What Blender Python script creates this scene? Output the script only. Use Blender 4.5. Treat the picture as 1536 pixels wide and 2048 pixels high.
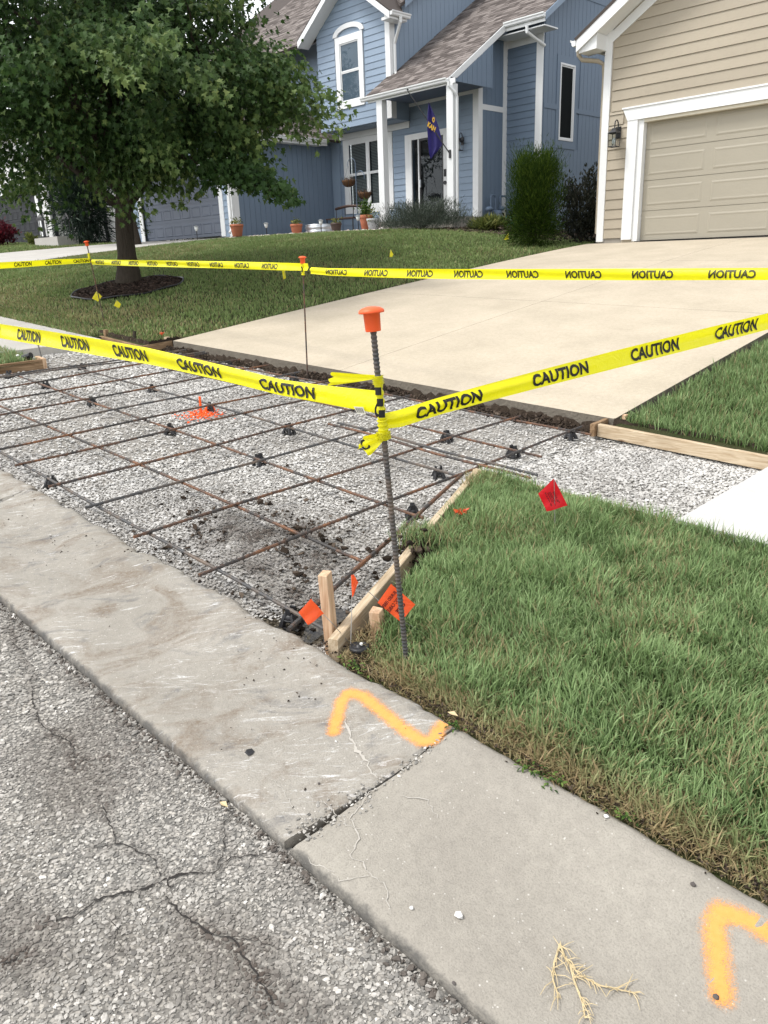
import bpy, math, random
import numpy as np
from mathutils import Vector, Matrix
for o in list(bpy.data.objects): bpy.data.objects.remove(o)
scene = bpy.context.scene
COL = scene.collection
rng = np.random.default_rng(7)
random.seed(7)

# ---------------------------------------------------------------- camera, sky, sun, exposure
H = 1.5
FPX = 1545.0                      # focal length in pixels of the 1536 x 2048 photograph
PITCH, ROLL, HEAD = math.radians(18.24), math.radians(-2.095), math.radians(44.2)
fwd = np.array([0, math.cos(PITCH), -math.sin(PITCH)]); rgt = np.array([1.0, 0, 0]); upv = np.cross(rgt, fwd)
cr, sr = math.cos(ROLL), math.sin(ROLL)
rgt, upv = cr*rgt + sr*upv, -sr*rgt + cr*upv
HM = np.array([[math.sin(HEAD), -math.cos(HEAD), 0], [math.cos(HEAD), math.sin(HEAD), 0], [0, 0, 1]])
R_, U_, F_ = HM@rgt, HM@upv, HM@fwd
CAM = np.array([0, 0, H])
cam = bpy.data.cameras.new('camera'); camo = bpy.data.objects.new('camera', cam); COL.objects.link(camo)
cam.sensor_fit = 'VERTICAL'; cam.sensor_height = 24; cam.lens = 24*FPX/2048; cam.clip_end = 2000; cam.clip_start = 0.05
m = Matrix((( R_[0], U_[0], -F_[0], 0), (R_[1], U_[1], -F_[1], 0), (R_[2], U_[2], -F_[2], H), (0, 0, 0, 1)))
camo.matrix_world = m
scene.camera = camo

SUN_EL, SUN_AZ = math.radians(58), math.radians(215)      # azimuth measured from +Y clockwise
w = bpy.data.worlds.new('World'); scene.world = w; w.use_nodes = True
nt = w.node_tree; nt.nodes.clear()
sky = nt.nodes.new('ShaderNodeTexSky'); sky.sky_type = 'NISHITA'; sky.sun_disc = False
sky.sun_elevation = SUN_EL; sky.sun_rotation = SUN_AZ; sky.dust_density = 1.0; sky.air_density = 1.0; sky.ozone_density = 1.0
hs = nt.nodes.new('ShaderNodeHueSaturation'); hs.inputs['Saturation'].default_value = 0.12; hs.inputs['Value'].default_value = 1.0
bg = nt.nodes.new('ShaderNodeBackground'); bg.inputs['Strength'].default_value = 0.15
wo = nt.nodes.new('ShaderNodeOutputWorld')
nt.links.new(sky.outputs[0], hs.inputs['Color']); nt.links.new(hs.outputs[0], bg.inputs[0]); nt.links.new(bg.outputs[0], wo.inputs[0])
sun = bpy.data.lights.new('sun', 'SUN'); sun.energy = 1.15; sun.angle = math.radians(13); sun.color = (1.0, 0.965, 0.91)
suno = bpy.data.objects.new('sun', sun); COL.objects.link(suno)
sd = Vector((math.sin(SUN_AZ)*math.cos(SUN_EL), math.cos(SUN_AZ)*math.cos(SUN_EL), math.sin(SUN_EL)))
suno.rotation_euler = sd.to_track_quat('Z', 'Y').to_euler(); suno.location = (0, 0, 40)
vs = scene.view_settings; vs.view_transform = 'Standard'; vs.look = 'None'; vs.gamma = 1; vs.use_curve_mapping = False
vs.exposure = 1.3

# ---------------------------------------------------------------- ground model
def G(x, y):
    x = np.clip(x, -75, 45); return -0.17 - 0.057*x + 0.032*np.clip(y, -30, 5.4)
_zx = [-75, -60, -40, -28, -22, -18.5, -15, -13, -11, -8.5, -3, 10, 45]
_zz = [4.6, 3.6, 2.75, 2.32, 2.24, 2.20, 2.14, 2.0, 1.78, 1.55, 1.42, 0.7, -1.2]
def L(x, y):
    """finished grade: verge, pavement level, then the front lawns rising to the houses"""
    x = np.asarray(x, float); y = np.asarray(y, float)
    z5 = G(x, 5.4) + 0.11
    zt = np.interp(x, _zx, _zz)
    t = np.clip((y-5.4)/9.6, 0, 1)
    up = z5 + (zt-z5)*(1-(1-t)**1.25) + 0.03*np.clip(y-15, 0, 40)
    return np.where(y <= 5.4, G(x, y)+0.11, up)
def road_z(x, y): return G(x, 1.02) - 0.040 + 0.013*np.clip(1.02-y, 0, 4)
def ray(u, v): return F_ + R_*(u-768)/FPX - U_*(v-1024)/FPX
def hit(u, v, f, t0=1.0, t1=90):
    d = ray(u, v); ts = np.linspace(t0, t1, 6000); P = CAM + d*ts[:, None]
    s = P[:, 2] - f(P[:, 0], P[:, 1]); k = np.argmax(s < 0)
    a, b = s[k-1], s[k]; t = ts[k-1] + (ts[k]-ts[k-1])*a/(a-b) if k else ts[-1]
    return CAM + d*t
def gdz(dz): return lambda x, y: G(x, y) + dz
def atY(u, v, Y): d = ray(u, v); return CAM + d*(Y/d[1])
def atX(u, v, X): d = ray(u, v); return CAM + d*(X/d[0])
def atP(u, v, P, n):
    d = ray(u, v); n = np.asarray(n, float); return CAM + d*(((np.asarray(P)-CAM)@n)/(d@n))

# ---------------------------------------------------------------- object helpers
OFF = {}
def link(o): COL.objects.link(o); return o
def thing(name, label, cat, loc=(0, 0, 0), group=None):
    o = bpy.data.objects.new(name, None); o.empty_display_size = 0.1; link(o)
    o.location = [float(c) for c in loc]; o['label'] = label; o['category'] = cat
    if group: o['group'] = group
    OFF[o.name] = np.array(loc, float); return o
def tag(o, label, cat, group=None):
    o['label'] = label; o['category'] = cat
    if group: o['group'] = group
    return o
def kind(o, k): o['kind'] = k; return o
class MB:
    def __init__(s): s.v = []; s.f = []; s.mi = []
    def add(s, vs, fs, mi=0):
        b = len(s.v); s.v += [tuple(map(float, q)) for q in vs]
        s.f += [tuple(b+i for i in f) for f in fs]; s.mi += [mi]*len(fs); return s
    def box(s, x0, x1, y0, y1, z0, z1, mi=0):
        return s.add([(x0,y0,z0),(x1,y0,z0),(x1,y1,z0),(x0,y1,z0),(x0,y0,z1),(x1,y0,z1),(x1,y1,z1),(x0,y1,z1)],
              [(0,3,2,1),(4,5,6,7),(0,1,5,4),(1,2,6,5),(2,3,7,6),(3,0,4,7)], mi)
    def prism(s, poly, d, mi=0):
        """poly: 3-D points, extruded by vector d"""
        n = len(poly); d = np.array(d, float); a = [np.array(p, float) for p in poly]
        vs = a + [p+d for p in a]
        return s.add(vs, [tuple(range(n))[::-1], tuple(range(n, 2*n))] + [(i, (i+1)%n, n+(i+1)%n, n+i) for i in range(n)], mi)
    def tube(s, pts, r, n=8, mi=0, cap=True):
        pts = [np.array(p, float) for p in pts]; k = len(pts)
        rs = r if hasattr(r, '__len__') else [r]*k
        b = len(s.v); prev = None
        for i, p in enumerate(pts):
            t = pts[min(i+1, k-1)] - pts[max(i-1, 0)]; t = t/(np.linalg.norm(t)+1e-12)
            if prev is None:
                a = np.array([0, 0, 1.0]) if abs(t[2]) < .9 else np.array([1.0, 0, 0])
                e = np.cross(t, a)
            else: e = prev - t*(prev@t)
            e = e/(np.linalg.norm(e)+1e-12); prev = e; g = np.cross(t, e)
            for j in range(n):
                an = 2*math.pi*j/n; s.v.append(tuple(p + rs[i]*(math.cos(an)*e + math.sin(an)*g)))
        for i in range(k-1):
            for j in range(n):
                s.f.append((b+i*n+j, b+i*n+(j+1)%n, b+(i+1)*n+(j+1)%n, b+(i+1)*n+j)); s.mi.append(mi)
        if cap:
            s.f.append(tuple(b+j for j in range(n))[::-1]); s.f.append(tuple(b+(k-1)*n+j for j in range(n))); s.mi += [mi, mi]
        return s
    def lathe(s, prof, c, n=20, mi=0, sq=(1, 1), tilt=None):
        """prof: (radius, z) pairs bottom to top round the upright axis through c"""
        b = len(s.v); c = np.array(c, float)
        for r_, z_ in prof:
            for j in range(n):
                an = 2*math.pi*j/n; p = np.array([r_*sq[0]*math.cos(an), r_*sq[1]*math.sin(an), z_])
                if tilt is not None: p = np.array(tilt @ Vector(p))
                s.v.append(tuple(c+p))
        for i in range(len(prof)-1):
            for j in range(n):
                s.f.append((b+i*n+j, b+i*n+(j+1)%n, b+(i+1)*n+(j+1)%n, b+(i+1)*n+j)); s.mi.append(mi)
        s.f.append(tuple(b+j for j in range(n))[::-1]); s.f.append(tuple(b+(len(prof)-1)*n+j for j in range(n))); s.mi += [mi, mi]
        return s
def obj(name, mb, mat, parent=None, smooth=False):
    v = np.array(mb.v, float)
    if parent is not None: v = v - OFF[parent.name]
    me = bpy.data.meshes.new(name); me.from_pydata(v.tolist(), [], mb.f)
    ms = mat if isinstance(mat, (list, tuple)) else [mat]
    for q in ms: me.materials.append(q)
    if len(ms) > 1: me.polygons.foreach_set('material_index', mb.mi)
    if smooth: me.polygons.foreach_set('use_smooth', [True]*len(me.polygons))
    me.update(); o = bpy.data.objects.new(name, me); link(o)
    if parent is not None: o.parent = parent; OFF[o.name] = OFF[parent.name]
    else: OFF[o.name] = np.zeros(3)
    return o
def npobj(name, V, Fc, mat, parent=None, attrs=None, smooth=False):
    """big mesh from arrays: V (n,3), Fc (m,k)"""
    V = np.asarray(V, np.float32); Fc = np.asarray(Fc, np.int32)
    if parent is not None: V = V - OFF[parent.name].astype(np.float32)
    me = bpy.data.meshes.new(name); k = Fc.shape[1]
    me.vertices.add(len(V)); me.vertices.foreach_set('co', V.ravel())
    me.loops.add(Fc.size); me.loops.foreach_set('vertex_index', Fc.ravel())
    me.polygons.add(len(Fc)); me.polygons.foreach_set('loop_start', np.arange(0, Fc.size, k, dtype=np.int32))
    try: me.polygons.foreach_set('loop_total', np.full(len(Fc), k, np.int32))
    except Exception: pass
    me.polygons.foreach_set('use_smooth', np.full(len(Fc), smooth, bool))
    for an, av in (attrs or {}).items():
        a = me.attributes.new(an, 'FLOAT', 'POINT'); a.data.foreach_set('value', np.asarray(av, np.float32))
    me.materials.append(mat); me.update(calc_edges=True)
    o = bpy.data.objects.new(name, me); link(o)
    if parent is not None: o.parent = parent; OFF[o.name] = OFF[parent.name]
    else: OFF[o.name] = np.zeros(3)
    return o
def grid_mesh(name, xs, ys, zf, mat, parent=None, mask=None):
    X, Y = np.meshgrid(xs, ys); Z = zf(X, Y); nx, ny = len(xs), len(ys)
    V = np.stack([X, Y, Z], -1).reshape(-1, 3)
    i = np.arange(ny-1)[:, None]*nx + np.arange(nx-1)[None]
    Fc = np.stack([i, i+1, i+nx+1, i+nx], -1).reshape(-1, 4)
    if mask is not None:
        c = V[Fc].mean(1); Fc = Fc[mask(c[:, 0], c[:, 1])]
    return npobj(name, V, Fc, mat, parent, smooth=True)

# ---------------------------------------------------------------- material helpers
def sl(c):   # sRGB 0-255 -> linear
    return tuple((q/255/12.92 if q/255 <= .04045 else ((q/255+.055)/1.055)**2.4) for q in c)
class NT:
    def __init__(s, name):
        s.m = bpy.data.materials.new(name); s.m.use_nodes = True; s.t = s.m.node_tree
        s.b = s.t.nodes['Principled BSDF']; s.out = s.t.nodes['Material Output']; s._c = None
    def n(s, ty, **k):
        q = s.t.nodes.new(ty)
        for a, b in k.items(): setattr(q, a, b)
        return q
    def l(s, a, b): s.t.links.new(a, b)
    def co(s, scale=(1, 1, 1), rot=(0, 0, 0)):
        tc = s.n('ShaderNodeTexCoord'); mp = s.n('ShaderNodeMapping'); mp.inputs['Scale'].default_value = scale; mp.inputs['Rotation'].default_value = rot
        s.l(tc.outputs['Object'], mp.inputs[0]); return mp.outputs[0]
    def co2(s, scale, ang):
        tc = s.n('ShaderNodeTexCoord'); a = s.n('ShaderNodeMapping'); a.inputs['Rotation'].default_value = (0, 0, ang); b = s.n('ShaderNodeMapping'); b.inputs['Scale'].default_value = scale
        s.l(tc.outputs['Object'], a.inputs[0]); s.l(a.outputs[0], b.inputs[0]); return b.outputs[0]
    def noise(s, sc, det=4, rough=.55, co=None, dist=0):
        q = s.n('ShaderNodeTexNoise'); q.inputs['Scale'].default_value = sc; q.inputs['Detail'].default_value = det
        q.inputs['Roughness'].default_value = rough; q.inputs['Distortion'].default_value = dist
        s.l(co if co is not None else s.co(), q.inputs['Vector']); return q.outputs['Fac']
    def vor(s, sc, feat='F1', out='Distance', co=None, rnd=1.0):
        q = s.n('ShaderNodeTexVoronoi', feature=feat); q.inputs['Scale'].default_value = sc; q.inputs['Randomness'].default_value = rnd
        s.l(co if co is not None else s.co(), q.inputs['Vector']); return q.outputs[out]
    def ramp(s, fac, stops, interp='LINEAR'):
        q = s.n('ShaderNodeValToRGB'); q.color_ramp.interpolation = interp; e = q.color_ramp.elements
        while len(e) < len(stops): e.new(.5)
        for i, (p, c) in enumerate(stops):
            e[i].position = p; e[i].color = (*c, 1) if hasattr(c, '__len__') else (c, c, c, 1)
        s.l(fac, q.inputs[0]); return q.outputs[0]
    def mix(s, fac, a, b, mode='MIX'):
        q = s.n('ShaderNodeMix', data_type='RGBA', blend_type=mode)
        for v, i in ((fac, 0), (a, 6), (b, 7)):
            if hasattr(v, 'is_linked') or hasattr(v, 'links'): s.l(v, q.inputs[i])
            elif hasattr(v, '__len__'): q.inputs[i].default_value = (*v[:3], 1)
            else: q.inputs[i].default_value = v if i == 0 else (v, v, v, 1)
        return q.outputs[2]
    def math(s, op, a, b=0.0, clamp=False):
        q = s.n('ShaderNodeMath', operation=op); q.use_clamp = clamp
        for v, i in ((a, 0), (b, 1)):
            if hasattr(v, 'links'): s.l(v, q.inputs[i])
            else: q.inputs[i].default_value = v
        return q.outputs[0]
    def attr(s, name): q = s.n('ShaderNodeAttribute', attribute_name=name); return q.outputs['Fac']
    def col(s, c):
        if hasattr(c, 'links'): s.l(c, s.b.inputs['Base Color'])
        else: s.b.inputs['Base Color'].default_value = (*c[:3], 1)
    def bump(s, h, strength=.3, dist=.01):
        q = s.n('ShaderNodeBump'); q.inputs['Strength'].default_value = strength; q.inputs['Distance'].default_value = dist
        s.l(h, q.inputs['Height']); s.l(q.outputs[0], s.b.inputs['Normal']); return q
    def rough(s, r, spec=.4):
        if hasattr(r, 'links'): s.l(r, s.b.inputs['Roughness'])
        else: s.b.inputs['Roughness'].default_value = r
        s.b.inputs['Specular IOR Level'].default_value = spec
def simple(name, c, rough=.6, spec=.4, var=.12, sc=6, bump=0, bsc=60, metal=0):
    q = NT(name); f = q.noise(sc, 5)
    q.col(q.mix(f, tuple(x*(1-var) for x in c), tuple(min(1, x*(1+var)) for x in c)))
    q.rough(rough, spec); q.b.inputs['Metallic'].default_value = metal
    if bump: q.bump(q.noise(bsc, 3), bump, .003)
    return q.m
def painted(name, c, rough=.55, grain=None, dirt=.15):
    """exterior paint: faint wood grain, chalking and rain dirt"""
    q = NT(name); f = q.noise(1.3, 5); d = q.noise(9, 6, .7)
    a = q.mix(f, tuple(x*.92 for x in c), tuple(min(1, x*1.06) for x in c))
    a = q.mix(q.ramp(d, [(.52, 0), (.8, dirt)]), a, tuple(x*.55 for x in c))
    q.col(a); q.rough(rough, .35)
    if grain: q.bump(q.noise(1, 4, .6, q.co(grain)), .25, .004)
    return q.m
M = {}
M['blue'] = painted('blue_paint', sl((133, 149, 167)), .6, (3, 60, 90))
M['blue_shaded'] = painted('blue_shaded_paint', sl((108, 124, 142)), .62, (70, 70, 4))  # darker copy of the blue siding, shade of the side walls put into its colour
M['white'] = painted('white_trim_paint', (.74, .75, .75), .5, (8, 50, 50), .12)
M['tan'] = painted('tan_paint', sl((164, 154, 137)), .62, (3, 40, 70))
M['tan_door'] = painted('tan_door_paint', sl((157, 151, 137)), .5, (40, 2, 30), .08)
M['soffit'] = painted('cream_soffit_paint', sl((214, 208, 192)), .6)
for k_, c_ in (('blue', (133, 149, 167)), ('blue_shaded', (108, 124, 142)), ('tan', (164, 154, 137))):
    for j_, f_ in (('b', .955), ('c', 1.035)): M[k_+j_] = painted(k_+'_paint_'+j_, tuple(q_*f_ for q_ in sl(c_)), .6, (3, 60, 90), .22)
M['darkdoor'] = painted('slate_door_paint', sl((92, 99, 112)), .5, (40, 2, 30), .06)
M['navy_soffit'] = painted('slate_soffit_paint', sl((92, 104, 122)), .7)
M['black_metal'] = simple('black_metal', (.018, .018, .02), .4, .5)
M['black_plastic'] = simple('black_plastic', (.016, .016, .018), .45, .4)
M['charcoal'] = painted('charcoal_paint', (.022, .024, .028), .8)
M['dark'] = simple('dark_void', (.012, .012, .013), .9, .1)
M['orange_plastic'] = simple('orange_plastic', (.85, .115, .03), .45, .35, .06)
M['orange_tint'] = simple('orange_paint', (.9, .13, .03), .7, .2, .15, 30)
M['terracotta'] = simple('terracotta', (.42, .15, .085), .8, .2, .2, 9, .3)
M['brown_plastic'] = simple('brown_plastic', (.075, .05, .04), .6)
M['grey_plastic'] = simple('grey_plastic', (.38, .39, .40), .6)
M['galv'] = simple('galvanised_steel', (.62, .65, .68), .38, .5, .12, 20, metal=.85)
M['gas_grey'] = simple('grey_meter_paint', sl((96, 112, 132)), .5)
M['bench'] = simple('weathered_brown_metal', (.07, .04, .03), .6)
M['teal'] = simple('teal_rubber', (.02, .2, .16), .5)
M['cap_white'] = simple('white_knob', (.8, .8, .78), .4)
M['fnd'] = simple('foundation_concrete', (.28, .26, .23), .9, .2, .2, 8, .4)

# concrete, three ages
def concrete(name, a, b, speck=(.85, .35), streak=False, bs=.3, edge=False):
    q = NT(name); f = q.noise(1.6, 6, .6); g = q.noise(28, 5, .7); h = q.noise(190, 3, .6)
    c = q.mix(q.ramp(f, [(.32, 0), (.7, 1)]), a, b)
    c = q.mix(q.ramp(g, [(.35, .28), (.66, 0)]), c, tuple(x*.6 for x in a))
    c = q.mix(q.ramp(h, [(.3, .35), (.52, 0)]), c, tuple(x*.45 for x in a))
    wv_ = q.co(); v = q.vor(150, 'F1', 'Distance', wv_); vc = q.vor(150, 'F1', 'Color', wv_)
    sepn = q.n('ShaderNodeSeparateColor'); q.l(vc, sepn.inputs[0])
    pick = q.math('MULTIPLY', q.ramp(sepn.outputs[0], [(speck[0], 0), (min(1, speck[0]+.02), 1)]), q.ramp(v, [(.25, 1), (.45, 0)]))
    c = q.mix(q.math('MULTIPLY', pick, speck[1]), c, (.72, .69, .64))
    hgt = q.math('ADD', q.math('MULTIPLY', h, .6), g)
    if streak:
        st = q.noise(1, 6, .7, q.co2((4.5, 34, 10), -.75), 1.6); st2 = q.noise(1, 6, .75, q.co2((9, 60, 10), -1.05), 1.2)
        zone = q.noise(1.7, 4); zone2 = q.noise(2.6, 4)
        br = q.noise(1, 7, .68, q.co2((2.6, 4.2, 4), -.9), 1.4)
        c = q.mix(q.math('MULTIPLY', q.ramp(br, [(.50, 0), (.66, .85)]), q.ramp(q.noise(70, 5, .8), [(.32, .25), (.6, 1)])), c, (.15, .112, .078))
        dk = q.noise(1, 7, .7, q.co2((3, 5.5, 4), -.8), 1.2)
        c = q.mix(q.math('MULTIPLY', q.ramp(dk, [(.55, 0), (.69, .8)]), q.ramp(q.noise(90, 5, .8), [(.32, .3), (.6, 1)])), c, (.085, .088, .098))
        grain = q.ramp(q.noise(120, 4, .75), [(.36, .15), (.58, 1)])
        c = q.mix(q.math('MULTIPLY', q.math('MULTIPLY', q.ramp(st, [(.57, 0), (.70, .8)]), q.ramp(zone, [(.40, 0), (.55, 1)])), grain), c, (.80, .80, .80))
        c = q.mix(q.math('MULTIPLY', q.math('MULTIPLY', q.ramp(st2, [(.58, 0), (.69, .85)]), q.ramp(zone2, [(.42, 0), (.55, 1)])), grain), c, (.74, .74, .74))
    if edge:
        tc = q.n('ShaderNodeTexCoord'); sp_ = q.n('ShaderNodeSeparateXYZ'); q.l(tc.outputs['Object'], sp_.inputs[0])
        ey = q.math('ADD', sp_.outputs[1], q.math('MULTIPLY', q.math('SUBTRACT', q.noise(22, 5, .7), .5), .045))
        c = q.mix(q.ramp(q.math('SUBTRACT', ey, 1.0), [(.016, .75), (.032, 0)]), c, (.05, .05, .05))
    q.col(c); q.rough(.9, .25); q.bump(hgt, bs, .006); return q.m
M['drive'] = concrete('old_driveway_concrete', (.435, .378, .29), (.54, .468, .365), (.955, .3), bs=.3)
M['curb_clean'] = concrete('worn_curb_concrete', (.285, .262, .226), (.355, .33, .285), (.975, .45), bs=.7, edge=True)
M['curb_dirty'] = concrete('scraped_curb_concrete', (.275, .255, .22), (.36, .335, .295), (.965, .5), True, bs=.7, edge=True)
M['new_conc'] = concrete('new_pavement_concrete', (.50, .49, .47), (.58, .57, .55), (.985, .3), bs=.15)
M['walk_conc'] = concrete('old_pavement_concrete', (.42, .40, .37), (.50, .48, .44), (.95, .3), bs=.25)
q = NT('slab_edge'); q.col(q.mix(q.noise(7, 6, .7), (.085, .072, .058), (.21, .188, .155))); q.rough(.95, .15); q.bump(q.noise(40, 5), .7, .02); M['slab_edge'] = q.m

# asphalt base between the stone chips
q = NT('asphalt'); vc = q.vor(95, 'F1', 'Color'); vd = q.vor(95, 'F1', 'Distance'); s_ = q.n('ShaderNodeSeparateColor'); q.l(vc, s_.inputs[0])
c = q.ramp(s_.outputs[0], [(0, (.10, .098, .092)), (.35, (.21, .20, .18)), (.7, (.33, .31, .28)), (1, (.48, .45, .40))])
c = q.mix(q.ramp(vd, [(.42, 0), (.66, .6)]), c, (.12, .114, .105))
c = q.mix(q.ramp(q.noise(2.2, 5), [(.45, 0), (.75, .4)]), c, (.13, .11, .085))
q.col(c); q.rough(.9, .3); q.bump(vd, -.6, .006); M['asphalt'] = q.m
def stone_mat(name, stops, dirtcol=(.07, .055, .045), rough=.85):
    q = NT(name); r = q.attr('rnd'); c = q.ramp(r, stops)
    c = q.mix(q.ramp(q.noise(140, 4, .7), [(.35, .45), (.6, 0)]), c, tuple(x*.45 for x in stops[1][1]))
    c = q.mix(q.attr('dirt'), c, dirtcol)
    q.col(c); q.rough(rough, .3); return q.m
M['chips'] = stone_mat('road_stone_chips', [(0, (.12, .115, .107)), (.15, (.25, .238, .217)), (.6, (.36, .342, .31)), (.88, (.48, .455, .415)), (1, (.68, .65, .60))])
M['gravel'] = stone_mat('crushed_limestone', [(0, (.27, .26, .24)), (.2, (.48, .465, .44)), (.7, (.63, .615, .585)), (1, (.76, .745, .715))])
q = NT('gravel_fines'); q.col(q.mix(q.ramp(q.noise(55, 5, .75), [(.36, 0), (.64, 1)]), (.22, .205, .185), (.43, .41, .375))); q.rough(.95, .2); q.bump(q.noise(70, 5), 1.0, .02); M['fines'] = q.m
q = NT('soil'); q.col(q.mix(q.noise(30, 6, .7), (.016, .012, .009), (.075, .055, .04))); q.rough(.95, .15); q.bump(q.noise(35, 6, .7), 1.0, .03); M['soil'] = q.m
q = NT('soil_crumbs'); q.col(q.ramp(q.attr('rnd'), [(0, (.016, .012, .009)), (.7, (.05, .036, .026)), (1, (.11, .085, .065))])); q.rough(.95, .15); M['crumb'] = q.m
q = NT('turf_floor'); q.col(q.mix(q.ramp(q.noise(3, 5), [(.4, 0), (.65, 1)]), (.04, .05, .018), (.075, .068, .036))); q.rough(.95, .1); q.bump(q.noise(60, 4), 1.0, .03); M['turf'] = q.m
q = NT('bark_mulch'); q.col(q.ramp(q.attr('rnd'), [(0, (.012, .008, .006)), (.6, (.04, .026, .02)), (1, (.10, .07, .055))])); q.rough(.9, .2); M['mulch'] = q.m
q = NT('river_stone'); q.col(q.ramp(q.attr('rnd'), [(0, (.30, .24, .22)), (.4, (.50, .42, .38)), (.75, (.62, .56, .52)), (1, (.40, .38, .38))])); q.rough(.8, .3); M['river'] = q.m
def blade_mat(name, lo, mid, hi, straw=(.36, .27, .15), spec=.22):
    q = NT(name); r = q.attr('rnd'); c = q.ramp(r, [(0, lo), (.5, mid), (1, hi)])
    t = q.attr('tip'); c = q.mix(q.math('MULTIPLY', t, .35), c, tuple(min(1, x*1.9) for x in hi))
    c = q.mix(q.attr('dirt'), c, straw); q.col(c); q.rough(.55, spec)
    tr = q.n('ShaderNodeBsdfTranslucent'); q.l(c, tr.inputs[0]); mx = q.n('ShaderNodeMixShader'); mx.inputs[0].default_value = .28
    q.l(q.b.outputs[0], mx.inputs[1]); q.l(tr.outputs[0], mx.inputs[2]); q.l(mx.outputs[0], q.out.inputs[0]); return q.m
M['grass'] = blade_mat('grass_blades', (.040, .080, .020), (.108, .186, .055), (.25, .335, .155))
M['lawn_grass'] = blade_mat('lawn_blades', (.058, .098, .026), (.124, .186, .054), (.215, .275, .105))
M['leaf'] = blade_mat('maple_leaves', (.018, .046, .011), (.048, .098, .024), (.165, .21, .065))
M['juniper'] = blade_mat('yew_needles', (.010, .024, .004), (.032, .062, .009), (.095, .14, .02), spec=.05)
M['darkleaf'] = blade_mat('dark_shrub_leaves', (.010, .012, .009), (.022, .026, .018), (.045, .045, .032))
M['lavender'] = blade_mat('grey_shrub_leaves', (.035, .045, .035), (.08, .10, .075), (.16, .18, .15))
M['daylily'] = blade_mat('daylily_blades', (.05, .07, .02), (.13, .16, .04), (.34, .33, .10))
M['conifer'] = blade_mat('cypress_sprays', (.012, .026, .018), (.03, .05, .034), (.065, .09, .06))
M['redleaf'] = blade_mat('red_shrub_leaves', (.03, .004, .008), (.09, .008, .018), (.18, .02, .03))
M['potplant'] = blade_mat('pot_leaves', (.02, .05, .01), (.06, .12, .02), (.15, .22, .05))
M['straw'] = simple('dry_straw', (.52, .42, .25), .8, .2, .25, 40)
q = NT('tree_bark'); q.col(q.mix(q.noise(1, 6, .7, q.co((26, 26, 3.5)), .4), (.022, .018, .014), (.10, .082, .064))); q.rough(.95, .15); q.bump(q.noise(1, 6, .75, q.co((30, 30, 4)), .4), 1.0, .05); M['bark'] = q.m
def wood(name, a, b, ax):
    q = NT(name); sc = [18, 18, 18]; sc[ax] = 1.4
    f = q.noise(1, 6, .6, q.co(tuple(3*x for x in sc)), 1.1); g = q.noise(3, 5)
    c = q.mix(q.ramp(f, [(.36, 0), (.64, 1)]), a, b); c = q.mix(q.ramp(g, [(.5, 0), (.8, .45)]), c, tuple(x*.5 for x in a))
    kn = q.vor(5, 'F1', 'Distance', q.co((.5 if ax == 0 else 1, 1, 1 if ax == 0 else .5)))
    c = q.mix(q.ramp(kn, [(.05, .8), (.11, 0)]), c, (.10, .045, .02))
    q.col(c); q.rough(.8, .25); q.bump(f, .35, .004); return q.m
M['wood'] = wood('form_lumber', (.36, .265, .165), (.56, .46, .33), 0)
M['wood_brown'] = wood('weathered_form_lumber', (.16, .095, .05), (.32, .215, .125), 0)
M['wood_up'] = wood('stake_lumber', (.42, .255, .15), (.62, .46, .31), 2)
q = NT('rusty_rebar'); f = q.noise(4.5, 5, .65); g = q.noise(45, 4)
c = q.mix(q.ramp(f, [(.42, 0), (.60, 1)]), (.05, .046, .044), (.21, .09, .038)); c = q.mix(q.ramp(g, [(.4, .6), (.65, 0)]), c, (.022, .019, .018))
q.col(c); q.rough(.62, .4); M['rebar'] = q.m
q = NT('grey_rebar'); f = q.noise(6, 5, .65)
q.col(q.mix(q.ramp(f, [(.45, 0), (.66, 1)]), (.052, .052, .053), (.13, .095, .07))); q.rough(.6, .4); M['rebar_grey'] = q.m
# roof shingles, colour by tab
q = NT('roof_shingle'); c = q.ramp(q.attr('rnd'), [(0, (.085, .072, .066)), (.5, (.19, .165, .152)), (1, (.30, .265, .245))])
c = q.mix(q.ramp(q.noise(60, 4, .7), [(.4, .5), (.65, 0)]), c, (.06, .05, .047)); q.col(c); q.rough(.95, .15); q.bump(q.noise(150, 3), .5, .005); M['shingle'] = q.m
# films and fabrics that let light through
def film(name, c, tl=.35, rough=.35):
    q = NT(name); q.col(q.mix(q.noise(14, 3), tuple(x*.95 for x in c), c)); q.rough(rough, .4); q.bump(q.noise(9, 5, .7, None, 1.5), .55, .012)
    tr = q.n('ShaderNodeBsdfTranslucent'); tr.inputs[0].default_value = (*c, 1); mx = q.n('ShaderNodeMixShader'); mx.inputs[0].default_value = tl
    q.l(q.b.outputs[0], mx.inputs[1]); q.l(tr.outputs[0], mx.inputs[2]); q.l(mx.outputs[0], q.out.inputs[0]); return q.m
M['tape'] = film('yellow_film', (.92, .86, .012))
M['flag_o'] = film('orange_film', (.95, .12, .03)); M['flag_r'] = film('red_film', (.72, .012, .022)); M['flag_y'] = film('yellow_flag_film', (.92, .80, .03))
M['flag_blue'] = film('blue_nylon', (.035, .028, .17), .25, .6)
M['ink'] = simple('black_ink', (.014, .014, .012), .6, .3); M['ink_back'] = simple('ink_seen_through_film', (.05, .048, .012), .5, .3)
M['ink_gold'] = simple('gold_print', (.75, .45, .06), .7); M['ink_red'] = simple('dark_red_print', (.06, .004, .006), .6)
M['label'] = simple('grey_sticker', (.48, .47, .40), .5)
M['wire'] = simple('steel_wire', (.33, .32, .30), .4, .5, metal=.6)
q = NT('window_glass'); q.b.inputs['Base Color'].default_value = (.02, .024, .026, 1)
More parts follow.
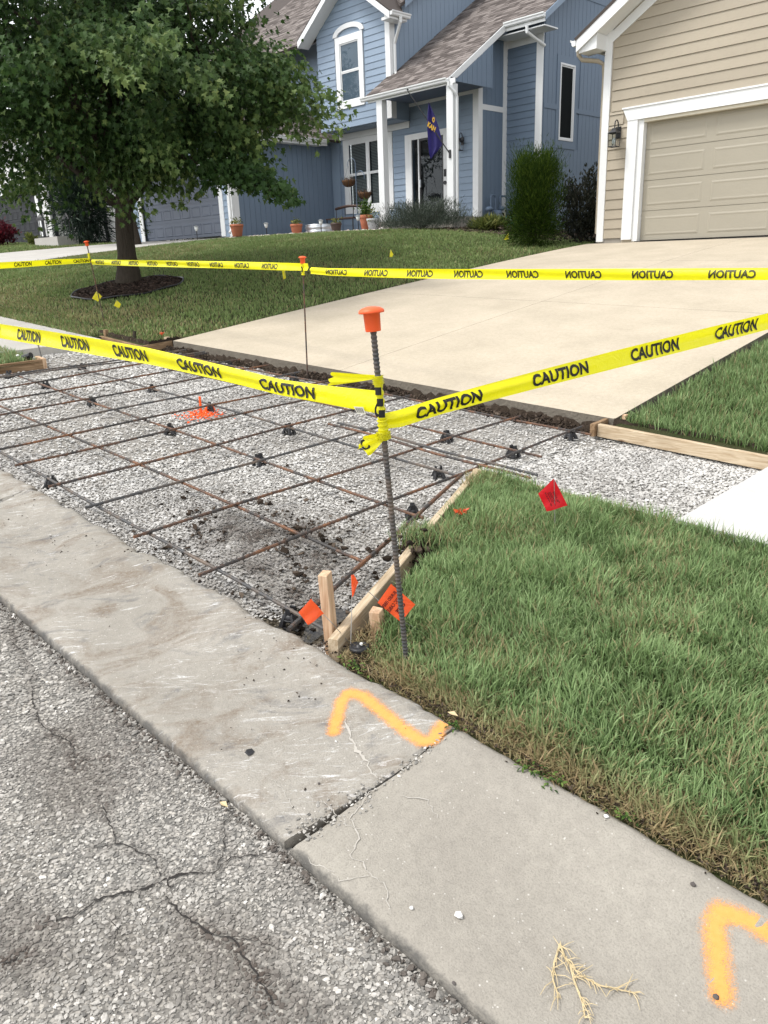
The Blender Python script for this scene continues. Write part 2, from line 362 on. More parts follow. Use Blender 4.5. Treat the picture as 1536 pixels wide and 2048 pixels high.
gl = q.n('ShaderNodeBsdfGlossy'); gl.inputs['Roughness'].default_value = .02; gl.inputs[0].default_value = (.9, .95, 1, 1)
tp = q.n('ShaderNodeBsdfTransparent'); tp.inputs[0].default_value = (.62, .66, .66, 1); fr = q.n('ShaderNodeFresnel'); fr.inputs[0].default_value = 1.6
mx = q.n('ShaderNodeMixShader'); q.l(q.math('MULTIPLY', fr.outputs[0], .5, True), mx.inputs[0]); q.l(tp.outputs[0], mx.inputs[1]); q.l(gl.outputs[0], mx.inputs[2]); q.l(mx.outputs[0], q.out.inputs[0]); M['glass'] = q.m
q = NT('window_glass_painted_dark'); q.b.inputs['Base Color'].default_value = (.006, .008, .008, 1); q.rough(.6, .03); M['glass_painted_dark'] = q.m  # near-black colour stands in for the dark reflection of trees in the end window
M['blind'] = simple('window_blind', (.36, .37, .37), .6); M['bulbglass'] = simple('frosted_glass', (.62, .64, .62), .2, .5)
# sprayed paint: solid core, speckled edge
q = NT('sprayed_orange'); c = q.mix(q.noise(60, 4), (.90, .33, .06), (.95, .45, .13)); q.col(c); q.rough(.85, .2)
e = q.attr('edge'); n1 = q.noise(420, 2, .8); n2 = q.noise(40, 4)
th = q.math('ADD', q.math('ADD', e, q.math('MULTIPLY', q.math('SUBTRACT', n1, .5), 1.7)), q.math('MULTIPLY', q.math('SUBTRACT', n2, .5), .55))
q.l(q.ramp(th, [(.30, .72), (.66, 0)]), q.b.inputs['Alpha']); M['spray'] = q.m

# ================================================================ THE GROUND
def lipY(x): return np.interp(x, [-9, -2.9], [4.98, 5.22])
gx = np.concatenate([np.arange(-300, -80, 20), np.arange(-80, 50, 2.5), np.arange(50, 301, 25)])
gy = np.concatenate([np.arange(-300, -40, 20), np.arange(-40, 60, 2.5), np.arange(60, 301, 20)])
kind(grid_mesh('ground', gx, gy, lambda x, y: np.where(y < 2.5, road_z(x, y)-.35, L(x, y)-.45), M['turf']), 'structure')
# ---- street
rx = np.concatenate([np.arange(-75, -6, 1.5), np.arange(-6, 1, .1), np.arange(1, 45, 1.5)])
ry = np.concatenate([np.arange(-9, -1.2, .6), np.arange(-1.2, 1.06, .08)])
kind(grid_mesh('road', rx, ry, road_z, M['asphalt']), 'structure')
# cracks in the asphalt (photographed courses, laid on the street surface)
crack_px = [[(60,1348),(68,1420),(70,1448),(100,1470),(130,1485),(138,1510),(150,1545)],
 [(203,1605),(212,1635),(232,1680),(238,1690),(270,1700),(312,1720),(330,1760)],
 [(85,1850),(150,1830),(200,1795),(258,1779),(320,1765),(375,1745),(430,1740),(455,1715),(500,1708),(540,1697)],
 [(335,1790),(355,1820),(395,1850),(420,1870),(470,1885),(500,1935),(540,1990),(560,2040)],
 [(0,1930),(30,1925),(60,1905)], [(330,1760),(345,1775),(338,1792)], [(430,1740),(445,1700),(440,1660),(470,1620)], [(20,1250),(35,1290),(55,1310),(62,1350)], [(255,1810),(230,1850),(240,1900),(215,1950)], [(138,1510),(180,1530),(215,1525)], [(470,1885),(510,1880),(560,1900)], [(180,1700),(200,1695),(238,1688)]]
crack_px = crack_px[:5]+crack_px[5:]
crack_w = [.0038, .0038, .0066, .006, .0035, .004, .0028, .0026, .0026, .0022, .0026, .0035]
CR = []
M['crackfill'] = simple('crack_dirt', (.035, .032, .03), .95, .1, .3, 80)
def crack_mesh(px, wd, zf, seed):
    r = np.random.default_rng(seed); P = np.array([hit(u, v, zf) for u, v in px]); out = []
    for i in range(len(P)-1):
        n = max(2, int(np.linalg.norm(P[i+1]-P[i])/.012))
        for k in range(n): out.append(P[i] + (P[i+1]-P[i])*k/n)
    out = np.array(out); out[:, :2] += np.cumsum(r.normal(0, .0022, (len(out), 2)), 0)*.7 + r.normal(0, .0030, (len(out), 2))
    t = np.gradient(out[:, :2], axis=0); t /= np.linalg.norm(t, axis=1)[:, None]+1e-9
    nrm = np.stack([-t[:, 1], t[:, 0]], 1); ww = wd*(.25+r.random(len(out))*1.1)*np.sin(np.linspace(.25, math.pi-.15, len(out)))**.5
    a = out.copy(); b = out.copy(); a[:, :2] += nrm*ww[:, None]*.5; b[:, :2] -= nrm*ww[:, None]*.5
    for q in (a, b): q[:, 2] = zf(q[:, 0], q[:, 1]) + .0045
    V = np.concatenate([a, b]); k = len(out); i = np.arange(k-1)
    return V, np.stack([i, i+1, k+i+1, k+i], 1), out
cv = []; cf = []; nb = 0
for i, (px, wd) in enumerate(zip(crack_px, crack_w)):
    V, Fc, o_ = crack_mesh(px, wd, road_z, i); cv.append(V); cf.append(Fc+nb); nb += len(V); CR.append(o_[:, :2])
kind(npobj('road_cracks', np.concatenate(cv), np.concatenate(cf), M['crackfill']), 'stuff')
CRP = np.concatenate(CR)

# ---- stone scatterer
def template(kind_):
    if kind_ == 'ico':
        ph = (1+5**.5)/2
        v = np.array([(-1,ph,0),(1,ph,0),(-1,-ph,0),(1,-ph,0),(0,-1,ph),(0,1,ph),(0,-1,-ph),(0,1,-ph),(ph,0,-1),(ph,0,1),(-ph,0,-1),(-ph,0,1)], float)
        v /= np.linalg.norm(v[0]); f = np.array([(0,11,5),(0,5,1),(0,1,7),(0,7,10),(0,10,11),(1,5,9),(5,11,4),(11,10,2),(10,7,6),(7,1,8),(3,9,4),(3,4,2),(3,2,6),(3,6,8),(3,8,9),(4,9,5),(2,4,11),(6,2,10),(8,6,7),(9,8,1)])
        f = f[[not (v[list(t_)].mean(0)[2] < -.6) for t_ in f]]
    else:
        v = np.array([(1,0,0),(0,1,0),(-1,0,0),(0,-1,0),(.55,.5,.8),(-.5,.5,.8),(-.45,-.55,.8),(.5,-.5,.8),(0,0,-1)], float)
        f = np.array([(0,1,4),(1,5,4),(1,2,5),(2,6,5),(2,3,6),(3,7,6),(3,0,7),(0,4,7),(4,5,6),(4,6,7)]); v = v[:8]
    return v, f
def stones(name, P, size, mat, flat=.6, tmpl='ico', tilt=.5, jit=.28, parent=None, rnd=None, dirt=None):
    v, f = template(tmpl); n = len(P); k = len(v)
    j = v[None]*(1+rng.normal(0, jit, (n, k, 1)).clip(-.55, .7))
    s = np.stack([size*rng.uniform(.75, 1.35, n), size*rng.uniform(.6, 1.0, n), size*flat*rng.uniform(.7, 1.3, n)], -1)*.5
    j = j*s[:, None, :]
    az = rng.uniform(0, 2*math.pi, n); tx = rng.normal(0, tilt, n)
    c, s1 = np.cos(tx), np.sin(tx); y = j[..., 1]*c[:, None]-j[..., 2]*s1[:, None]; z = j[..., 1]*s1[:, None]+j[..., 2]*c[:, None]; x = j[..., 0]
    c, s1 = np.cos(az), np.sin(az); X = x*c[:, None]-y*s1[:, None]; Y = x*s1[:, None]+y*c[:, None]
    V = np.stack([X, Y, z], -1) + P[:, None, :]
    Fc = f[None] + (np.arange(n)*k)[:, None, None]
    rnd = rng.random(n) if rnd is None else rnd; dirt = np.zeros(n) if dirt is None else dirt
    return npobj(name, V.reshape(-1, 3), Fc.reshape(-1, 3), mat, parent, {'rnd': np.repeat(rnd, k), 'dirt': np.repeat(dirt, k)})
def scatter(x0, x1, y0, y1, sp, jitter=.5):
    a = np.arange(x0, x1, sp); b = np.arange(y0, y1, sp); X, Y = np.meshgrid(a, b); X = X.ravel(); Y = Y.ravel()
    return X + rng.uniform(-jitter, jitter, len(X))*sp, Y + rng.uniform(-jitter, jitter, len(Y))*sp
def vnoise(x, y, sc, seed=0):
    """smooth value noise in 0..1"""
    r = np.random.default_rng(seed); T = r.random((64, 64)); x = x/sc; y = y/sc
    xi = np.floor(x).astype(int); yi = np.floor(y).astype(int); fx = x-xi; fy = y-yi; fx = fx*fx*(3-2*fx); fy = fy*fy*(3-2*fy)
    g = lambda a, b: T[a % 64, b % 64]
    return (g(xi, yi)*(1-fx)+g(xi+1, yi)*fx)*(1-fy)+(g(xi, yi+1)*(1-fx)+g(xi+1, yi+1)*fx)*fy
def inpoly(x, y, poly):
    c = np.zeros(len(x), bool); n = len(poly)
    for i in range(n):
        (x1, y1), (x2, y2) = poly[i], poly[(i+1) % n]
        k = ((y1 > y) != (y2 > y)) & (x < (x2-x1)*(y-y1)/(y2-y1+1e-12)+x1); c ^= k
    return c
def inview(x, y, z, mg=60):
    d = np.stack([x, y, z-H], -1); zz = d@F_; u = 768+FPX*(d@R_)/np.maximum(zz, .05); v = 1024-FPX*(d@U_)/np.maximum(zz, .05)
    return (zz > .2) & (u > -mg*4) & (u < 1536+mg*6) & (v < 2048+mg*3) & (v > -mg*4)
def chips(x0, x1, y0, y1, sp, tm):
    x, y = scatter(x0, x1, y0, y1, sp, .6); z = road_z(x, y)
    k = inview(x, y, z) & (y < 1.03) & (rng.random(len(x)) < .88); x, y, z = x[k], y[k], z[k]
    dmin = np.full(len(x), 9.0)
    for i in range(0, len(CRP), 2): dmin = np.minimum(dmin, np.hypot(x-CRP[i, 0], y-CRP[i, 1]))
    k = dmin > .0045*rng.uniform(.6, 1.8, len(x)); x, y, z, dmin = x[k], y[k], z[k], dmin[k]
    sz = sp*rng.lognormal(.02, .40, len(x)).clip(.45, 2.4)
    patch = np.clip((vnoise(x, y, .35, 3)-.62)*2.2, 0, .6) + np.clip(.5-dmin*14, 0, .4) + np.clip((y-.86)*3, 0, .45)*(vnoise(x, y, .2, 8) > .4)
    return np.stack([x, y, z+.0012], -1), sz, patch
P1, s1_, d1_ = chips(-2.6, .2, -.5, 1.03, .0086, 'oct'); P2, s2_, d2_ = chips(-5.2, -2.6, -.2, 1.03, .0125, 'oct')
kind(stones('road_chippings', np.concatenate([P1, P2]), np.concatenate([s1_, s2_]), M['chips'], .34, 'oct', .13, .2, dirt=np.concatenate([d1_, d2_])), 'stuff')

# ---- kerb and gutter: slabs with worn edges and a broken joint
prof = [(1.026, -.17), (1.018, -.03), (1.020, -.008), (1.034, 0), (1.12, .002), (1.22, .004), (1.32, .010), (1.42, .022), (1.50, .036), (1.57, .050), (1.63, .062), (1.665, .066), (1.688, .055), (1.694, .03), (1.694, -.17)]
def kerb_z(x, y):
    a = np.array(prof[2:12]); return G(x, y) + np.interp(y, a[:, 0], a[:, 1])
curb = thing('curb', 'worn concrete curb and gutter slabs between street and gravel', 'curb', (0, 0, 0)); del curb['label'], curb['category']; kind(curb, 'structure')
def kerb_slab(x0, x1, seed, mat, step=.012, chip=0):
    r = np.random.default_rng(seed); n = int((x1-x0)/step)+1; t = np.linspace(0, 1, n); k = len(prof)
    je = lambda: np.interp(np.arange(k), np.arange(0, k+2, 2), r.normal(0, .012, len(np.arange(0, k+2, 2)))) + r.normal(0, .003, k)
    skew = np.array([p[0]-1.35 for p in prof])*.11
    xa = x0 + je() + skew + .006; xb = x1 + je() + skew - .006
    X = xa[None]*(1-t[:, None]) + xb[None]*t[:, None]
    cx = np.linspace(x0, x1, n); back = vnoise(cx, cx*0, .11, seed)*.5 + vnoise(cx, cx*0+3, .035, seed+1)*.3 + vnoise(cx, cx*0+7, .4, seed+2)*.4
    back = np.clip(back-.35, 0, 1)*(.055 if chip else .022); fr = (vnoise(cx, cx*0+5, .05, seed+3)-.5)*.006
    Y = np.array([p[0] for p in prof])[None] + np.zeros((n, 1)); Z = np.array([p[1] for p in prof])[None] + np.zeros((n, 1))
    Y[:, 10:] -= back[:, None]*np.array([.35, .7, 1, 1.05, .9]); Z[:, 11:13] -= back[:, None]*.35
    Y[:, :4] += fr[:, None]; Z[:, 3:11] += r.normal(0, .0009, (n, 8)); Z[:, 2] += r.normal(0, .0015, n)
    ends = np.minimum(np.arange(n), np.arange(n)[::-1]); Z[:, 2:13] -= (.006*np.exp(-ends/1.5))[:, None]
    Zw = G(X, Y) + Z
    V = np.stack([X, Y, Zw], -1).reshape(-1, 3); i = (np.arange(n-1)[:, None]*k + np.arange(k-1)[None])
    Fc = np.stack([i, i+k, i+k+1, i+1], -1).reshape(-1, 4)
    o = npobj('slab', V, Fc, mat, curb, smooth=True)
    # end faces
    e = MB(); e.add(V[:k], [tuple(range(k))]); e.add(V[-k:], [tuple(range(k))[::-1]]); obj('broken_end', e, mat, o)
    return o
kerb_slab(-1.455, 1.2, 11, M['curb_clean']); kerb_slab(-4.86, -1.455, 12, M['curb_dirty'], chip=1); kerb_slab(-8.0, -4.86, 13, M['curb_dirty'], .03, 1)
for i in range(4): kerb_slab(-11.2-3.2*i, -8.0-3.2*i, 20+i, M['curb_clean'], .08)
for i in range(3): kerb_slab(1.2+3.2*i, 4.4+3.2*i, 30+i, M['curb_clean'], .08)
kj = MB(); kj.box(-60, 20, 1.03, 1.69, -8, -7.9)
x, y = scatter(-1.75, -1.1, 1.05, 1.62, .011); k = (np.abs(x-(-1.455+(y-1.35)*.11)) < .02+.05*(y < 1.32)*rng.random(len(x))) & (rng.random(len(x)) < .55)
kind(stones('joint_grit', np.stack([x[k], y[k], kerb_z(x[k], y[k])-.002*rng.random(k.sum())], -1), .010*rng.uniform(.5, 1.4, k.sum()), M['chips'], .6, 'oct', .5), 'stuff')
kind(grid_mesh('curb_bed', np.arange(-24, 12, .5), np.array([1.03, 1.69]), lambda x, y: G(x, y)-.045, M['soil']), 'structure')
# fine white crazing where the joint has spalled
hair_px = [[(690,1440),(700,1470),(735,1520),(750,1550),(765,1568)], [(770,1570),(735,1590),(700,1640),(720,1680),(705,1720),(770,1780),(790,1850)], [(640,1600),(690,1650),(730,1660)], [(620,1720),(680,1760),(740,1745)], [(545,1560),(570,1590),(610,1650)], [(800,1590),(850,1600),(880,1640)]]
hv = []; hf = []; nb = 0
for i, px in enumerate(hair_px):
    V, Fc, _ = crack_mesh(px, [.011, .004, .003, .003, .003, .003][i], kerb_z, 50+i); V[:, 2] -= .0015; hv.append(V); hf.append(Fc+nb); nb += len(V)
M['efflo'] = simple('lime_deposit', (.40, .375, .335), .95, .2, .15, 60)
kind(npobj('lime_crazing', np.concatenate(hv), np.concatenate(hf), M['efflo']), 'stuff')

# ---- gravel bed of the dug-out driveway apron
gp = [(-9.0, 1.62), (-1.98, 1.62), (-3.0, 3.72), (-1.5, 3.68), (-1.5, 5.2), (-2.9, 5.2), (-2.95, 5.15), (-8.7, 4.95), (-8.8, 4.62), (-9.95, 4.62), (-9.9, 3.5), (-8.85, 3.5)]
def bed_z(x, y): return G(x, y) + (vnoise(x, y, .5, 4)-.5)*.022 + (vnoise(x, y, .13, 5)-.5)*.008 - .035*np.exp(-((y-1.66)/.10)**2)*(x > -4.6) - .035*np.exp(-((x+2.42)/.22)**2-((y-1.93)/.16)**2)
kind(grid_mesh('gravel_bed', np.arange(-11, -1.3, .06), np.arange(1.58, 5.3, .06), lambda x, y: bed_z(x, y)-.006, M['fines']), 'structure')
def grav(x0, x1, sp, lay=1):
    x, y = scatter(x0, x1, 1.62, 5.25, sp, .7); k = inpoly(x, y, gp); x, y = x[k], y[k]
    fine = np.clip((vnoise(x, y, .9, 21)-.40)*3.2, 0, .85)*(x < -2.7)
    k = rng.random(len(x)) > fine*.75; x, y = x[k], y[k]
    big = np.where((x > -3.2) & (y > 3.3), 1.22, 1.0)
    sz = sp*rng.lognormal(.02, .34, len(x)).clip(.5, 2.0)*big*1.12
    d = np.exp(-(((x+3.25)/.55)**2+((y-2.25)/.42)**2))*.85 + np.exp(-(((x+2.62)/.35)**2+((y-2.0)/.3)**2))*.6
    dirt = np.clip(d*(.25+1.1*vnoise(x, y, .11, 6)) - .1, 0, .9); dirt += np.clip((y-lipY(x)+.30)*3, 0, .8)*(x < -2.9)*rng.random(len(x))
    return np.stack([x, y, bed_z(x, y)+.002*rng.random(len(x))], -1), sz, np.clip(dirt+ (rng.random(len(x)) < .05)*.4 + .22*np.clip((vnoise(x, y, .6, 22)-.5)*3, 0, 1), 0, .95)
A1 = grav(-4.6, -1.4, .0132); A2 = grav(-7.0, -4.6, .0172); A3 = grav(-10.2, -7.0, .024)
kind(stones('gravel', A1[0], A1[1], M['gravel'], .42, 'oct', .24, .22, dirt=A1[2]), 'stuff')
kind(stones('far_gravel', np.concatenate([A2[0], A3[0]]), np.concatenate([A2[1], A3[1]]), M['gravel'], .45, 'oct', .28, .22, dirt=np.concatenate([A2[2], A3[2]])), 'stuff')
q = NT('puddle_water'); gl_ = q.n('ShaderNodeBsdfGlossy'); gl_.inputs['Roughness'].default_value = .03; tp_0 = q.n('ShaderNodeBsdfTransparent'); tp_0.inputs[0].default_value = (.52, .49, .44, 1); fr_ = q.n('ShaderNodeFresnel'); fr_.inputs[0].default_value = 1.36
mx_ = q.n('ShaderNodeMixShader'); q.l(fr_.outputs[0], mx_.inputs[0]); q.l(tp_0.outputs[0], mx_.inputs[1]); q.l(gl_.outputs[0], mx_.inputs[2]); q.l(mx_.outputs[0], q.out.inputs[0]); M['water'] = q.m
pw = MB(); zp = float(G(-2.4, 1.85))-.013; pw.add([(-2.44+.34*math.cos(a)*(1+.2*math.sin(3*a)), 1.90+.20*math.sin(a)*(1+.15*math.cos(2*a)), zp) for a in np.linspace(0, 2*math.pi, 40, endpoint=False)], [tuple(range(40))]); kind(obj('puddle', pw, M['water']), 'structure')
# dark soil crumbs kicked over the stones and left along the cut edge of the driveway
def crumbs(name, x, y, z, sz): kind(stones(name, np.stack([x, y, z], -1), sz, M['crumb'], .8, 'oct', .5, .35), 'stuff')
n = 850; x = rng.normal(-3.2, .42, n); y = rng.normal(2.25, .3, n); k = inpoly(x, y, gp) & (vnoise(x, y, .14, 6) > .5); x, y = x[k], y[k]
crumbs('soil_crumbs', x, y, bed_z(x, y)+.008, .016*rng.lognormal(0, .5, len(x)).clip(.4, 2.6))
n = 9000; x = rng.uniform(-8.9, -2.85, n); q_ = rng.random(n)**2.0; wv = .04 + .14*vnoise(x, x*0, .35, 9); y = lipY(x) - q_*wv
crumbs('soil_ridge', x, y, bed_z(x, y) + (1-q_)*(.010+.05*vnoise(x, x*0+4, .22, 10)), .016*rng.lognormal(0, .5, n).clip(.4, 2.8))

# ---- the old driveway: poured panels with open joints, cut edge towards the gravel
drive = thing('driveway', 'beige', 'driveway'); del drive['label'], drive['category']; kind(drive, 'structure')
dL = [(-8.73, 4.975), (-8.80, 14.60)]; dR = [(-2.86, 5.225), (-2.55, 14.60)]
def dz(s, t):
    lip = G(-8.73+5.87*s, 5.05) + .125 + .012*s; top = 1.615 - .03*s
    return lip + (top-lip)*(1-(1-t)**1.12)
def dpt(s, t, off=0):
    a = np.array(dL[0])*(1-t)+np.array(dL[1])*t; b = np.array(dR[0])*(1-t)+np.array(dR[1])*t; p = a*(1-s)+b*s
    return (p[0], p[1], float(dz(s, t))+off)
ss = [0, .5, 1]; ts = [0, .36, .70, 1]
for i in range(2):
    for j in range(3):
        e = .0004; a, b, c, d_ = ss[i]+e*(i > 0), ss[i+1]-e*(i < 1), ts[j]+.0003*(j > 0), ts[j+1]-.0003*(j < 2); mb = MB(); N = 10
        top = [[dpt(a+(b-a)*p/N, c+(d_-c)*q2/N) for p in range(N+1)] for q2 in range(N+1)]
        mb.add([p for row in top for p in row], [(q2*(N+1)+p, q2*(N+1)+p+1, (q2+1)*(N+1)+p+1, (q2+1)*(N+1)+p) for q2 in range(N) for p in range(N)])
        rim = top[0] + [r_[-1] for r_ in top[1:]] + top[-1][-2::-1] + [r_[0] for r_ in top[-2:0:-1]]
        n_ = len(rim); lo = [(p[0], p[1], p[2]-.125) for p in rim]
        mb.add(rim+lo, [(k_, n_+k_, n_+(k_+1) % n_, (k_+1) % n_) for k_ in range(n_)], 1)
        obj('slab', mb, [M['drive'], M['slab_edge']], drive)
mb = MB(); mb.add([dpt(s_, t_, -.02) for t_ in np.linspace(.004, 1, 12) for s_ in (0.002, .998)], [(2*k_, 2*k_+1, 2*k_+3, 2*k_+2) for k_ in range(11)]); obj('joint_bed', mb, M['slab_edge'], drive)
# rough dirt face under the slab
mb = MB(); xs = np.linspace(-8.75, -2.85, 120)
pts = [(x_, lipY(x_)+.015-.03*random.random(), G(x_, 5)+.06+.035*random.random()) for x_ in xs] + [(x_, lipY(x_)-.03-.06*random.random(), G(x_, 5)-.02) for x_ in xs]
n_ = len(xs); mb.add(pts, [(k_, n_+k_, n_+k_+1, k_+1) for k_ in range(n_-1)]); kind(obj('soil_bank', mb, M['soil']), 'structure')

# ---- pavements
def walk(name, x0, x1, ya, yb, zf, mat, n, skew=0, th=.11):
    t = thing(name, 'x', 'x'); del t['label'], t['category']; kind(t, 'structure')
    for i in range(n):
        a = x0+(x1-x0)*i/n+.004; b = x0+(x1-x0)*(i+1)/n-.004; mb = MB(); K = 4
        for (o_, mi) in ((0, 0),):
            top = [(a+skew*(1-p/K) if i == 0 else a, ya+(yb-ya)*p/K) for p in range(K+1)]; top2 = [(b, ya+(yb-ya)*p/K) for p in range(K+1)]
            T = [(x_, y_, float(zf(x_, y_))) for x_, y_ in top+top2]
            mb.add(T, [(p, K+1+p, K+2+p, p+1) for p in range(K)])
            rim = T[:K+1]+T[:K:-1]; m_ = len(rim); mb.add(rim+[(p[0], p[1], p[2]-th) for p in rim], [(k_, (k_+1) % m_, m_+(k_+1) % m_, m_+k_) for k_ in range(m_)])
        obj('slab', mb, mat, t)
    return t
walk('pavement', -1.64, 12, 3.74, 5.05, lambda x, y: G(x, y)+.105, M['new_conc'], 9, skew=-.02)
wl = walk('pavement', -9.72, -40, 3.2, 4.52, lambda x, y: G(x, y)+.105, M['walk_conc'], 20)
# broken face of the left pavement where it was cut
walk('house_driveway', -27.7, -21.7, 5.5, 14.6, lambda x, y: L(x, y)+.03, M['walk_conc'], 2)

# ---- turf floors
def turf(name, poly, step, zf):
    xs = np.arange(min(p[0] for p in poly)-step, max(p[0] for p in poly)+step, step); ys = np.arange(min(p[1] for p in poly)-step, max(p[1] for p in poly)+step, step)
    return kind(grid_mesh(name, xs, ys, zf, M['turf'], mask=lambda x, y: inpoly(x, y, poly)), 'structure')
verge_poly = [(-1.90, 1.685), (9, 1.685), (9, 3.72), (-2.90, 3.68), (-2.62, 3.05), (-2.18, 2.3)]
vbump = lambda x, y: (vnoise(x, y, .35, 31)-.5)*.03 + (vnoise(x, y, .1, 32)-.5)*.012
def verge_z(x, y): return G(x, y) + .055 + .032*np.clip((y-1.7)/.5, 0, 1) - .02*np.exp(-((y-1.72)/.06)**2) + vbump(x, y)*np.clip((y-1.7)/.2, 0, 1)
turf('verge_soil', verge_poly, .04, verge_z)
lawn_poly = [(-21.6, 5.02), (-9.0, 5.02), (-8.78, 5.3), (-8.82, 14.6), (-9.2, 17.2), (-15.1, 18.5), (-21.3, 15.2), (-21.6, 14.6)]
turf('lawn_soil', lawn_poly, .2, lambda x, y: L(x, y)-.0)
turf('lawn_soil', [(-10.4, 4.66), (-8.86, 4.66), (-8.9, 5.06), (-10.4, 5.06)], .1, lambda x, y: G(x, y)+.09)
turf('lawn_soil', [(-2.8, 5.12), (12, 5.12), (12, 16), (-2.5, 16)], .12, lambda x, y: L(x, y) + vbump(x, y)*.6)
turf('lawn_soil', [(-60, 5.0), (-27.8, 5.0), (-27.8, 14.6), (-60, 14.6)], .6, L)
turf('lawn_soil', [(-9.05, 1.69), (-8.9, 3.4), (-20, 3.4), (-20, 1.69)], .1, lambda x, y: G(x, y)+.08)
turf('lawn_soil', [(-40, 4.5), (-10.1, 4.5), (-10.1, 5.1), (-40, 5.1)], .3, lambda x, y: G(x, y)+.085)
# soil walls at the dug edges of the turf
mb = MB()
for (a, b) in (((-1.90, 1.70), (-2.18, 2.3)), ((-2.18, 2.3), (-2.62, 3.05)), ((-2.62, 3.05), (-2.90, 3.66)), ((-2.90, 3.66), (-1.5, 3.72))):
    n_ = 40; P = [(a[0]+(b[0]-a[0])*i/n_+.02*random.random(), a[1]+(b[1]-a[1])*i/n_+.02*random.random()) for i in range(n_+1)]
    T = [(x_+.03, y_, float(verge_z(x_, y_))+.01) for x_, y_ in P]; B_ = [(x_-.01, y_-.0, float(G(x_, y_))-.03) for x_, y_ in P]
    mb.add(T+B_, [(i, n_+1+i, n_+2+i, i+1) for i in range(n_)])
for (a, b) in (((-2.86, 5.13), (-1.4, 5.2)), ((-10.3, 4.68), (-8.86, 4.66)), ((-8.86, 4.66), (-8.92, 5.1))):
    n_ = 30; P = [(a[0]+(b[0]-a[0])*i/n_, a[1]+(b[1]-a[1])*i/n_+.03*random.random()) for i in range(n_+1)]
    T = [(x_, y_+.06, float(G(x_, y_))+.13+.02*random.random()) for x_, y_ in P]; B_ = [(x_, y_, float(G(x_, y_))-.03) for x_, y_ in P]
    mb.add(T+B_, [(i, n_+1+i, n_+2+i, i+1) for i in range(n_)])
kind(obj('soil_cut', mb, M['soil']), 'structure')

turf('gap_soil', [(-2.05, 1.66), (-1.85, 1.66), (-2.1, 2.4), (-2.6, 3.1), (-2.88, 3.62), (-2.93, 3.6)], .02, lambda x, y: G(x, y)-.0+.02*vnoise(x, y, .06, 77)).data.materials[0] = M['soil']
# ---- grass, blade by blade
def blades(name, x, y, z, ln, wd, mat, segs=2, lean=.55, dirt=None, swirl=.5, parent=None, az=None):
    n = len(x); az0 = vnoise(x, y, swirl, 41)*4*math.pi + rng.normal(0, 1.7, n) if az is None else az
    bend = np.abs(rng.normal(lean, .33, n)); s = np.linspace(0, 1, segs+2)
    th = bend[:, None]*(.35+.9*s[None]); ds = np.diff(s)
    hx = np.concatenate([np.zeros((n, 1)), np.cumsum(np.sin(th[:, :-1])*ds, 1)], 1)*ln[:, None]; hz = np.concatenate([np.zeros((n, 1)), np.cumsum(np.cos(th[:, :-1])*ds, 1)], 1)*ln[:, None]
    c, sn = np.cos(az0), np.sin(az0); cx = x[:, None]+hx*c[:, None]; cy = y[:, None]+hx*sn[:, None]; cz = z[:, None]+hz
    tw = rng.normal(0, .6, n); ox, oy = -np.sin(az0+tw), np.cos(az0+tw)
    k = 2*(segs+1)+1; V = np.zeros((n, k, 3)); W = wd[:, None]*np.array([.8, 1.0, .62, .4][:segs+1])[None]*.5
    for i in range(segs+1):
        for sd_, j in ((1, 0), (-1, 1)):
            V[:, 2*i+j, 0] = cx[:, i]+sd_*ox*W[:, i]; V[:, 2*i+j, 1] = cy[:, i]+sd_*oy*W[:, i]; V[:, 2*i+j, 2] = cz[:, i]
    V[:, -1, 0], V[:, -1, 1], V[:, -1, 2] = cx[:, -1], cy[:, -1], cz[:, -1]
    f = []
    for i in range(segs): a = 2*i; f += [(a, a+1, a+3), (a, a+3, a+2)]
    f.append((2*segs, 2*segs+1, k-1)); f = np.array(f)
    Fc = f[None]+(np.arange(n)*k)[:, None, None]
    r = np.clip(.25+.5*vnoise(x, y, swirl*.7, 43)+rng.normal(0, .36, n), 0, 1); d = np.zeros(n) if dirt is None else dirt
    tip = np.concatenate([np.repeat(s[:-1], 2), [1.0]]); tip = np.tile(tip[None], (n, 1))
    return npobj(name, V.reshape(-1, 3), Fc.reshape(-1, 3), mat, parent, {'rnd': np.repeat(r, k), 'dirt': np.repeat(d, k), 'tip': tip.ravel()})
def lawn(name, poly, dens, zf, ln, wd, mat, segs, dirtf=None, lean=.55, swirl=.5, mg=140, denf=None):
    x0, x1 = min(p[0] for p in poly), max(p[0] for p in poly); y0, y1 = min(p[1] for p in poly), max(p[1] for p in poly)
    n = int((x1-x0)*(y1-y0)*dens); x = rng.uniform(x0, x1, n); y = rng.uniform(y0, y1, n); k = inpoly(x, y, poly); x, y = x[k], y[k]; z = zf(x, y)
    k = inview(x, y, z, mg); x, y, z = x[k], y[k], z[k]
    if denf is not None: k = rng.random(len(x)) < denf(x, y); x, y, z = x[k], y[k], z[k]
    d = dirtf(x, y) if dirtf else None
    g = .50+.62*vnoise(x, y, .16, 47)+.34*vnoise(x, y, .06, 48)
    return kind(blades(name, x, y, z-.004, ln*g*rng.uniform(.6, 1.25, len(x)), wd*rng.uniform(.5, 1.55, len(x)), mat, segs, lean, d, swirl), 'stuff')
def vd(x, y):
    e = np.clip(1-(y-1.70)/.135, 0, 1); return np.clip(e*(.35+.9*rng.random(len(x))) + (rng.random(len(x)) < .06+.16*(vnoise(x, y, .3, 51) > .62))*.75, 0, 1)
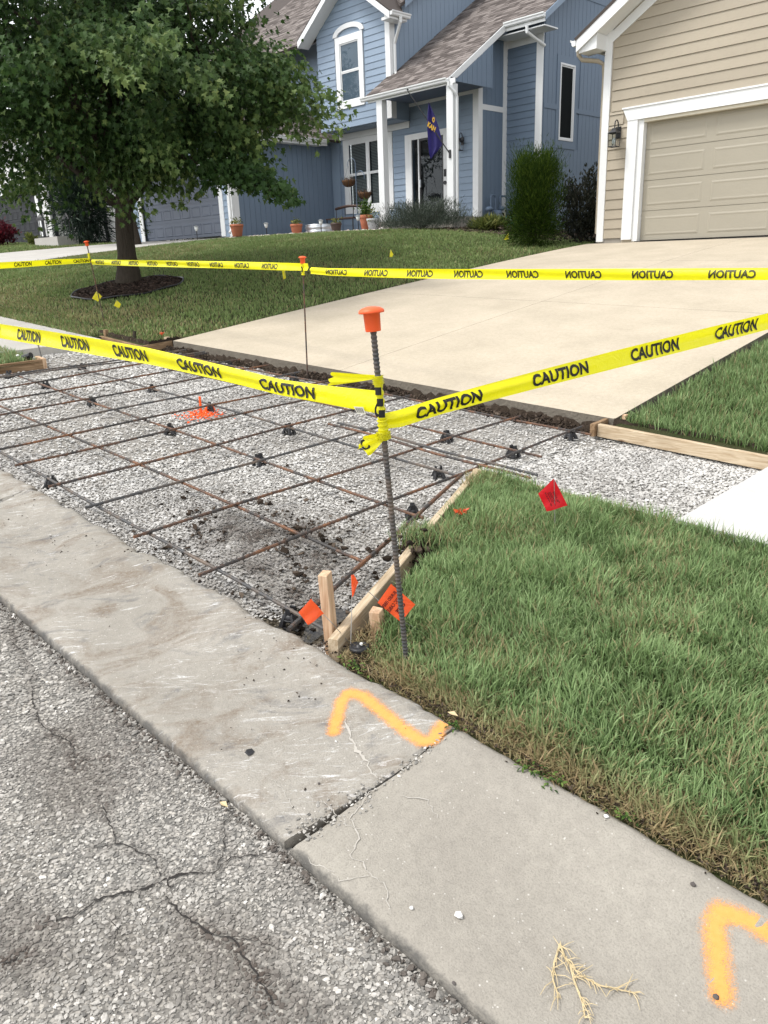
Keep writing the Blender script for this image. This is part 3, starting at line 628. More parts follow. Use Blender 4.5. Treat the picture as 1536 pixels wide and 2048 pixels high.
lawn('grass', [(-2.06, 1.72), (2.2, 1.72), (2.2, 3.72), (-2.9, 3.66)], 20000, verge_z, .080, .0050, M['grass'], 2, vd, .85, .28, denf=lambda x, y: np.clip(.3+(y-1.70)*5.5, 0, 1)*np.clip(((x+2.085)*.916+(y-1.70)*.402-.05-.085*np.clip((3.1-y)/1.2, 0, 1))*14, 0, 1))
lawn('dry_thatch', [(-2.02, 1.69), (2.2, 1.69), (2.2, 1.95), (-2.1, 1.95)], 34000, verge_z, .06, .0032, M['grass'], 1, lambda x, y: np.clip(.6+rng.random(len(x))*.6, 0, 1), 1.45, .2, denf=lambda x, y: np.clip(1.0-(y-1.72)*4.5, 0, 1)*np.clip((y-1.67)*14, .25, 1))
lawn('grass', [(-2.8, 5.2), (5, 5.2), (5, 16), (-2.5, 16)], 5200, lambda x, y: L(x, y), .10, .0062, M['grass'], 2, lambda x, y: (rng.random(len(x)) < .10)*.7, .7, .4)
ldirt = lambda x, y: np.clip((rng.random(len(x)) < .07+.33*np.clip((vnoise(x, y, 1.6, 61)-.5)*2.5, 0, 1)+.25*(y < 6.0))*.6, 0, 1)
tree_xy = (-13.55, 6.95)
lawn('lawn_grass', [(-21.6, 5.05), (-9.05, 5.05), (-8.86, 5.4), (-8.88, 14.6), (-9.2, 16.5), (-15, 16.4), (-18, 15.6), (-21.6, 14.6)], 1100, lambda x, y: L(x, y), .060, .0118, M['lawn_grass'], 1, ldirt, .7, 1.2,
     denf=lambda x, y: (np.hypot(x-tree_xy[0], y-tree_xy[1]) > .97)*1.0)
lawn('lawn_grass', [(-10.4, 4.72), (-8.95, 4.72), (-8.95, 5.06), (-10.4, 5.06)], 2200, lambda x, y: G(x, y)+.1, .05, .008, M['lawn_grass'], 1, lambda x, y: (rng.random(len(x)) < .3)*.7, .8, .5, denf=lambda x, y: np.clip((y-4.68)*3, 0, 1))
lawn('lawn_grass', [(-20, 4.5), (-10.1, 4.5), (-10.1, 5.1), (-20, 5.1)], 1700, lambda x, y: G(x, y)+.09, .055, .009, M['lawn_grass'], 1, lambda x, y: (rng.random(len(x)) < .35)*.7, .8, .8)
lawn('lawn_grass', [(-44, 5.0), (-27.9, 5.0), (-27.9, 14.6), (-44, 14.6)], 300, L, .07, .02, M['lawn_grass'], 1, ldirt, .7, 1.5)
lawn('grass', [(-9.1, 1.72), (-8.98, 3.4), (-12, 3.4), (-12, 1.72)], 4200, lambda x, y: G(x, y)+.08, .085, .006, M['grass'], 2, lambda x, y: (rng.random(len(x)) < .2)*.7, .8, .4)

# ================================================================ HOUSES
# a wall is described by its origin, a unit direction along it and its outward normal
class Wall:
    def __init__(s, house, org, ud, nd): s.h = house; s.o = np.array(org, float); s.u = np.array(ud, float); s.n = np.array(nd, float)
    def P(s, u, z, d=0.0): p = s.o + s.u*u + s.n*d; return (p[0], p[1], z)
    def slab(s, mb, u0, u1, z0, z1, d0, d1, mi=0):
        mb.prism([s.P(u0, z0, d0), s.P(u1, z0, d0), s.P(u1, z1, d0), s.P(u0, z1, d0)], np.array(s.P(0, 0, d1))-np.array(s.P(0, 0, d0)), mi); return mb
    def trim(s, name, u0, u1, z0, z1, d0, d1, mat, parent=None):
        mb = MB(); s.slab(mb, u0, u1, z0, z1, d0, d1); return obj(name, mb, mat, parent or s.h)
    def board(s, u0, u1, z0, z1, mat, v0=None, v1=None):
        """one lapped board: thick at its bottom edge, thin at the top; v0, v1 are the ends at the top edge"""
        v0 = u0 if v0 is None else v0; v1 = u1 if v1 is None else v1; j = random.uniform(-.0015, .0015)
        a = [s.P(u0, z0, 0.0), s.P(u1, z0, 0.0), s.P(v1, z1, 0.0), s.P(v0, z1, 0.0), s.P(u0, z0, .021+j), s.P(u1, z0, .021+j), s.P(v1, z1-.001, .005), s.P(v0, z1-.001, .005)]
        for k_ in ('blue', 'blue_shaded', 'tan'):
            if mat is M[k_]: mat = M[k_+random.choice(['', '', 'b', 'c'])]; break
        return obj('siding_board', MB().add(a, [(0,3,2,1),(4,5,6,7),(0,1,5,4),(1,2,6,5),(2,3,7,6),(3,0,4,7)]), mat, s.h)
    def siding(s, u0, u1, z0, z1, mat, holes=(), ex=.178, ends=None):
        z = z0
        while z < z1-.01:
            zt = min(z+ex, z1); parts = [(u0, u1, z, zt)]
            for (a, b, c, d) in holes:
                nw = []
                for (p, q, r, t) in parts:
                    if c >= t-.01 or d <= r+.01 or a >= q or b <= p: nw.append((p, q, r, t)); continue
                    if a > p+.02: nw.append((p, a, r, t))
                    if b < q-.02: nw.append((b, q, r, t))
                    if c > r+.02: nw.append((max(p, a), min(q, b), r, c))
                    if d < t-.02: nw.append((max(p, a), min(q, b), d, t))
                parts = nw
            for (p, q, r, t) in parts:
                if ends:
                    a0, b0 = ends(r); a1, b1 = ends(t); lo = (max(p, a0), min(q, b0)); hi = (max(p, a1), min(q, b1))
                    if hi[1]-hi[0] < .02: hi = ((hi[0]+hi[1])/2-.01, (hi[0]+hi[1])/2+.01)
                    if lo[1]-lo[0] > .05: s.board(lo[0], lo[1], r, t-.002, mat, *hi)
                else: s.board(p, q, r, t-.002, mat)
            z += ex
    def grooved(s, u0, u1, z0, ztop, mat, w=.203, holes=(), zbot=None):
        """vertical grooved sheet siding: strips with open grooves; ztop, zbot may be functions of u"""
        tf = ztop if callable(ztop) else (lambda u: ztop); bf = zbot if zbot else (lambda u: z0); u = u0
        while u < u1-.01:
            v = min(u+w, u1); segs = [(bf, tf)]
            for (a, b, c, d) in holes:
                if b > u and a < v: segs = [(bf, lambda q_, c=c: c), (lambda q_, d=d: d, tf)]
            for lo, hi in segs:
                if hi(u)-lo(u) > .03 or hi(v)-lo(v) > .03:
                    mb = MB(); e = .005
                    mb.prism([s.P(u+e, lo(u), 0), s.P(v-e, lo(v), 0), s.P(v-e, max(hi(v), lo(v)+.01), 0), s.P(u+e, max(hi(u), lo(u)+.01), 0)], s.n*.012)
                    obj('siding_panel', mb, mat, s.h)
            u = v
    def window(s, u0, u1, z0, z1, tw, cols=1, mat=None, blind=True, arch=0, head=.16, sash=True):
        """casing of width tw round the opening u0..u1, z0..z1"""
        mat = mat or M['white']; mb = MB()
        s.slab(mb, u0-tw, u0, z0-tw, z1+head, .0, .045); s.slab(mb, u1, u1+tw, z0-tw, z1+head, .0, .045)
        s.slab(mb, u0, u1, z1, z1+head, .0, .043); s.slab(mb, u0, u1, z0-tw, z0, .0, .043)
        fr = obj('window', mb, mat, s.h)
        cw = (u1-u0)/cols
        for i in range(cols):
            a, b = u0+cw*i+(.045 if i else 0), u0+cw*(i+1)-(.045 if i < cols-1 else 0)
            if i < cols-1: s.trim('mullion', b, b+.09, z0, z1, .0, .034, mat, fr)
            zm = (z0+z1)/2+.02
            rows = ((z0, zm, .012), (zm, z1, .02)) if sash else ((z0, z1, .015),)
            for (p, q_, d) in rows:
                mb = MB(); f = .038
                s.slab(mb, a, a+f, p, q_, d-.012, d); s.slab(mb, b-f, b, p, q_, d-.012, d); s.slab(mb, a+f, b-f, p, p+f, d-.012, d); s.slab(mb, a+f, b-f, q_-f, q_, d-.012, d)
                obj('sash', mb, mat, fr); mb = MB(); mb.add([s.P(a+f, p+f, d-.006), s.P(b-f, p+f, d-.006), s.P(b-f, q_-f, d-.006), s.P(a+f, q_-f, d-.006)], [(0, 1, 2, 3)]); obj('pane', mb, M['glass'] if blind else M['glass_painted_dark'], fr)
            if blind:
                mb = MB(); z = z0+.05
                while z < z1: mb.add([s.P(a+.03, z, -.055), s.P(b-.03, z, -.055), s.P(b-.03, z+.036, -.085), s.P(a+.03, z+.036, -.085)], [(0, 1, 2, 3)]); z += .045
                kind(obj('blind', mb, M['blind'], fr), 'stuff')
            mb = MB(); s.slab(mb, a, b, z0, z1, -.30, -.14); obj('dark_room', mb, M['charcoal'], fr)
        return fr
    def garage_door(s, u0, u1, z0, z1, mat, rows, cols, long=False, d=-.12):
        t = MB(); s.slab(t, u0, u1, z0, z1, d-.05, d-.012); gd = obj('garage_door', t, mat, s.h); rh = (z1-z0)/rows
        for r in range(rows):
            a, b = z0+rh*r, z0+rh*(r+1)
            mb = MB(); s.slab(mb, u0+.002, u1-.002, a+.006, b-.006, d-.012, d); obj('door_section', mb, mat, gd)
            cw = (u1-u0)/cols
            for c in range(cols):
                p, q_ = u0+cw*c+cw*.05+.02, u0+cw*(c+1)-cw*.05-.02; e, f = a+rh*.17, b-rh*.19; mb = MB(); g = .028
                o4 = [(p, e), (q_, e), (q_, f), (p, f)]; i4 = [(p+g, e+g), (q_-g, e+g), (q_-g, f-g), (p+g, f-g)]; j4 = [(p+2*g, e+2*g), (q_-2*g, e+2*g), (q_-2*g, f-2*g), (p+2*g, f-2*g)]
                V = [s.P(*w_, d+.001) for w_ in o4]+[s.P(*w_, d+(.008 if long else .015)) for w_ in i4]+[s.P(*w_, d+.004) for w_ in j4]
                mb.add(V, [(k, (k+1) % 4, 4+(k+1) % 4, 4+k) for k in range(4)]+[(4+k, 4+(k+1) % 4, 8+(k+1) % 4, 8+k) for k in range(4)]+[(8, 9, 10, 11)])
                mb2 = MB()
                obj('raised_panel', mb, mat, gd)
        return gd
def shingles(name, house, P0, ax, up, wf, slope_len, ex=.145):
    """courses of tabs on a roof plane: P0 eave corner, ax unit along the eave, up unit up the slope; wf(s) gives the (from, to) along ax at slope distance s"""
    P0, ax, up = np.array(P0, float), np.array(ax, float), np.array(up, float); nn = np.cross(ax, up); nn *= np.sign(nn[2])
    V = []; Fc = []; rn = []; s_ = 0.0; row = 0
    while s_ < slope_len:
        a, b = wf(s_); u = a-random.random()*.3
        while u < b:
            wd = random.uniform(.16, .34); p, q_ = max(u, a), min(u+wd-.004, b); u += wd
            if q_-p < .02: continue
            h = random.choice([.006, .009, .012]); s2 = s_+ex+.03; k = len(V)
            for (x_, y_, t) in ((p, s_, 0), (q_, s_, 0), (q_, s2, 0), (p, s2, 0), (p, s_, h), (q_, s_, h), (q_, s2, .0015), (p, s2, .0015)): V.append(P0+ax*x_+up*y_+nn*(t+.012))
            Fc += [(k+4, k+5, k+6, k+7), (k, k+1, k+5, k+4), (k+1, k+2, k+6, k+5), (k+3, k, k+4, k+7)]; rn += [random.random()]*8
        s_ += ex; row += 1
    return kind(npobj(name, np.array(V), np.array(Fc), M['shingle'], house, {'rnd': np.array(rn)}), 'stuff')
def roof_slab(house, pts, th, mat, name='roof'):
    pts = [np.array(p, float) for p in pts]; n = np.cross(pts[1]-pts[0], pts[2]-pts[0]); n /= np.linalg.norm(n); n *= -np.sign(n[2])
    return obj(name, MB().prism(pts, n*th), mat, house)
def gutter(house, a, b, out, mat=None):
    """ogee gutter from a to b hung on the outer side 'out'"""
    a, b, out = np.array(a, float), np.array(b, float), np.array(out, float); mb = MB()
    pr = [(0, 0), (.0, -.11), (.06, -.115), (.085, -.09), (.09, -.05), (.115, -.03), (.118, 0), (.108, 0), (.10, -.025), (.02, -.02)]
    mb.prism([a+out*o_+np.array([0, 0, z_]) for o_, z_ in pr], b-a); return obj('gutter', mb, mat or M['white'], house)
def downspout(house, pts, mat, r=.042):
    return obj('downspout', MB().tube(pts, r, 8), mat, house)
FR, RT = (1, 0, 0), (0, 1, 0)      # along a street-facing wall; along a wall that faces +X

# ---------------------------------------------------------------- tan house with the long garage door
tan = thing('tan_house', 'tan lap sided house with white trim and wide beige garage door', 'house', (-5.4, 14.58, 1.6))
TW = Wall(tan, (0, 14.58, 0), FR, (0, -1, 0))
mb = MB(); A_, B_ = -8.58, -1.8
mb.box(A_, -7.80, 14.585, 15.0, 1.3, 3.9); mb.box(-2.85, B_, 14.585, 15.0, 1.3, 3.9); mb.prism([(A_, 14.585, 3.9), (B_, 14.585, 3.9), (B_, 14.585, 5.4), (-5.2, 14.585, 7.45), (A_, 14.585, 5.4)], (0, .4, 0))
mb.box(A_, A_+.2, 15, 32, 1.3, 5.3); obj('wall', mb, M['tan'], tan)
TW.trim('foundation', A_, -8.07, 1.35, 1.70, -.2, -.004, M['fnd'])
RK = lambda z: (-8.60 + max(0, (z-5.42)/.6), -1.8)
TW.siding(-8.46, -8.065, 1.70, 3.72, M['tan'])
TW.siding(-8.46, -2.0, 3.72, 3.96, M['tan'], holes=[(-8.16, -2.5, 3.6, 3.955)])
TW.siding(-8.46, -2.0, 3.955, 7.3, M['tan'], ends=lambda z: (max(-8.46, -8.42+max(0, (z-5.50)/.6)), -2.0))
TW.trim('corner_board', -8.605, -8.46, 1.64, 5.52, -.02, .03, M['white'])
TW.trim('corner_board', -8.605, -8.585, 1.64, 5.4, -.14, -.0205, M['white'])
mb = MB(); mb.prism([TW.P(-8.06, 3.755, .0), TW.P(-2.6, 3.755, .0), TW.P(-2.5, 3.955, .0), TW.P(-8.16, 3.955, .0)], (0, -.045, 0)); obj('door_header', mb, M['white'], tan)
TW.trim('header_cap', -8.175, -2.48, 3.957, 3.985, .0, .062, M['white'])
TW.trim('door_jamb', -8.06, -7.855, 1.66, 3.753, .0, .036, M['white'])
TW.trim('inner_jamb', -7.853, -7.745, 1.628, 3.75, -.13, -.002, M['white'])
TW.trim('head_stop', -7.742, -2.9, 3.70, 3.752, -.118, .0, M['soffit'])
gd = TW.garage_door(-7.74, -2.86, 1.63, 3.765, M['tan_door'], 4, 4, True)
mb = MB(); TW.slab(mb, -7.74, -2.86, 1.612, 1.632, -.15, -.122); obj('rubber_seal', mb, M['dark'], gd)
# rake: barge board, wide soffit, roof
def rake_pts(x0, z0, sl_, L_, y): return (x0, y, z0), (x0+L_, y, z0+sl_*L_)
a = np.array((-8.98, 14.18, 5.13)); b = a+np.array((3.78, 0, 2.27))
obj('barge_board', MB().prism([a+(0, 0, -.13), b+(0, 0, -.13), b+(0, 0, .08), a+(0, 0, .08)], (0, -.03, 0)), M['white'], tan)
obj('soffit', MB().prism([a+(.02, .002, -.10), b+(0, .002, -.10), b+(0, .40, -.10), a+(.02, .40, -.10)], (0, 0, .03)), M['white'], tan)
obj('frieze_board', MB().prism([(-8.60, 14.575, 5.22), (-5.2, 14.575, 7.26), (-5.2, 14.575, 7.06), (-8.46, 14.575, 5.12), (-8.60, 14.575, 5.02)], (0, -.026, 0)), M['white'], tan)
obj('cornice_return', MB().prism([(-8.95, 14.2, 4.98), (-8.58, 14.2, 5.00), (-8.58, 14.2, 5.25), (-8.95, 14.2, 5.06)], (0, .36, 0)), M['white'], tan)
roof_slab(tan, [(-9.02, 14.14, 5.23), (-9.02, 32, 5.23), (-5.2, 32, 7.52), (-5.2, 14.14, 7.52)], .05, M['shingle'])
roof_slab(tan, [(-1.4, 32, 5.23), (-1.4, 14.14, 5.23), (-5.2, 14.14, 7.52), (-5.2, 32, 7.52)], .05, M['shingle'])
gutter(tan, (-9.0, 14.16, 5.22), (-9.0, 24, 5.22), (-1, 0, 0))
downspout(tan, [(-9.06, 14.35, 5.12), (-9.04, 14.35, 4.98), (-8.98, 14.38, 4.90), (-8.74, 14.55, 4.86), (-8.66, 14.62, 4.80), (-8.66, 14.66, 4.6), (-8.66, 14.66, 1.8)], M['tan'], .04)

# ---------------------------------------------------------------- blue house
bh = thing('blue_house', 'blue two storey house with white trim and shingled porch roof', 'house', (-18, 18, 2.3))
GF = Wall(bh, (0, 14.75, 0), FR, (0, -1, 0)); GS = Wall(bh, (-21.35, 0, 0), RT, (1, 0, 0)); LW = Wall(bh, (0, 19.0, 0), FR, (0, -1, 0)); UG = Wall(bh, (0, 18.2, 0), FR, (0, -1, 0))
US = Wall(bh, (-17.76, 0, 0), RT, (1, 0, 0)); PS = Wall(bh, (-15.15, 0, 0), RT, (1, 0, 0)); BY = Wall(bh, (0, 20.3, 0), FR, (0, -1, 0)); ES = Wall(bh, (-13.9, 0, 0), RT, (1, 0, 0))
proof = lambda y: 5.85 + .66*(y-17.2)           # porch roof surface
mb = MB()
mb.box(-28.7, -26.95, 14.755, 15.0, 1.9, 5.1); mb.box(-22.06, -21.36, 14.755, 15.0, 1.9, 5.1); mb.box(-26.95, -22.06, 14.755, 15.0, 4.46, 5.1); mb.prism([(-28.7, 14.755, 5.1), (-21.36, 14.755, 5.1), (-25, 14.755, 7.7)], (0, .3, 0))
mb.box(-21.55, -21.355, 15.0, 19.2, 1.9, 5.12); mb.box(-21.36, -20.82, 19.005, 19.3, 2.0, 8); mb.box(-20.82, -18.55, 19.005, 19.3, 2.0, 2.93); mb.box(-20.82, -18.55, 19.005, 19.3, 5.25, 8); mb.box(-18.55, -17.72, 19.005, 19.3, 2.0, 7); mb.box(-17.72, -16.43, 19.005, 19.3, 4.86, 7); mb.box(-16.43, -15.16, 19.005, 19.3, 2.0, 6.9)
mb.box(-15.4, -15.155, 19.3, 20.3, 2.0, 7.2); mb.box(-15.155, -13.905, 20.305, 20.5, 2.0, 7.5); mb.prism([(-13.905, 20.5, 2.0), (-13.905, 31, 2.0), (-13.905, 31, 15.0), (-13.905, 20.5, 8.0)], (-.2, 0, 0))
obj('wall', mb, M['blue_shaded'], bh)
# garage front
gd = GF.garage_door(-26.95, -22.06, 2.33, 4.46, M['darkdoor'], 4, 8, d=-.08)
for u0, u1 in ((-22.06, -21.83), (-27.18, -26.95)): GF.trim('door_jamb', u0, u1, 2.3, 4.62, -.06, .03, M['white'])
GF.trim('door_header', -26.95, -22.06, 4.46, 4.62, -.06, .03, M['white'])
GF.siding(-21.83, -21.58, 2.28, 5.1, M['blue']); GF.siding(-28.5, -27.18, 2.28, 5.1, M['blue']); GF.siding(-28.5, -21.58, 4.62, 5.1, M['blue'], holes=[(-28.5, -27.18, 4, 6), (-21.83, -21.5, 4, 6)])
GF.siding(-28.5, -21.5, 5.1, 7.4, M['blue'], ends=lambda z: (-28.5+(z-5.1)/.7, -21.5-(z-5.1)/.7))
GF.trim('corner_board', -21.58, -21.34, 2.28, 5.1, .0, .032, M['white']); GS.trim('corner_board', 14.75, 14.97, 2.28, 5.1, .0, .03, M['white'])
GS.grooved(14.97, 18.86, 2.22, 5.1, M['blue_shaded'])
# garage roof
for (x0, x1, nm) in ((-20.93, -25.0, 1), (-29.1, -25.0, -1)):
    roof_slab(bh, [(x0, 14.3, 5.2), (x0, 19.5, 5.2), (x1, 19.5, 8.05), (x1, 14.3, 8.05)] if nm > 0 else [(x0, 19.5, 5.2), (x0, 14.3, 5.2), (x1, 14.3, 8.05), (x1, 19.5, 8.05)], .06, M['shingle'])
sl_ = np.array((-4.07, 0, 2.85)); shingles('shingles', bh, (-20.93, 14.3, 5.2), (0, 1, 0), sl_/np.linalg.norm(sl_), lambda s: (0, 4.6), 4.9)
obj('fascia', MB().box(-20.95, -20.91, 14.3, 18.35, 5.02, 5.19), M['white'], bh); gutter(bh, (-20.905, 14.3, 5.2), (-20.905, 18.3, 5.2), (1, 0, 0))
obj('soffit', MB().box(-21.33, -20.955, 14.32, 18.3, 5.04, 5.07), M['white'], bh)
obj('barge_board', MB().prism([(-20.9, 14.30, 5.0), (-25, 14.30, 7.87), (-25, 14.30, 8.06), (-20.9, 14.30, 5.2)], (0, -.03, 0)), M['white'], bh)
obj('barge_board', MB().prism([(-29.1, 14.30, 5.0), (-25, 14.30, 7.87), (-25, 14.30, 8.06), (-29.1, 14.30, 5.2)], (0, -.03, 0)), M['white'], bh)
downspout(bh, [(-20.83, 14.42, 5.1), (-20.85, 14.42, 4.98), (-21.1, 14.5, 4.8), (-21.29, 14.6, 4.7), (-21.3, 14.62, 2.5), (-21.28, 14.5, 2.38)], M['white'])
# window wall and porch wall
LW.trim('corner_board', -21.33, -21.13, 2.2, 5.15, .0, .028, M['white'])
whole = [(-20.82, -18.55, 2.93, 5.32), (-17.99, -16.28, 2.2, 5.02)]
LW.siding(-21.13, -15.32, 2.22, 5.78, M['blue'], holes=whole)
LW.window(-20.60, -18.75, 3.15, 5.07, .215, 2, head=.14); LW.trim('frieze_board', -21.2, -17.78, 5.22, 5.39, .0, .05, M['white'])
LW.trim('frieze_board', -17.78, -15.32, 5.78, 5.92, .0, .035, M['white'])
LW.trim('corner_board', -18.0, -17.78, 5.22, 5.78, .0, .034, M['white'])
LW.trim('corner_board', -15.32, -15.12, 2.42, 5.92, .0, .033, M['white'])
# front door
dr = LW.trim('door_frame', -17.99, -17.72, 2.5, 5.02, .0, .04, M['white']); LW.trim('door_jamb', -16.43, -16.28, 2.5, 5.02, .0, .04, M['white'], dr); LW.trim('door_head', -17.72, -16.43, 4.86, 5.02, .0, .038, M['white'], dr)
LW.trim('mullion', -17.47, -17.42, 2.5, 4.86, -.05, .022, M['white'], dr)
fd = LW.trim('front_door', -17.42, -16.43, 2.52, 4.86, -.12, -.06, M['charcoal'])
for z0, z1 in ((2.75, 3.45), (3.65, 4.6)):
    for u0, u1 in ((-17.3, -16.98), (-16.87, -16.55)): LW.trim('raised_panel', u0, u1, z0, z1, -.06, -.045, M['charcoal'], fd)
mb = MB(); mb.add([LW.P(-17.36, 2.56, .01), LW.P(-16.5, 2.56, .01), LW.P(-16.5, 4.8, .01), LW.P(-17.36, 4.8, .01)], [(0, 1, 2, 3)]); obj('storm_glass', mb, M['glass'], fd)
mb = MB(); LW.slab(mb, -17.42, -17.36, 2.52, 4.86, -.05, .02); LW.slab(mb, -16.5, -16.43, 2.52, 4.86, -.05, .02); LW.slab(mb, -17.36, -16.5, 4.80, 4.86, -.05, .02); obj('storm_frame', mb, M['black_metal'], fd)
obj('handle', MB().box(-17.38, -17.35, 18.94, 18.99, 3.5, 3.72), M['galv'], fd)
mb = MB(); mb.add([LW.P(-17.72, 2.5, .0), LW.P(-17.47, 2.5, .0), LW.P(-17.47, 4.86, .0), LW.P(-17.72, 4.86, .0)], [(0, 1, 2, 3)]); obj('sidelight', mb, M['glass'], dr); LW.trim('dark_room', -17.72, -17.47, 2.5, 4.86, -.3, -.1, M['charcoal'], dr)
LW.trim('keypad', -16.40, -16.32, 3.72, 3.92, .04, .06, M['black_plastic'], dr); obj('deadbolt', MB().tube([(-16.36, 18.96, 3.55), (-16.36, 18.93, 3.55)], .055, 12), M['black_metal'], dr)
obj('porch_floor', MB().box(-17.55, -14.5, 17.1, 19.0, 2.1, 2.49), M['fnd'], bh)
# posts, beam, soffit
for x_ in (-17.29, -14.67):
    mb = MB(); mb.box(x_-.11, x_+.11, 17.2, 17.40, 2.49, 5.72); p_ = obj('porch_post', mb, M['white'], bh)
    obj('post_base', MB().box(x_-.13, x_+.13, 17.18, 17.42, 2.492, 2.70), M['white'], p_)
obj('porch_beam', MB().box(-17.75, -14.5, 17.21, 17.25, 5.72, 5.84), M['white'], bh)
obj('porch_ceiling', MB().box(-17.74, -14.68, 17.26, 18.95, 5.86, 5.89), M['navy_soffit'], bh)
# upper gable over the window
gz = lambda z: (max(-20.97, -20.97+(z-8.22)/.7), min(-17.76, -17.76-(z-8.22)/.7))
mb = MB(); mb.prism([(-20.97, 18.205, 5.42), (-17.765, 18.205, 5.42), (-17.765, 18.205, 8.22), (-19.36, 18.205, 9.35), (-20.97, 18.205, 8.22)], (0, .2, 0)); mb.box(-20.97, -17.77, 18.4, 19.0, 5.40, 5.44); obj('gable_wall', mb, M['blue'], bh)
UG.siding(-20.97, -17.93, 5.40, 9.2, M['blue'], holes=[(-20.15, -18.82, 5.93, 8.1)], ends=lambda z: (max(-20.97, -20.97+(z-8.2)/.7), min(-17.93, -17.76-(z-8.2)/.7)))
UG.trim('corner_board', -17.93, -17.74, 5.42, 8.15, .0, .03, M['white']); US.trim('corner_board', 18.2, 18.38, 5.42, 8.1, .0, .022, M['white'])
uw = UG.window(-19.9, -19.06, 6.13, 7.72, .19, 1, head=.19)
arc = lambda r, n=14: [(-19.48+.69*r*math.cos(math.pi*i/n), 7.93+(.29 if r == 1 else .16)*math.sin(math.pi*i/n)) for i in range(n+1)]
o_, i_ = arc(1), arc(.74); mb = MB()
for k in range(14):
    mb.prism([UG.P(*o_[k], .0), UG.P(*o_[k+1], .0), UG.P(*i_[k+1], .0), UG.P(*i_[k], .0)], (0, -.05, 0))
obj('arch_trim', mb, M['white'], uw)
# gable rakes and gable roof
for sgn in (-1, 1):
    e = np.array((-19.36+sgn*2.03, 17.78, 7.94)); p_ = np.array((-19.36, 17.78, 9.36))
    obj('barge_board', MB().prism([e+(0, 0, -.10), p_+(0, 0, -.10), p_+(0, 0, .10), e+(0, 0, .10)], (0, -.03, 0)), M['white'], bh)
    obj('soffit', MB().prism([e+(0, .002, -.09), p_+(0, .002, -.09), p_+(0, .42, -.09), e+(0, .42, -.09)], (0, 0, .03)), M['white'], bh)
    q = [e+(sgn*.02, -.03, .10), e+(sgn*.02, .55, .10), p_+(0, 2.25, .10), p_+(0, -.03, .10)]; roof_slab(bh, q if sgn > 0 else q[::-1], .03, M['shingle'])
gutter(bh, (-17.33, 17.78, 8.03), (-17.33, 18.55, 8.03), (1, 0, 0)); obj('eave_box', MB().box(-17.70, -17.345, 17.82, 18.5, 7.86, 7.93), M['white'], bh)
downspout(bh, [(-17.27, 18.15, 7.93), (-17.27, 18.15, 7.8), (-17.62, 18.3, 7.45), (-17.69, 18.32, 7.35), (-17.69, 18.32, 6.62), (-17.62, 18.3, 6.54)], M['white'], .045)
# long main roof and the wall above the porch roof
mroof = lambda y: 7.95 + .70*(y-17.9)
US.grooved(18.38, 27.4, 0, lambda u: mroof(u)-.12, M['blue'], zbot=lambda u: proof(u)-.05)
obj('gable_side_wall', MB().prism([(-17.78, 18.3, 5.44), (-17.78, 27.5, 5.44), (-17.78, 27.5, mroof(27.5)-.15), (-17.78, 18.3, mroof(18.3)-.15)], (-.1, 0, 0)), M['blue'], bh)
sl_ = np.array((0, 10, 7.0)); sl_ = sl_/np.linalg.norm(sl_)
roof_slab(bh, [(-17.5, 18.35, mroof(18.35)), (-17.5, 27.9, 14.95), (-30, 27.9, 14.95), (-30, 17.9, 7.95), (-21.45, 17.9, 7.95), (-19.36, 19.95, mroof(19.95))], .06, M['shingle'])
shingles('shingles', bh, (-17.5, 17.9, 7.95), (-1, 0, 0), sl_, lambda s: ((3.9-s*.82*.98 if s < 2.4 else 0), 10), 6.0)
shingles('shingles', bh, (-17.5, 18.35, mroof(18.35)), (-1, 0, 0), sl_, lambda s: (0, min(1.86, s*.82*1.16)), 1.85)
obj('barge_board', MB().prism([(-17.49, 18.6, mroof(18.6)-.17), (-17.49, 27.9, mroof(27.9)-.17), (-17.49, 27.9, mroof(27.9)), (-17.49, 18.6, mroof(18.6))], (-.03, 0, 0)), M['blue'], bh)
# porch roof running up behind
sl_ = np.array((0, 1, .66)); sl_ = sl_/np.linalg.norm(sl_)
roof_slab(bh, [(-17.9, 17.2, 5.85), (-14.72, 17.2, 5.85), (-14.72, 19.62, proof(19.62)), (-13.42, 19.62, proof(19.62)), (-13.42, 31, proof(31)), (-17.74, 31, proof(31)), (-17.74, 18.2, proof(18.2)), (-17.9, 18.2, proof(18.2))], .05, M['shingle'])
L0_ = 2.42/sl_[1]
shingles('shingles', bh, (-17.9, 17.2, 5.85), (1, 0, 0), sl_, lambda s: ((0 if s < 1.2 else .16), (3.18 if s < L0_ else 4.48)), 12.0)
gutter(bh, (-17.95, 17.19, 5.86), (-14.70, 17.19, 5.86), (0, -1, 0)); obj('fascia', MB().box(-17.72, -14.72, 17.195, 17.208, 5.70, 5.83), M['white'], bh)
obj('barge_board', MB().prism([(-14.71, 17.2, 5.68), (-14.71, 19.62, proof(19.62)-.17), (-14.71, 19.62, proof(19.62)+.01), (-14.71, 17.2, 5.86)], (.03, 0, 0)), M['white'], bh)
gutter(bh, (-14.7, 19.61, proof(19.62)+.01), (-13.40, 19.61, proof(19.62)+.01), (0, -1, 0)); obj('fascia', MB().box(-14.68, -13.42, 19.615, 19.64, proof(19.62)-.19, proof(19.62)-.03), M['white'], bh)
obj('soffit', MB().box(-15.1, -13.45, 19.65, 20.28, 7.17, 7.20), M['white'], bh)
obj('barge_board', MB().prism([(-13.42, 19.62, proof(19.62)-.16), (-13.42, 31, proof(31)-.16), (-13.42, 31, proof(31)+.01), (-13.42, 19.62, proof(19.62)+.01)], (.03, 0, 0)), M['blue'], bh)
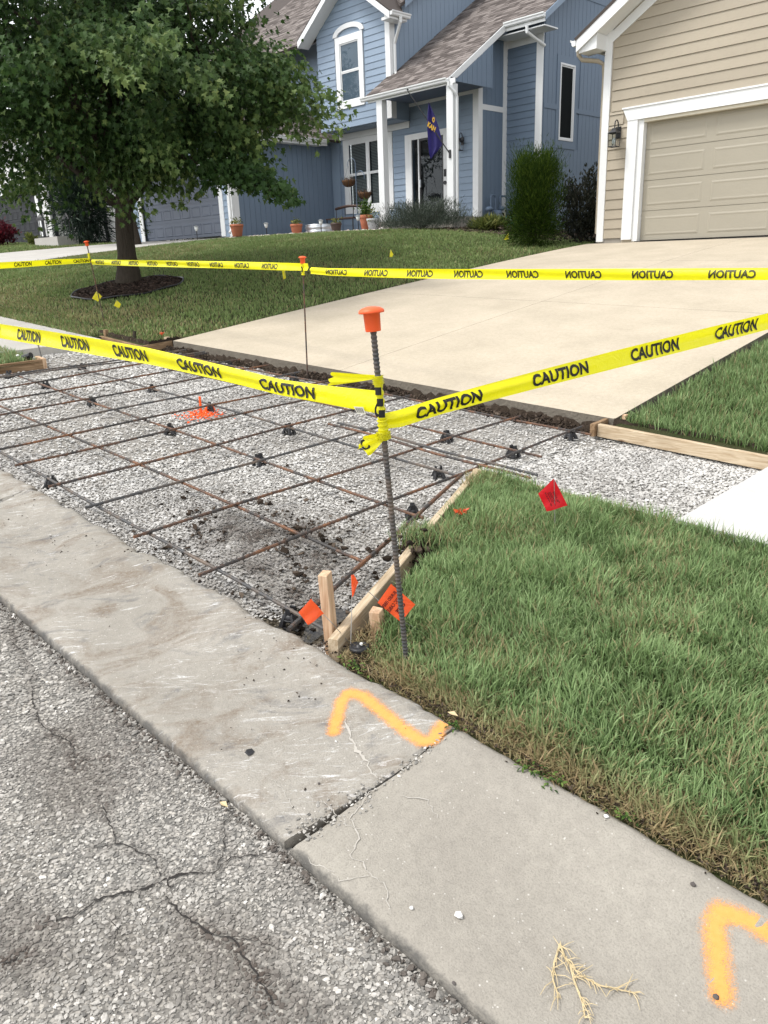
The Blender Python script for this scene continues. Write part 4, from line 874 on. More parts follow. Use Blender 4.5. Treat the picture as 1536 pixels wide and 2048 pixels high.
PG = Wall(bh, (-14.66, 0, 0), RT, (1, 0, 0)); PG.grooved(17.3, 19.0, 5.80, lambda u: max(proof(u)-.17, 5.81), M['blue_shaded'])
downspout(bh, [(-14.62, 17.12, 5.75), (-14.62, 17.12, 5.66), (-14.52, 17.24, 5.5), (-14.5, 17.3, 5.4), (-14.5, 17.3, 2.6)], M['white'], .04)
# porch side panel, bay, end wall
PS.trim('corner_board', 19.0, 19.16, 2.42, 6.9, .0, .03, M['white']); PS.trim('corner_board', 20.12, 20.3, 2.3, 7.2, .0, .03, M['white']); PS.trim('belt_board', 19.16, 20.12, 5.36, 5.50, .0, .026, M['white'])
PS.grooved(19.16, 20.12, 2.42, 5.36, M['blue_shaded']); PS.grooved(19.16, 20.12, 5.5, lambda u: proof(u)-.2, M['blue_shaded'])
BY.siding(-15.12, -14.12, 2.3, 7.0, M['blue_shaded']); BY.trim('corner_board', -14.12, -13.9, 2.3, 7.18, .0, .03, M['white']); BY.trim('frieze_board', -15.12, -14.12, 7.0, 7.18, .0, .028, M['white'])
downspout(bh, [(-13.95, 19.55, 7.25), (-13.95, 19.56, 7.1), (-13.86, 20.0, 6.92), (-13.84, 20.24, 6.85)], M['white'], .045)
ES.grooved(20.34, 30, 2.0, lambda u: proof(u)-.06, M['blue_shaded'], holes=[(20.95, 22.0, 4.35, 6.75)])
ES.trim('belt_board', 20.34, 20.95, 5.34, 5.47, .012, .03, M['blue_shaded']); ES.trim('belt_board', 22.0, 29, 5.34, 5.47, .012, .03, M['blue_shaded']); ES.trim('belt_board', 20.5, 29, 8.3, 8.43, .012, .03, M['blue_shaded'])
ew = ES.trim('window_surround', 20.95, 21.1, 4.35, 6.75, .0, .03, M['blue_shaded']); ES.trim('surround', 21.86, 22.0, 4.35, 6.75, .0, .03, M['blue_shaded'], ew); ES.trim('surround', 21.1, 21.86, 4.35, 4.56, .0, .03, M['blue_shaded'], ew); ES.trim('surround', 21.1, 21.86, 6.56, 6.75, .0, .03, M['blue_shaded'], ew)
ES.window(21.15, 21.81, 4.61, 6.51, .048, 1, blind=False, head=.048, sash=False)
obj('foundation', MB().box(-15.1, -13.95, 20.32, 20.5, 1.7, 2.3), M['fnd'], bh); obj('foundation', MB().box(-14.1, -13.93, 20.5, 30, 1.2, 2.0), M['fnd'], bh)
obj('foundation', MB().box(-21.3, -17.6, 19.02, 19.3, 1.8, 2.2), M['fnd'], bh)

# ---------------------------------------------------------------- white and black house beyond
wh = thing('white_house', 'white house with black trim and dark garage door behind the tree', 'house', (-38, 15, 2.5))
WF = Wall(wh, (0, 14.9, 0), FR, (0, -1, 0)); WG = Wall(wh, (0, 17.5, 0), FR, (0, -1, 0)); WS = Wall(wh, (-35.2, 0, 0), RT, (1, 0, 0))
M['offwhite'] = painted('off_white_paint', (.62, .62, .60), .6, (40, 40, 3))
mb = MB(); mb.box(-45, -41.3, 14.905, 15.2, 2, 7); mb.box(-36.4, -35.22, 14.905, 15.2, 2, 7.5); mb.box(-41.3, -36.4, 14.905, 15.2, 4.75, 7.5); mb.box(-35.5, -35.21, 15.2, 17.6, 2, 7.5); mb.box(-35.2, -24.5, 17.51, 17.8, 1.9, 7.4); obj('wall', mb, M['offwhite'], wh)
WF.garage_door(-41.3, -36.4, 2.55, 4.75, M['charcoal'], 4, 8, d=-.06)
WF.trim('door_header', -41.5, -36.2, 4.75, 5.1, .0, .06, M['charcoal']); WF.trim('door_jamb', -36.4, -36.1, 2.5, 4.75, .0, .05, M['white']); WF.trim('corner_board', -36.1, -35.95, 2.5, 7.2, .0, .055, M['charcoal'])
for y0 in (15.0, 16.15, 17.3): WS.trim('corner_board', y0, y0+.14, 2.4, 7.4, .0, .04, M['charcoal'])
WS.trim('belt_board', 15.14, 17.3, 4.05, 4.25, .0, .05, M['charcoal']); WS.trim('belt_board', 15.14, 17.3, 2.5, 2.65, .0, .05, M['charcoal'])
WG.trim('wall_panel', -31.3, -28.0, 2.7, 7.2, .0, .04, M['charcoal'])
WG.window(-30.3, -29.0, 3.6, 5.6, .12, 1)
roof_slab(wh, [(-46, 14.3, 7.2), (-35, 14.3, 7.2), (-35, 24, 11.5), (-46, 24, 11.5)], .06, M['charcoal']); roof_slab(wh, [(-35.4, 17, 7.0), (-24.4, 17, 7.0), (-24.4, 25, 10.6), (-35.4, 25, 10.6)], .06, M['charcoal'])
mb = MB()
for k in range(3): mb.add([WF.P(-40.0+.22*k, 4.86, .062), WF.P(-39.86+.22*k, 4.86, .062), WF.P(-39.86+.22*k, 5.06, .062), WF.P(-40.0+.22*k, 5.06, .062)], [(0, 1, 2, 3)])
obj('house_number_plate', MB().box(-40.3, -39.4, 14.83, 14.838, 4.84, 5.08), M['white'], wh)
obj('rear_wall', MB().box(-30, -20.98, 18.9, 19.2, 2.0, 8.2), M['blue'], bh)

# ================================================================ TREES AND PLANTS
def leafmesh(name, P, D, N, size, mat, parent, shape='maple', rnd=None, kindstuff=True, tipv=None):
    """one small leaf per point: P base, D direction of the midrib, N rough normal"""
    if shape == 'maple':
        o = np.array([(0,0),(.46,.14),(.30,.36),(.52,.66),(.18,.60),(.0,1.04),(-.18,.60),(-.52,.66),(-.30,.36),(-.46,.14)]); c0 = (0, .40)
    elif shape == 'oval':
        o = np.array([(0,0),(.20,.25),(.22,.6),(0,1.0),(-.22,.6),(-.20,.25)]); c0 = (0, .5)
    else:
        o = np.array([(-.06,0),(.06,0),(.05,.6),(0,1.0),(-.05,.6)]); c0 = (0, .4)
    k = len(o); n = len(P); D = D/(np.linalg.norm(D, axis=1)[:, None]+1e-9); S = np.cross(D, N); S /= np.linalg.norm(S, axis=1)[:, None]+1e-9; Nn = np.cross(S, D)
    pts = np.concatenate([o, [c0]]); fold = np.abs(pts[:, 0])*.35 - pts[:, 1]**2*.16
    V = P[:, None]+size[:, None, None]*(S[:, None]*pts[None, :, :1]+D[:, None]*pts[None, :, 1:2]+Nn[:, None]*fold[None, :, None])
    f = np.array([(i, (i+1) % k, k) for i in range(k)]); Fc = f[None]+(np.arange(n)*(k+1))[:, None, None]
    r = rng.random(n) if rnd is None else rnd
    o_ = npobj(name, V.reshape(-1, 3), Fc.reshape(-1, 3), mat, parent, {'rnd': np.repeat(r, k+1), 'tip': np.repeat(np.zeros(n) if tipv is None else tipv, k+1), 'dirt': np.zeros(n*(k+1))})
    return kind(o_, 'stuff') if kindstuff else o_
def rdir(n): v = rng.normal(size=(n, 3)); return v/np.linalg.norm(v, axis=1)[:, None]

# ---- the maple
tb = np.array([tree_xy[0], tree_xy[1], float(L(*tree_xy))+.09])
maple = thing('maple_tree', 'large dark green maple tree with thick trunk in a mulch ring', 'tree', tb)
mb = MB(); tp_ = [tb+np.array((.02*i, .015*i, .25*i)) + np.array((.03*math.sin(i*.9), .02*math.cos(i), 0)) for i in range(12)]
mb.tube([tb-(0, 0, .15)]+tp_, [.30]+[.24-.075*min(1, i/2.0)-.003*i for i in range(12)], 16); obj('trunk', mb, M['bark'], maple, True)
fork = tp_[-4]; CR0 = tb+np.array((.15, .1, 4.4)); RX, RZ = 3.75, 3.7
limbs = []
for i in range(13):
    an = i*2.4+.3; el = .12+.95*((i*5) % 13)/13; st = tp_[5+i % 6]; ln_ = 3.0*(1-.25*el)
    if math.cos(an)*R_[0]+math.sin(an)*R_[1] > .2: el = max(el, .62)
    d = np.array((math.cos(an)*math.cos(el), math.sin(an)*math.cos(el), math.sin(el))); pts = []
    for k in range(9):
        t = k/8; pts.append(st+d*ln_*t+np.array((0, 0, .55*t*t-.15*t))+rng.normal(0, .05, 3)*t)
    limbs.append(pts); obj('limb', MB().tube(pts, [.085*(1-.85*k/8)+.012 for k in range(9)], 7), M['bark'], maple, True)
    for b in range(3):
        s0 = pts[3+b*2]; bd = d+rng.normal(0, .6, 3); bd[2] += .1; bd /= np.linalg.norm(bd)
        obj('limb', MB().tube([s0+bd*1.5*q_/5+rng.normal(0, .03, 3) for q_ in range(6)], [.03-.004*q_ for q_ in range(6)], 5), M['bark'], maple, True)
# clumps spread through an uneven crown: drooping skirts below, ragged sprays at the rim
cl = []; tries = 0
while len(cl) < 360:
    v = rdir(1)[0]; r = rng.random()**(.26 if len(cl) < 310 else .9)
    bump = .72+.56*vnoise(np.array([math.atan2(v[1], v[0])*2.6+9]), np.array([v[2]*3.0+9]), 1.0, 71)[0]
    p = CR0+v*np.array((RX, RX, RZ if v[2] > 0 else 2.75))*r*bump
    if p[2] < tb[2]+1.45 or (np.hypot(*(p-tb)[:2]) < .9 and p[2] < tb[2]+1.9): continue
    rr_ = (p-tb)@np.array((R_[0], R_[1], 0))
    if rr_ > 1.5 and p[2] < tb[2]+2.45+.10*(rr_-1.5): continue
    if rr_ > .6 and p[2] < tb[2]+1.9: continue
    if rr_ > 3.25-.65*(p[2]-tb[2]-3.0) and p[2] > tb[2]+2.6: continue
    cl.append(p)
cl = np.array(cl)
def sprig(p, n, spread, droop): return p+rng.normal(0, 1, (n, 3))*np.array((spread, spread, spread*.62))-np.array((0, 0, 1))*np.abs(rng.normal(0, droop, (n, 1)))
P_ = []; R_nd = []; TP = []
for p in cl:
    n = rng.integers(95, 200); q_ = sprig(p, n, rng.uniform(.18, .36), .12); P_.append(q_)
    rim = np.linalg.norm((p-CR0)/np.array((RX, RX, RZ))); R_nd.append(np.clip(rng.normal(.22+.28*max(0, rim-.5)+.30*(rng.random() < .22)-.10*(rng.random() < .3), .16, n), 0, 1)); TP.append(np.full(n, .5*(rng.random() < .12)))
# long sprays that stick out: towards the blue house and over the street
for (u, v_, Y) in ((690,215,8.0),(676,245,7.9),(640,180,7.8),(575,388,7.6),(545,380,7.6),(500,365,7.4),(640,270,7.9),(600,130,7.9),(650,240,8.5),(470,330,7.9),(255,420,6.6),(300,400,6.6),(190,380,6.3),(60,370,6.6),(20,395,6.6),(120,345,6.4),(340,330,6.2),(400,380,7.2),(360,400,7.0),(520,290,7.3),(560,250,7.9),(500,40,8.0),(100,130,5.4),(220,110,5.0),(260,150,5.0),(330,80,5.2),(60,220,5.6),(440,180,6.2)):
    p = atY(u, v_, Y); c0 = CR0+(p-CR0)*.72
    for t in np.linspace(0, 1, 6):
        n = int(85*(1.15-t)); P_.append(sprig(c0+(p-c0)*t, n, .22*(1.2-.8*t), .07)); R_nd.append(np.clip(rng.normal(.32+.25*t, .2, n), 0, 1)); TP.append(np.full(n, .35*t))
b0, b1 = atY(420, 330, 7.2), atY(585, 393, 7.2); bm = atY(500, 372, 7.2)
bough = [tp_[8], tp_[8]*.4+b0*.6+np.array((0, 0, .15)), b0, bm, b1]; obj('limb', MB().tube(bough, [.06, .045, .032, .02, .006], 7), M['bark'], maple, True)
for t in np.linspace(0, 1, 15):
    p = (b0*(1-t)+b1*t)+np.array((0, 0, .10*math.sin(math.pi*t)-.03)); n = int(80*(1.1-.75*t)); P_.append(p+rng.normal(0, 1, (n, 3))*np.array((.16, .16, .11))*(1.15-.7*t)); R_nd.append(np.clip(rng.normal(.22, .16, n), 0, 1)); TP.append(np.zeros(n))
P_ = np.concatenate(P_); R_nd = np.concatenate(R_nd); TP = np.concatenate(TP); n = len(P_)
out = (P_-CR0); out /= np.linalg.norm(out, axis=1)[:, None]; D_ = out*.55+rdir(n)*.75+np.array((0, 0, -.55)); N_ = rdir(n)*.55+np.array((0, 0, 1.0))+out*.4
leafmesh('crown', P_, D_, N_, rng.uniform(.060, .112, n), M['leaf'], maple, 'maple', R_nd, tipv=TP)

# ---- mulch ring round its foot
mul = thing('mulch_ring', 'dark bark mulch ring with thin edging around the maple trunk', 'mulch bed', tb)
def mz(x, y): r = np.hypot(x-tb[0], y-tb[1]); return L(x, y)+.02+.13*np.clip(1-r/1.0, 0, 1)
th = np.linspace(0, 2*math.pi, 49); mb = MB(); V = [(tb[0], tb[1], float(mz(tb[0], tb[1])))]
for r_ in (.34, .68, .96): V += [(tb[0]+r_*math.cos(a), tb[1]+r_*math.sin(a), float(mz(tb[0]+r_*math.cos(a), tb[1]+r_*math.sin(a)))) for a in th[:-1]]
F = [(0, 1+i, 1+(i+1) % 48) for i in range(48)]+[(1+48*k+i, 1+48*(k+1)+i, 1+48*(k+1)+(i+1) % 48, 1+48*k+(i+1) % 48) for k in range(2) for i in range(48)]
mb.add(V, F); obj('mulch_bed', mb, M['soil'], mul)
obj('edging', MB().tube([(tb[0]+.98*math.cos(a), tb[1]+.98*math.sin(a), float(L(tb[0]+.98*math.cos(a), tb[1]+.98*math.sin(a)))+.045+.012*math.sin(a*7)) for a in th], .014, 6), M['black_plastic'], mul)
n = 4200; a = rng.uniform(0, 2*math.pi, n); r_ = .95*np.sqrt(rng.random(n)); x = tb[0]+r_*np.cos(a); y = tb[1]+r_*np.sin(a)
kind(stones('mulch_chips', np.stack([x, y, mz(x, y)+.01], -1), rng.uniform(.03, .085, n), M['mulch'], .3, 'oct', .6, .3, parent=mul), 'stuff')

# ---- shrubs: stems with leaves round them
def shrub(name, label, cat, c, rx, ry, h, n, mat, size, shape='oval', up=.5, group=None, cone=0, ns=9, droop=0):
    c = np.array(c, float); t = thing(name, label, cat, c, group)
    for i in range(ns):
        an = rng.uniform(0, 6.28); e = c+np.array((math.cos(an)*rx*.55, math.sin(an)*ry*.55, h*rng.uniform(.5, .8))); obj('stem', MB().tube([c+(e-c)*.03, (c+e)/2+rng.normal(0, .03, 3), e], [.018, .012, .005], 5), M['bark'], t)
    K = max(8, n//70); v = rdir(K); v[:, 2] = np.abs(v[:, 2])*1.0; r = rng.random(K)**.4; zz = np.clip(v[:, 2]*r, 0, 1)
    cc = c+np.stack([v[:, 0]*r*rx*(1-cone*zz), v[:, 1]*r*ry*(1-cone*zz), .06*h+.92*h*rng.random(K)**.9 if cone else .12*h+.8*h*zz], -1)
    if cone: s_ = 1-cone*(cc[:, 2]-c[2])/h; cc[:, :2] = c[:2]+(v[:, :2]*r[:, None])*np.array((rx, ry))*s_[:, None]
    idx = rng.integers(0, K, n); P = cc[idx]+rng.normal(0, 1, (n, 3))*np.array((rx, ry, h*.5))*.16; P[:, 2] = np.maximum(P[:, 2], c[2]+.01)
    o_ = (P-c-np.array((0, 0, h*.3))); o_ /= np.linalg.norm(o_, axis=1)[:, None]; D = o_*(1-up)+rdir(n)*.5+np.array((0, 0, up*1.5-droop))
    leafmesh('foliage', P, D, rdir(n)+np.array((0, 0, .6)), size*rng.uniform(.6, 1.3, n), mat, t, shape, np.clip(rng.normal(.42, .25, n)+.12*((P[:, 2]-c[2])/h-.5), 0, 1)); return t
lg = lambda x, y: (x, y, float(L(x, y)))
shrub('yew_bush', 'tall bright green feathery bush at the lawn corner beside the tan house', 'bush', lg(-9.75, 14.1), .58, .58, 1.66, 32000, M['juniper'], .075, 'blade', .3, cone=.25)
shrub('dark_bush', 'dark leafless looking bush between the green bush and the tan house corner', 'bush', lg(-9.35, 15.2), .62, .6, 1.55, 4500, M['darkleaf'], .07, 'oval', .6, ns=16)
shrub('dark_bush', 'purple brown thin bush behind the left side of the green feathery bush', 'bush', lg(-11.6, 16.6), .65, .6, 1.45, 1500, M['darkleaf'], .06, 'oval', .6, ns=22)
shrub('grey_shrub', 'wide grey green lavender like shrub in front of the porch', 'shrub', lg(-14.75, 16.1), 1.45, .75, .80, 14000, M['lavender'], .075, 'blade', .62)
shrub('daylily_clump', 'yellow green grassy clump right of the grey shrub', 'plant', lg(-13.0, 16.7), (.55), .45, .34, 1500, M['daylily'], .20, 'blade', .55, droop=.3)
shrub('red_shrub', 'dark red leafed shrub in front of the far garage door', 'shrub', lg(-35.2, 12.6), .9, .7, 1.0, 2200, M['redleaf'], .12, 'oval', .5)
shrub('cypress_tree', 'dark green narrow conifer beside the white house wall', 'tree', lg(-30.5, 14.2), 1.35, 1.3, 4.6, 16000, M['conifer'], .26, 'blade', .1, cone=.55)
shrub('round_bush', 'clipped round dark green bush near the white house window', 'bush', lg(-27.2, 15.6), 1.15, .95, 1.55, 6000, M['juniper'], .10, 'oval', .4)
shrub('round_bush', 'smaller low dark green bush left of the clipped round bush', 'bush', lg(-28.9, 15.9), .8, .8, 1.2, 3000, M['juniper'], .10, 'oval', .4)
shrub('low_shrub', 'small yellow green shrub at the foot of the white house corner', 'shrub', lg(-33.2, 13.2), .45, .4, .5, 900, M['daylily'], .10, 'oval', .5)
# second, thinner tree behind the maple, and the trees that close the view
def bgtree(label, c, h, r, n, lean=(0, 0), tr=.16):
    c = np.array(c, float); t = thing('shade_tree', label, 'tree', c, 'trees behind the maple'); top = c+np.array((lean[0], lean[1], h*.55))
    obj('trunk', MB().tube([c-(0, 0, .1), c+(top-c)*.35+rng.normal(0, .05, 3), c+(top-c)*.7, top], [tr, tr*.8, tr*.6, tr*.3], 9), M['bark'], t, True)
    cc = top+np.array((0, 0, h*.12))
    for i in range(7):
        an = i*2.4; e = cc+np.array((math.cos(an)*r*.7, math.sin(an)*r*.7, rng.uniform(-.2, .5)*r)); s0 = c+(top-c)*rng.uniform(.6, 1); obj('limb', MB().tube([s0, (s0+e)/2+(0, 0, .2), e], [tr*.4, tr*.25, .02], 6), M['bark'], t)
    K = n//90; v = rdir(K)*(rng.random((K, 1))**.4); C_ = cc+v*np.array((r, r, h*.36)); ix = rng.integers(0, K, n); P = C_[ix]+rng.normal(0, r*.11, (n, 3)); o_ = P-cc; o_ /= np.linalg.norm(o_, axis=1)[:, None]
    leafmesh('crown', P, o_*.4+rdir(n)+np.array((0, 0, -.4)), rdir(n)*.6+np.array((0, 0, 1)), rng.uniform(.10, .19, n), M['leaf'], t, 'oval', np.clip(rng.normal(.3, .2, n), 0, 1)); return t
bgtree('slender dark tree leaning behind the maple trunk', lg(-23.6, 12.6), 6.4, 2.6, 9000, (-1.6, .4))

# ================================================================ THE DIG: LUMBER, STEEL, TAPE
def plank(name, label, a, b, ztop, h, th, mat, over=0.0, cat='form board', group='lumber forms round the dig', side=1):
    """board on edge from a to b (x, y); ztop gives the height of its top edge at each end"""
    a, b = np.array(a, float), np.array(b, float); L_ = np.linalg.norm(b-a); an = math.atan2(b[1]-a[1], b[0]-a[0]); s0, s1 = 0, th*side
    mb = MB(); bev = .003; N = 8
    for i in range(N+1):
        pass
    Z0, Z1 = ztop; x0, x1 = -over, L_+over
    rows = []
    for i in range(N+1):
        x = x0+(x1-x0)*i/N; z = (Z0+(Z1-Z0)*i/N)-Z0; w_ = .0025*math.sin(i*1.7)
        rows.append([(x, s0+w_, z-h), (x, s1+w_, z-h), (x, s1+w_, z-bev), (x, s1-bev*side+w_, z), (x, s0+bev*side+w_, z), (x, s0+w_, z-bev)])
    V = [p for r_ in rows for p in r_]; k = 6
    F = [(i*k+j, (i+1)*k+j, (i+1)*k+(j+1) % k, i*k+(j+1) % k) for i in range(N) for j in range(k)]+[tuple(range(k))[::-1], tuple(N*k+j for j in range(k))]
    o = obj(name, mb.add(V, F), mat); o.location = (a[0], a[1], Z0); o.rotation_euler = (0, 0, an); return tag(o, label, cat, group)
g1 = lambda p, d: float(G(*p))+d
GF_ = 'lumber forms round the dig'
Aa, Ab = (-2.085, 1.70), (-2.945, 3.66)
plank('form_board', 'long weathered form board slanting from the curb along the near grass', Aa, Ab, (g1(Aa, .108), g1(Ab, .106)), .10, .042, M['wood'], side=-1)
plank('form_board', 'short pale board end meeting the slanting board at the grass corner', (-2.96, 3.705), (-1.75, 3.715), (g1((-2.9, 3.7), .105), g1((-1.75, 3.7), .10)), .09, .038, M['wood'], side=-1)
plank('form_board', 'long pale form board between gravel and the right hand lawn', (-2.90, 5.055), (-1.50, 5.115), (g1((-2.9, 5.05), .118), g1((-1.5, 5.1), .112)), .092, .04, M['wood'])
plank('form_board', 'short form board end turning back to the driveway corner', (-2.905, 5.02), (-2.91, 5.36), (g1((-2.9, 5.05), .122), g1((-2.9, 5.3), .128)), .094, .038, M['wood_brown'], side=1)
plank('form_board', 'brown form board along the left lawn below the sidewalk end', (-10.05, 4.655), (-8.82, 4.60), (g1((-10, 4.6), .098), g1((-8.8, 4.6), .098)), .10, .04, M['wood_brown'])
plank('form_board', 'brown form board from the far lawn corner to the driveway', (-8.82, 4.60), (-8.90, 5.06), (g1((-8.8, 4.6), .102), g1((-8.9, 5), .105)), .10, .04, M['wood_brown'], side=1)
plank('form_board', 'dark brown form board with knots at the left edge of the gravel', (-9.06, 1.72), (-8.90, 3.46), (g1((-9, 1.7), .11), g1((-8.9, 3.4), .108)), .115, .04, M['wood_brown'], side=1)
plank('form_board', 'short orange brown block nailed behind the left form board end', (-8.90, 3.465), (-9.16, 3.49), (g1((-8.9, 3.4), .11), g1((-9.1, 3.4), .11)), .11, .04, M['wood_up'], side=1)
def post(name, label, p, z0, z1, w_, d, rot, mat, lean=(0, 0), ragged=0, cat='wooden stake', group='wooden form stakes'):
    mb = MB(); q_ = []
    for z in (0, z1-z0):
        f = z/(z1-z0)
        for sx, sy in ((-1, -1), (1, -1), (1, 1), (-1, 1)): q_.append((sx*w_/2+lean[0]*f, sy*d/2+lean[1]*f, z+(rng.uniform(-.012, .012)*ragged if z else 0)))
    mb.add(q_, [(0,3,2,1),(4,5,6,7),(0,1,5,4),(1,2,6,5),(2,3,7,6),(3,0,4,7)]); o = obj(name, mb, mat); o.location = (p[0], p[1], z0); o.rotation_euler = (0, 0, rot)
    md = o.modifiers.new('edge', 'BEVEL'); md.width = .002; md.segments = 1; return tag(o, label, cat, group)
post('wooden_stake', 'upright pale wooden stake with pink side in the gravel by the curb', (-2.155, 1.78), g1((-2.15, 1.78), -.05), g1((-2.15, 1.78), .325), .038, .060, math.radians(30), M['wood_up'], (-.018, .01))
post('wooden_stake', 'short splintered stake behind the slanting board near the sprinkler', (-2.035, 1.93), g1((-2.0, 1.93), -.06), g1((-2.0, 1.93), .15), .045, .05, math.radians(25), M['wood_up'], (-.02, .02), 1)
post('wooden_stake', 'small pale stake top beside the corner of the slanting board', (-2.86, 3.56), g1((-2.86, 3.5), -.05), g1((-2.86, 3.5), .095), .05, .05, .4, M['wood'])
post('wooden_stake', 'pinkish stake standing at the right form corner by the driveway', (-2.80, 5.27), g1((-2.8, 5.27), -.05), g1((-2.8, 5.27), .165), .03, .045, .1, M['wood_up'], (0, 0))
post('wooden_stake', 'flat cut stake end behind the right form board corner', (-2.66, 5.16), g1((-2.6, 5.2), 0), g1((-2.6, 5.2), .105), .12, .05, .05, M['wood'])
post('wooden_stake', 'pale stake end behind the long board near the white sidewalk', (-1.70, 5.19), g1((-1.7, 5.2), 0), g1((-1.7, 5.2), .125), .06, .05, .05, M['wood'])
post('wooden_stake', 'small stake behind the left end of the far brown form board', (-10.02, 4.74), g1((-10, 4.7), 0), g1((-10, 4.7), .17), .05, .05, .1, M['wood_brown'])
post('wooden_stake', 'thin dark stake leaning behind the middle of the far brown board', (-9.42, 4.80), g1((-9.4, 4.8), 0), g1((-9.4, 4.8), .20), .035, .03, .3, M['bark'], (.05, 0))
post('wooden_stake', 'small stake where the far brown board meets the driveway', (-8.95, 5.02), g1((-8.9, 5.0), 0), g1((-8.9, 5.0), .15), .05, .06, .2, M['wood'])

# ---- reinforcing bars
def rebar_mesh(pts, r, pitch=.016, n=7):
    """bar with raised transverse ribs"""
    pts = [np.array(p, float) for p in pts]; out = []; rs = []; acc = 0
    for a, b in zip(pts[:-1], pts[1:]):
        L_ = np.linalg.norm(b-a); k = max(1, int(L_/pitch))
        for i in range(k):
            t = i/k; c = a+(b-a)*t; e = a+(b-a)*min(1, t+.42/k); out += [c, e]; rs += [r*1.16, r*.90]
    out.append(pts[-1]); rs.append(r); return out, rs
def rebar(label, pts, r=.0084, mat=None, pitch=.03, name='rebar', group='bars of the driveway rebar mat', cat='rebar'):
    p, q_ = rebar_mesh(pts, r, pitch); o = obj(name, MB().tube(p, q_, 7), mat or M['rebar']); return tag(o, label, cat, group)
zb, zt_ = .075, .091
def RB(u, v, dz_=zb): return hit(u, v, gdz(dz_))
def wav(a, b, n=8, amp=.006, sag=0):
    a, b = np.array(a), np.array(b); return [a+(b-a)*t+np.array((0, 0, amp*math.sin(t*9+a[0]*3)-sag*math.sin(math.pi*t))) for t in np.linspace(0, 1, n)]
along = [('first bar along the curb, nearest the street', RB(648, 1257), RB(0, 905)), ('second bar along the street, one row in from the curb bar', RB(728, 1122), (-8.45, 2.32, g1((-8.45, 2.3), zb))),
 ('third bar along the street, passing left of the caution stake', RB(846, 1034), (-8.5, 2.93, g1((-8.5, 2.9), zb))), ('fourth bar along the street, through the orange paint mark', RB(921, 952), (-8.55, 3.55, g1((-8.5, 3.5), zb))),
 ('fifth bar along the street, ending in open gravel on the right', RB(1083, 912), (-8.6, 4.17, g1((-8.6, 4.2), zb))), ('sixth bar along the street, nearest the cut driveway edge', RB(1182, 868), RB(343, 708))]
for i, (nm, a, b) in enumerate(along): rebar('rusty '+nm, wav(a, b, 10), mat=M['rebar'] if i % 3 else M['rebar_grey'])
cross_px = [[(400,1150),(604,1069),(776,1003),(910,949),(1040,903),(1166,853)], [(268,1074),(466,1011),(635.7,957.8),(775,916),(910,874),(1038,832)], [(172,1017),(362,963),(523.7,918.8),(660.4,881),(780,849)], [(98,975),(282.5,927.4),(434,887.5),(573,854)],
 [(30,931),(200.5,892.5),(346,859),(484.6,827.6)], [(146,868),(288,837),(422,810.7)], [(98,846),(232,819),(364.6,792)], [(44,823),(174.5,797),(302,774.6)], [(122,780),(243.5,759)], [(74,763.6),(192.7,743.3)], [(31,750.6),(164,734)]]
clab = ['closest cross bar, from the dark soil patch to the right form corner', 'second cross bar, passing just right of the caution stake', 'third cross bar, meeting the curb at the chipped edge', 'fourth cross bar, running behind the stake to the driveway edge', 'fifth cross bar, right of the orange paint mark', 'sixth cross bar, left of the orange paint mark',
 'seventh cross bar, above the black chair at far left', 'eighth cross bar, under the middle of the caution tape', 'ninth cross bar towards the far left corner', 'tenth cross bar towards the far left corner', 'eleventh cross bar, just before the left form board']
rowsY = []
ties = []
for i, px in enumerate(cross_px):
    W_ = np.array([RB(u, v, zt_) for u, v in px]); A1_ = np.polyfit(W_[:, 1], W_[:, 0], 1); ys = np.linspace(min(1.66, W_[0, 1]) if i > 4 else W_[0, 1], max(W_[-1, 1], 4.92 if i not in (0, 1) else 0), 10)
    pts = [np.array((np.polyval(A1_, y_), y_, float(G(np.polyval(A1_, y_), y_))+zt_+.004*math.sin(y_*3+i))) for y_ in ys]
    b_ = rebar('rusty '+clab[i], pts, mat=M['rebar'] if i % 4 != 2 else M['rebar_grey'])
    for j, (nm, a, c) in enumerate(along):
        a, c = np.array(a), np.array(c); y_ = a[1]+(c[1]-a[1])*np.clip((np.polyval(A1_, a[1])-a[0])/(c[0]-a[0]), 0, 1)
        if ys[0]-.05 < y_ < ys[-1]+.05: ties.append((b_, np.array((np.polyval(A1_, y_), y_, float(G(np.polyval(A1_, y_), y_))+.083))))
rebar('dark cross bar lying close against the left form board', wav(RB(0, 753, .08), RB(372, 700, .08)), mat=M['rebar_grey'])
rebar('rusty bar running beside the slanting form board', wav(RB(577, 1259, .07), RB(926, 948, .09), 10, .003), .0105, pitch=.016)
rebar('upper of two loose bars lying across the mat behind the stake', wav(RB(676, 845, .115), RB(1075, 952, .115)), .0085, M['rebar_grey'])
rebar('lower of two loose bars lying across the mat behind the stake', wav(RB(657, 847, .108), RB(1062, 958, .108)), .0085)
# tie wires at the crossings, a twist of thin wire with a stub
ring = [np.array((.0115*math.cos(a), .0115*math.sin(a), .010*math.sin(2*a))) for a in np.linspace(0, 2*math.pi, 9)]
tm = MB().tube(ring+[np.array((.02, .012, .02)), np.array((.012, .018, .028))], .0012, 4, cap=False); proto_tie = None
for b_, p in ties:
    if p[0] < -6.4: continue
    if proto_tie is None: proto_tie = obj('tie_wire', tm, M['black_metal'], b_); o = proto_tie
    else: o = proto_tie.copy(); link(o); o.parent = b_
    o.location = p; o.rotation_euler = (0, 0, random.random()*6)
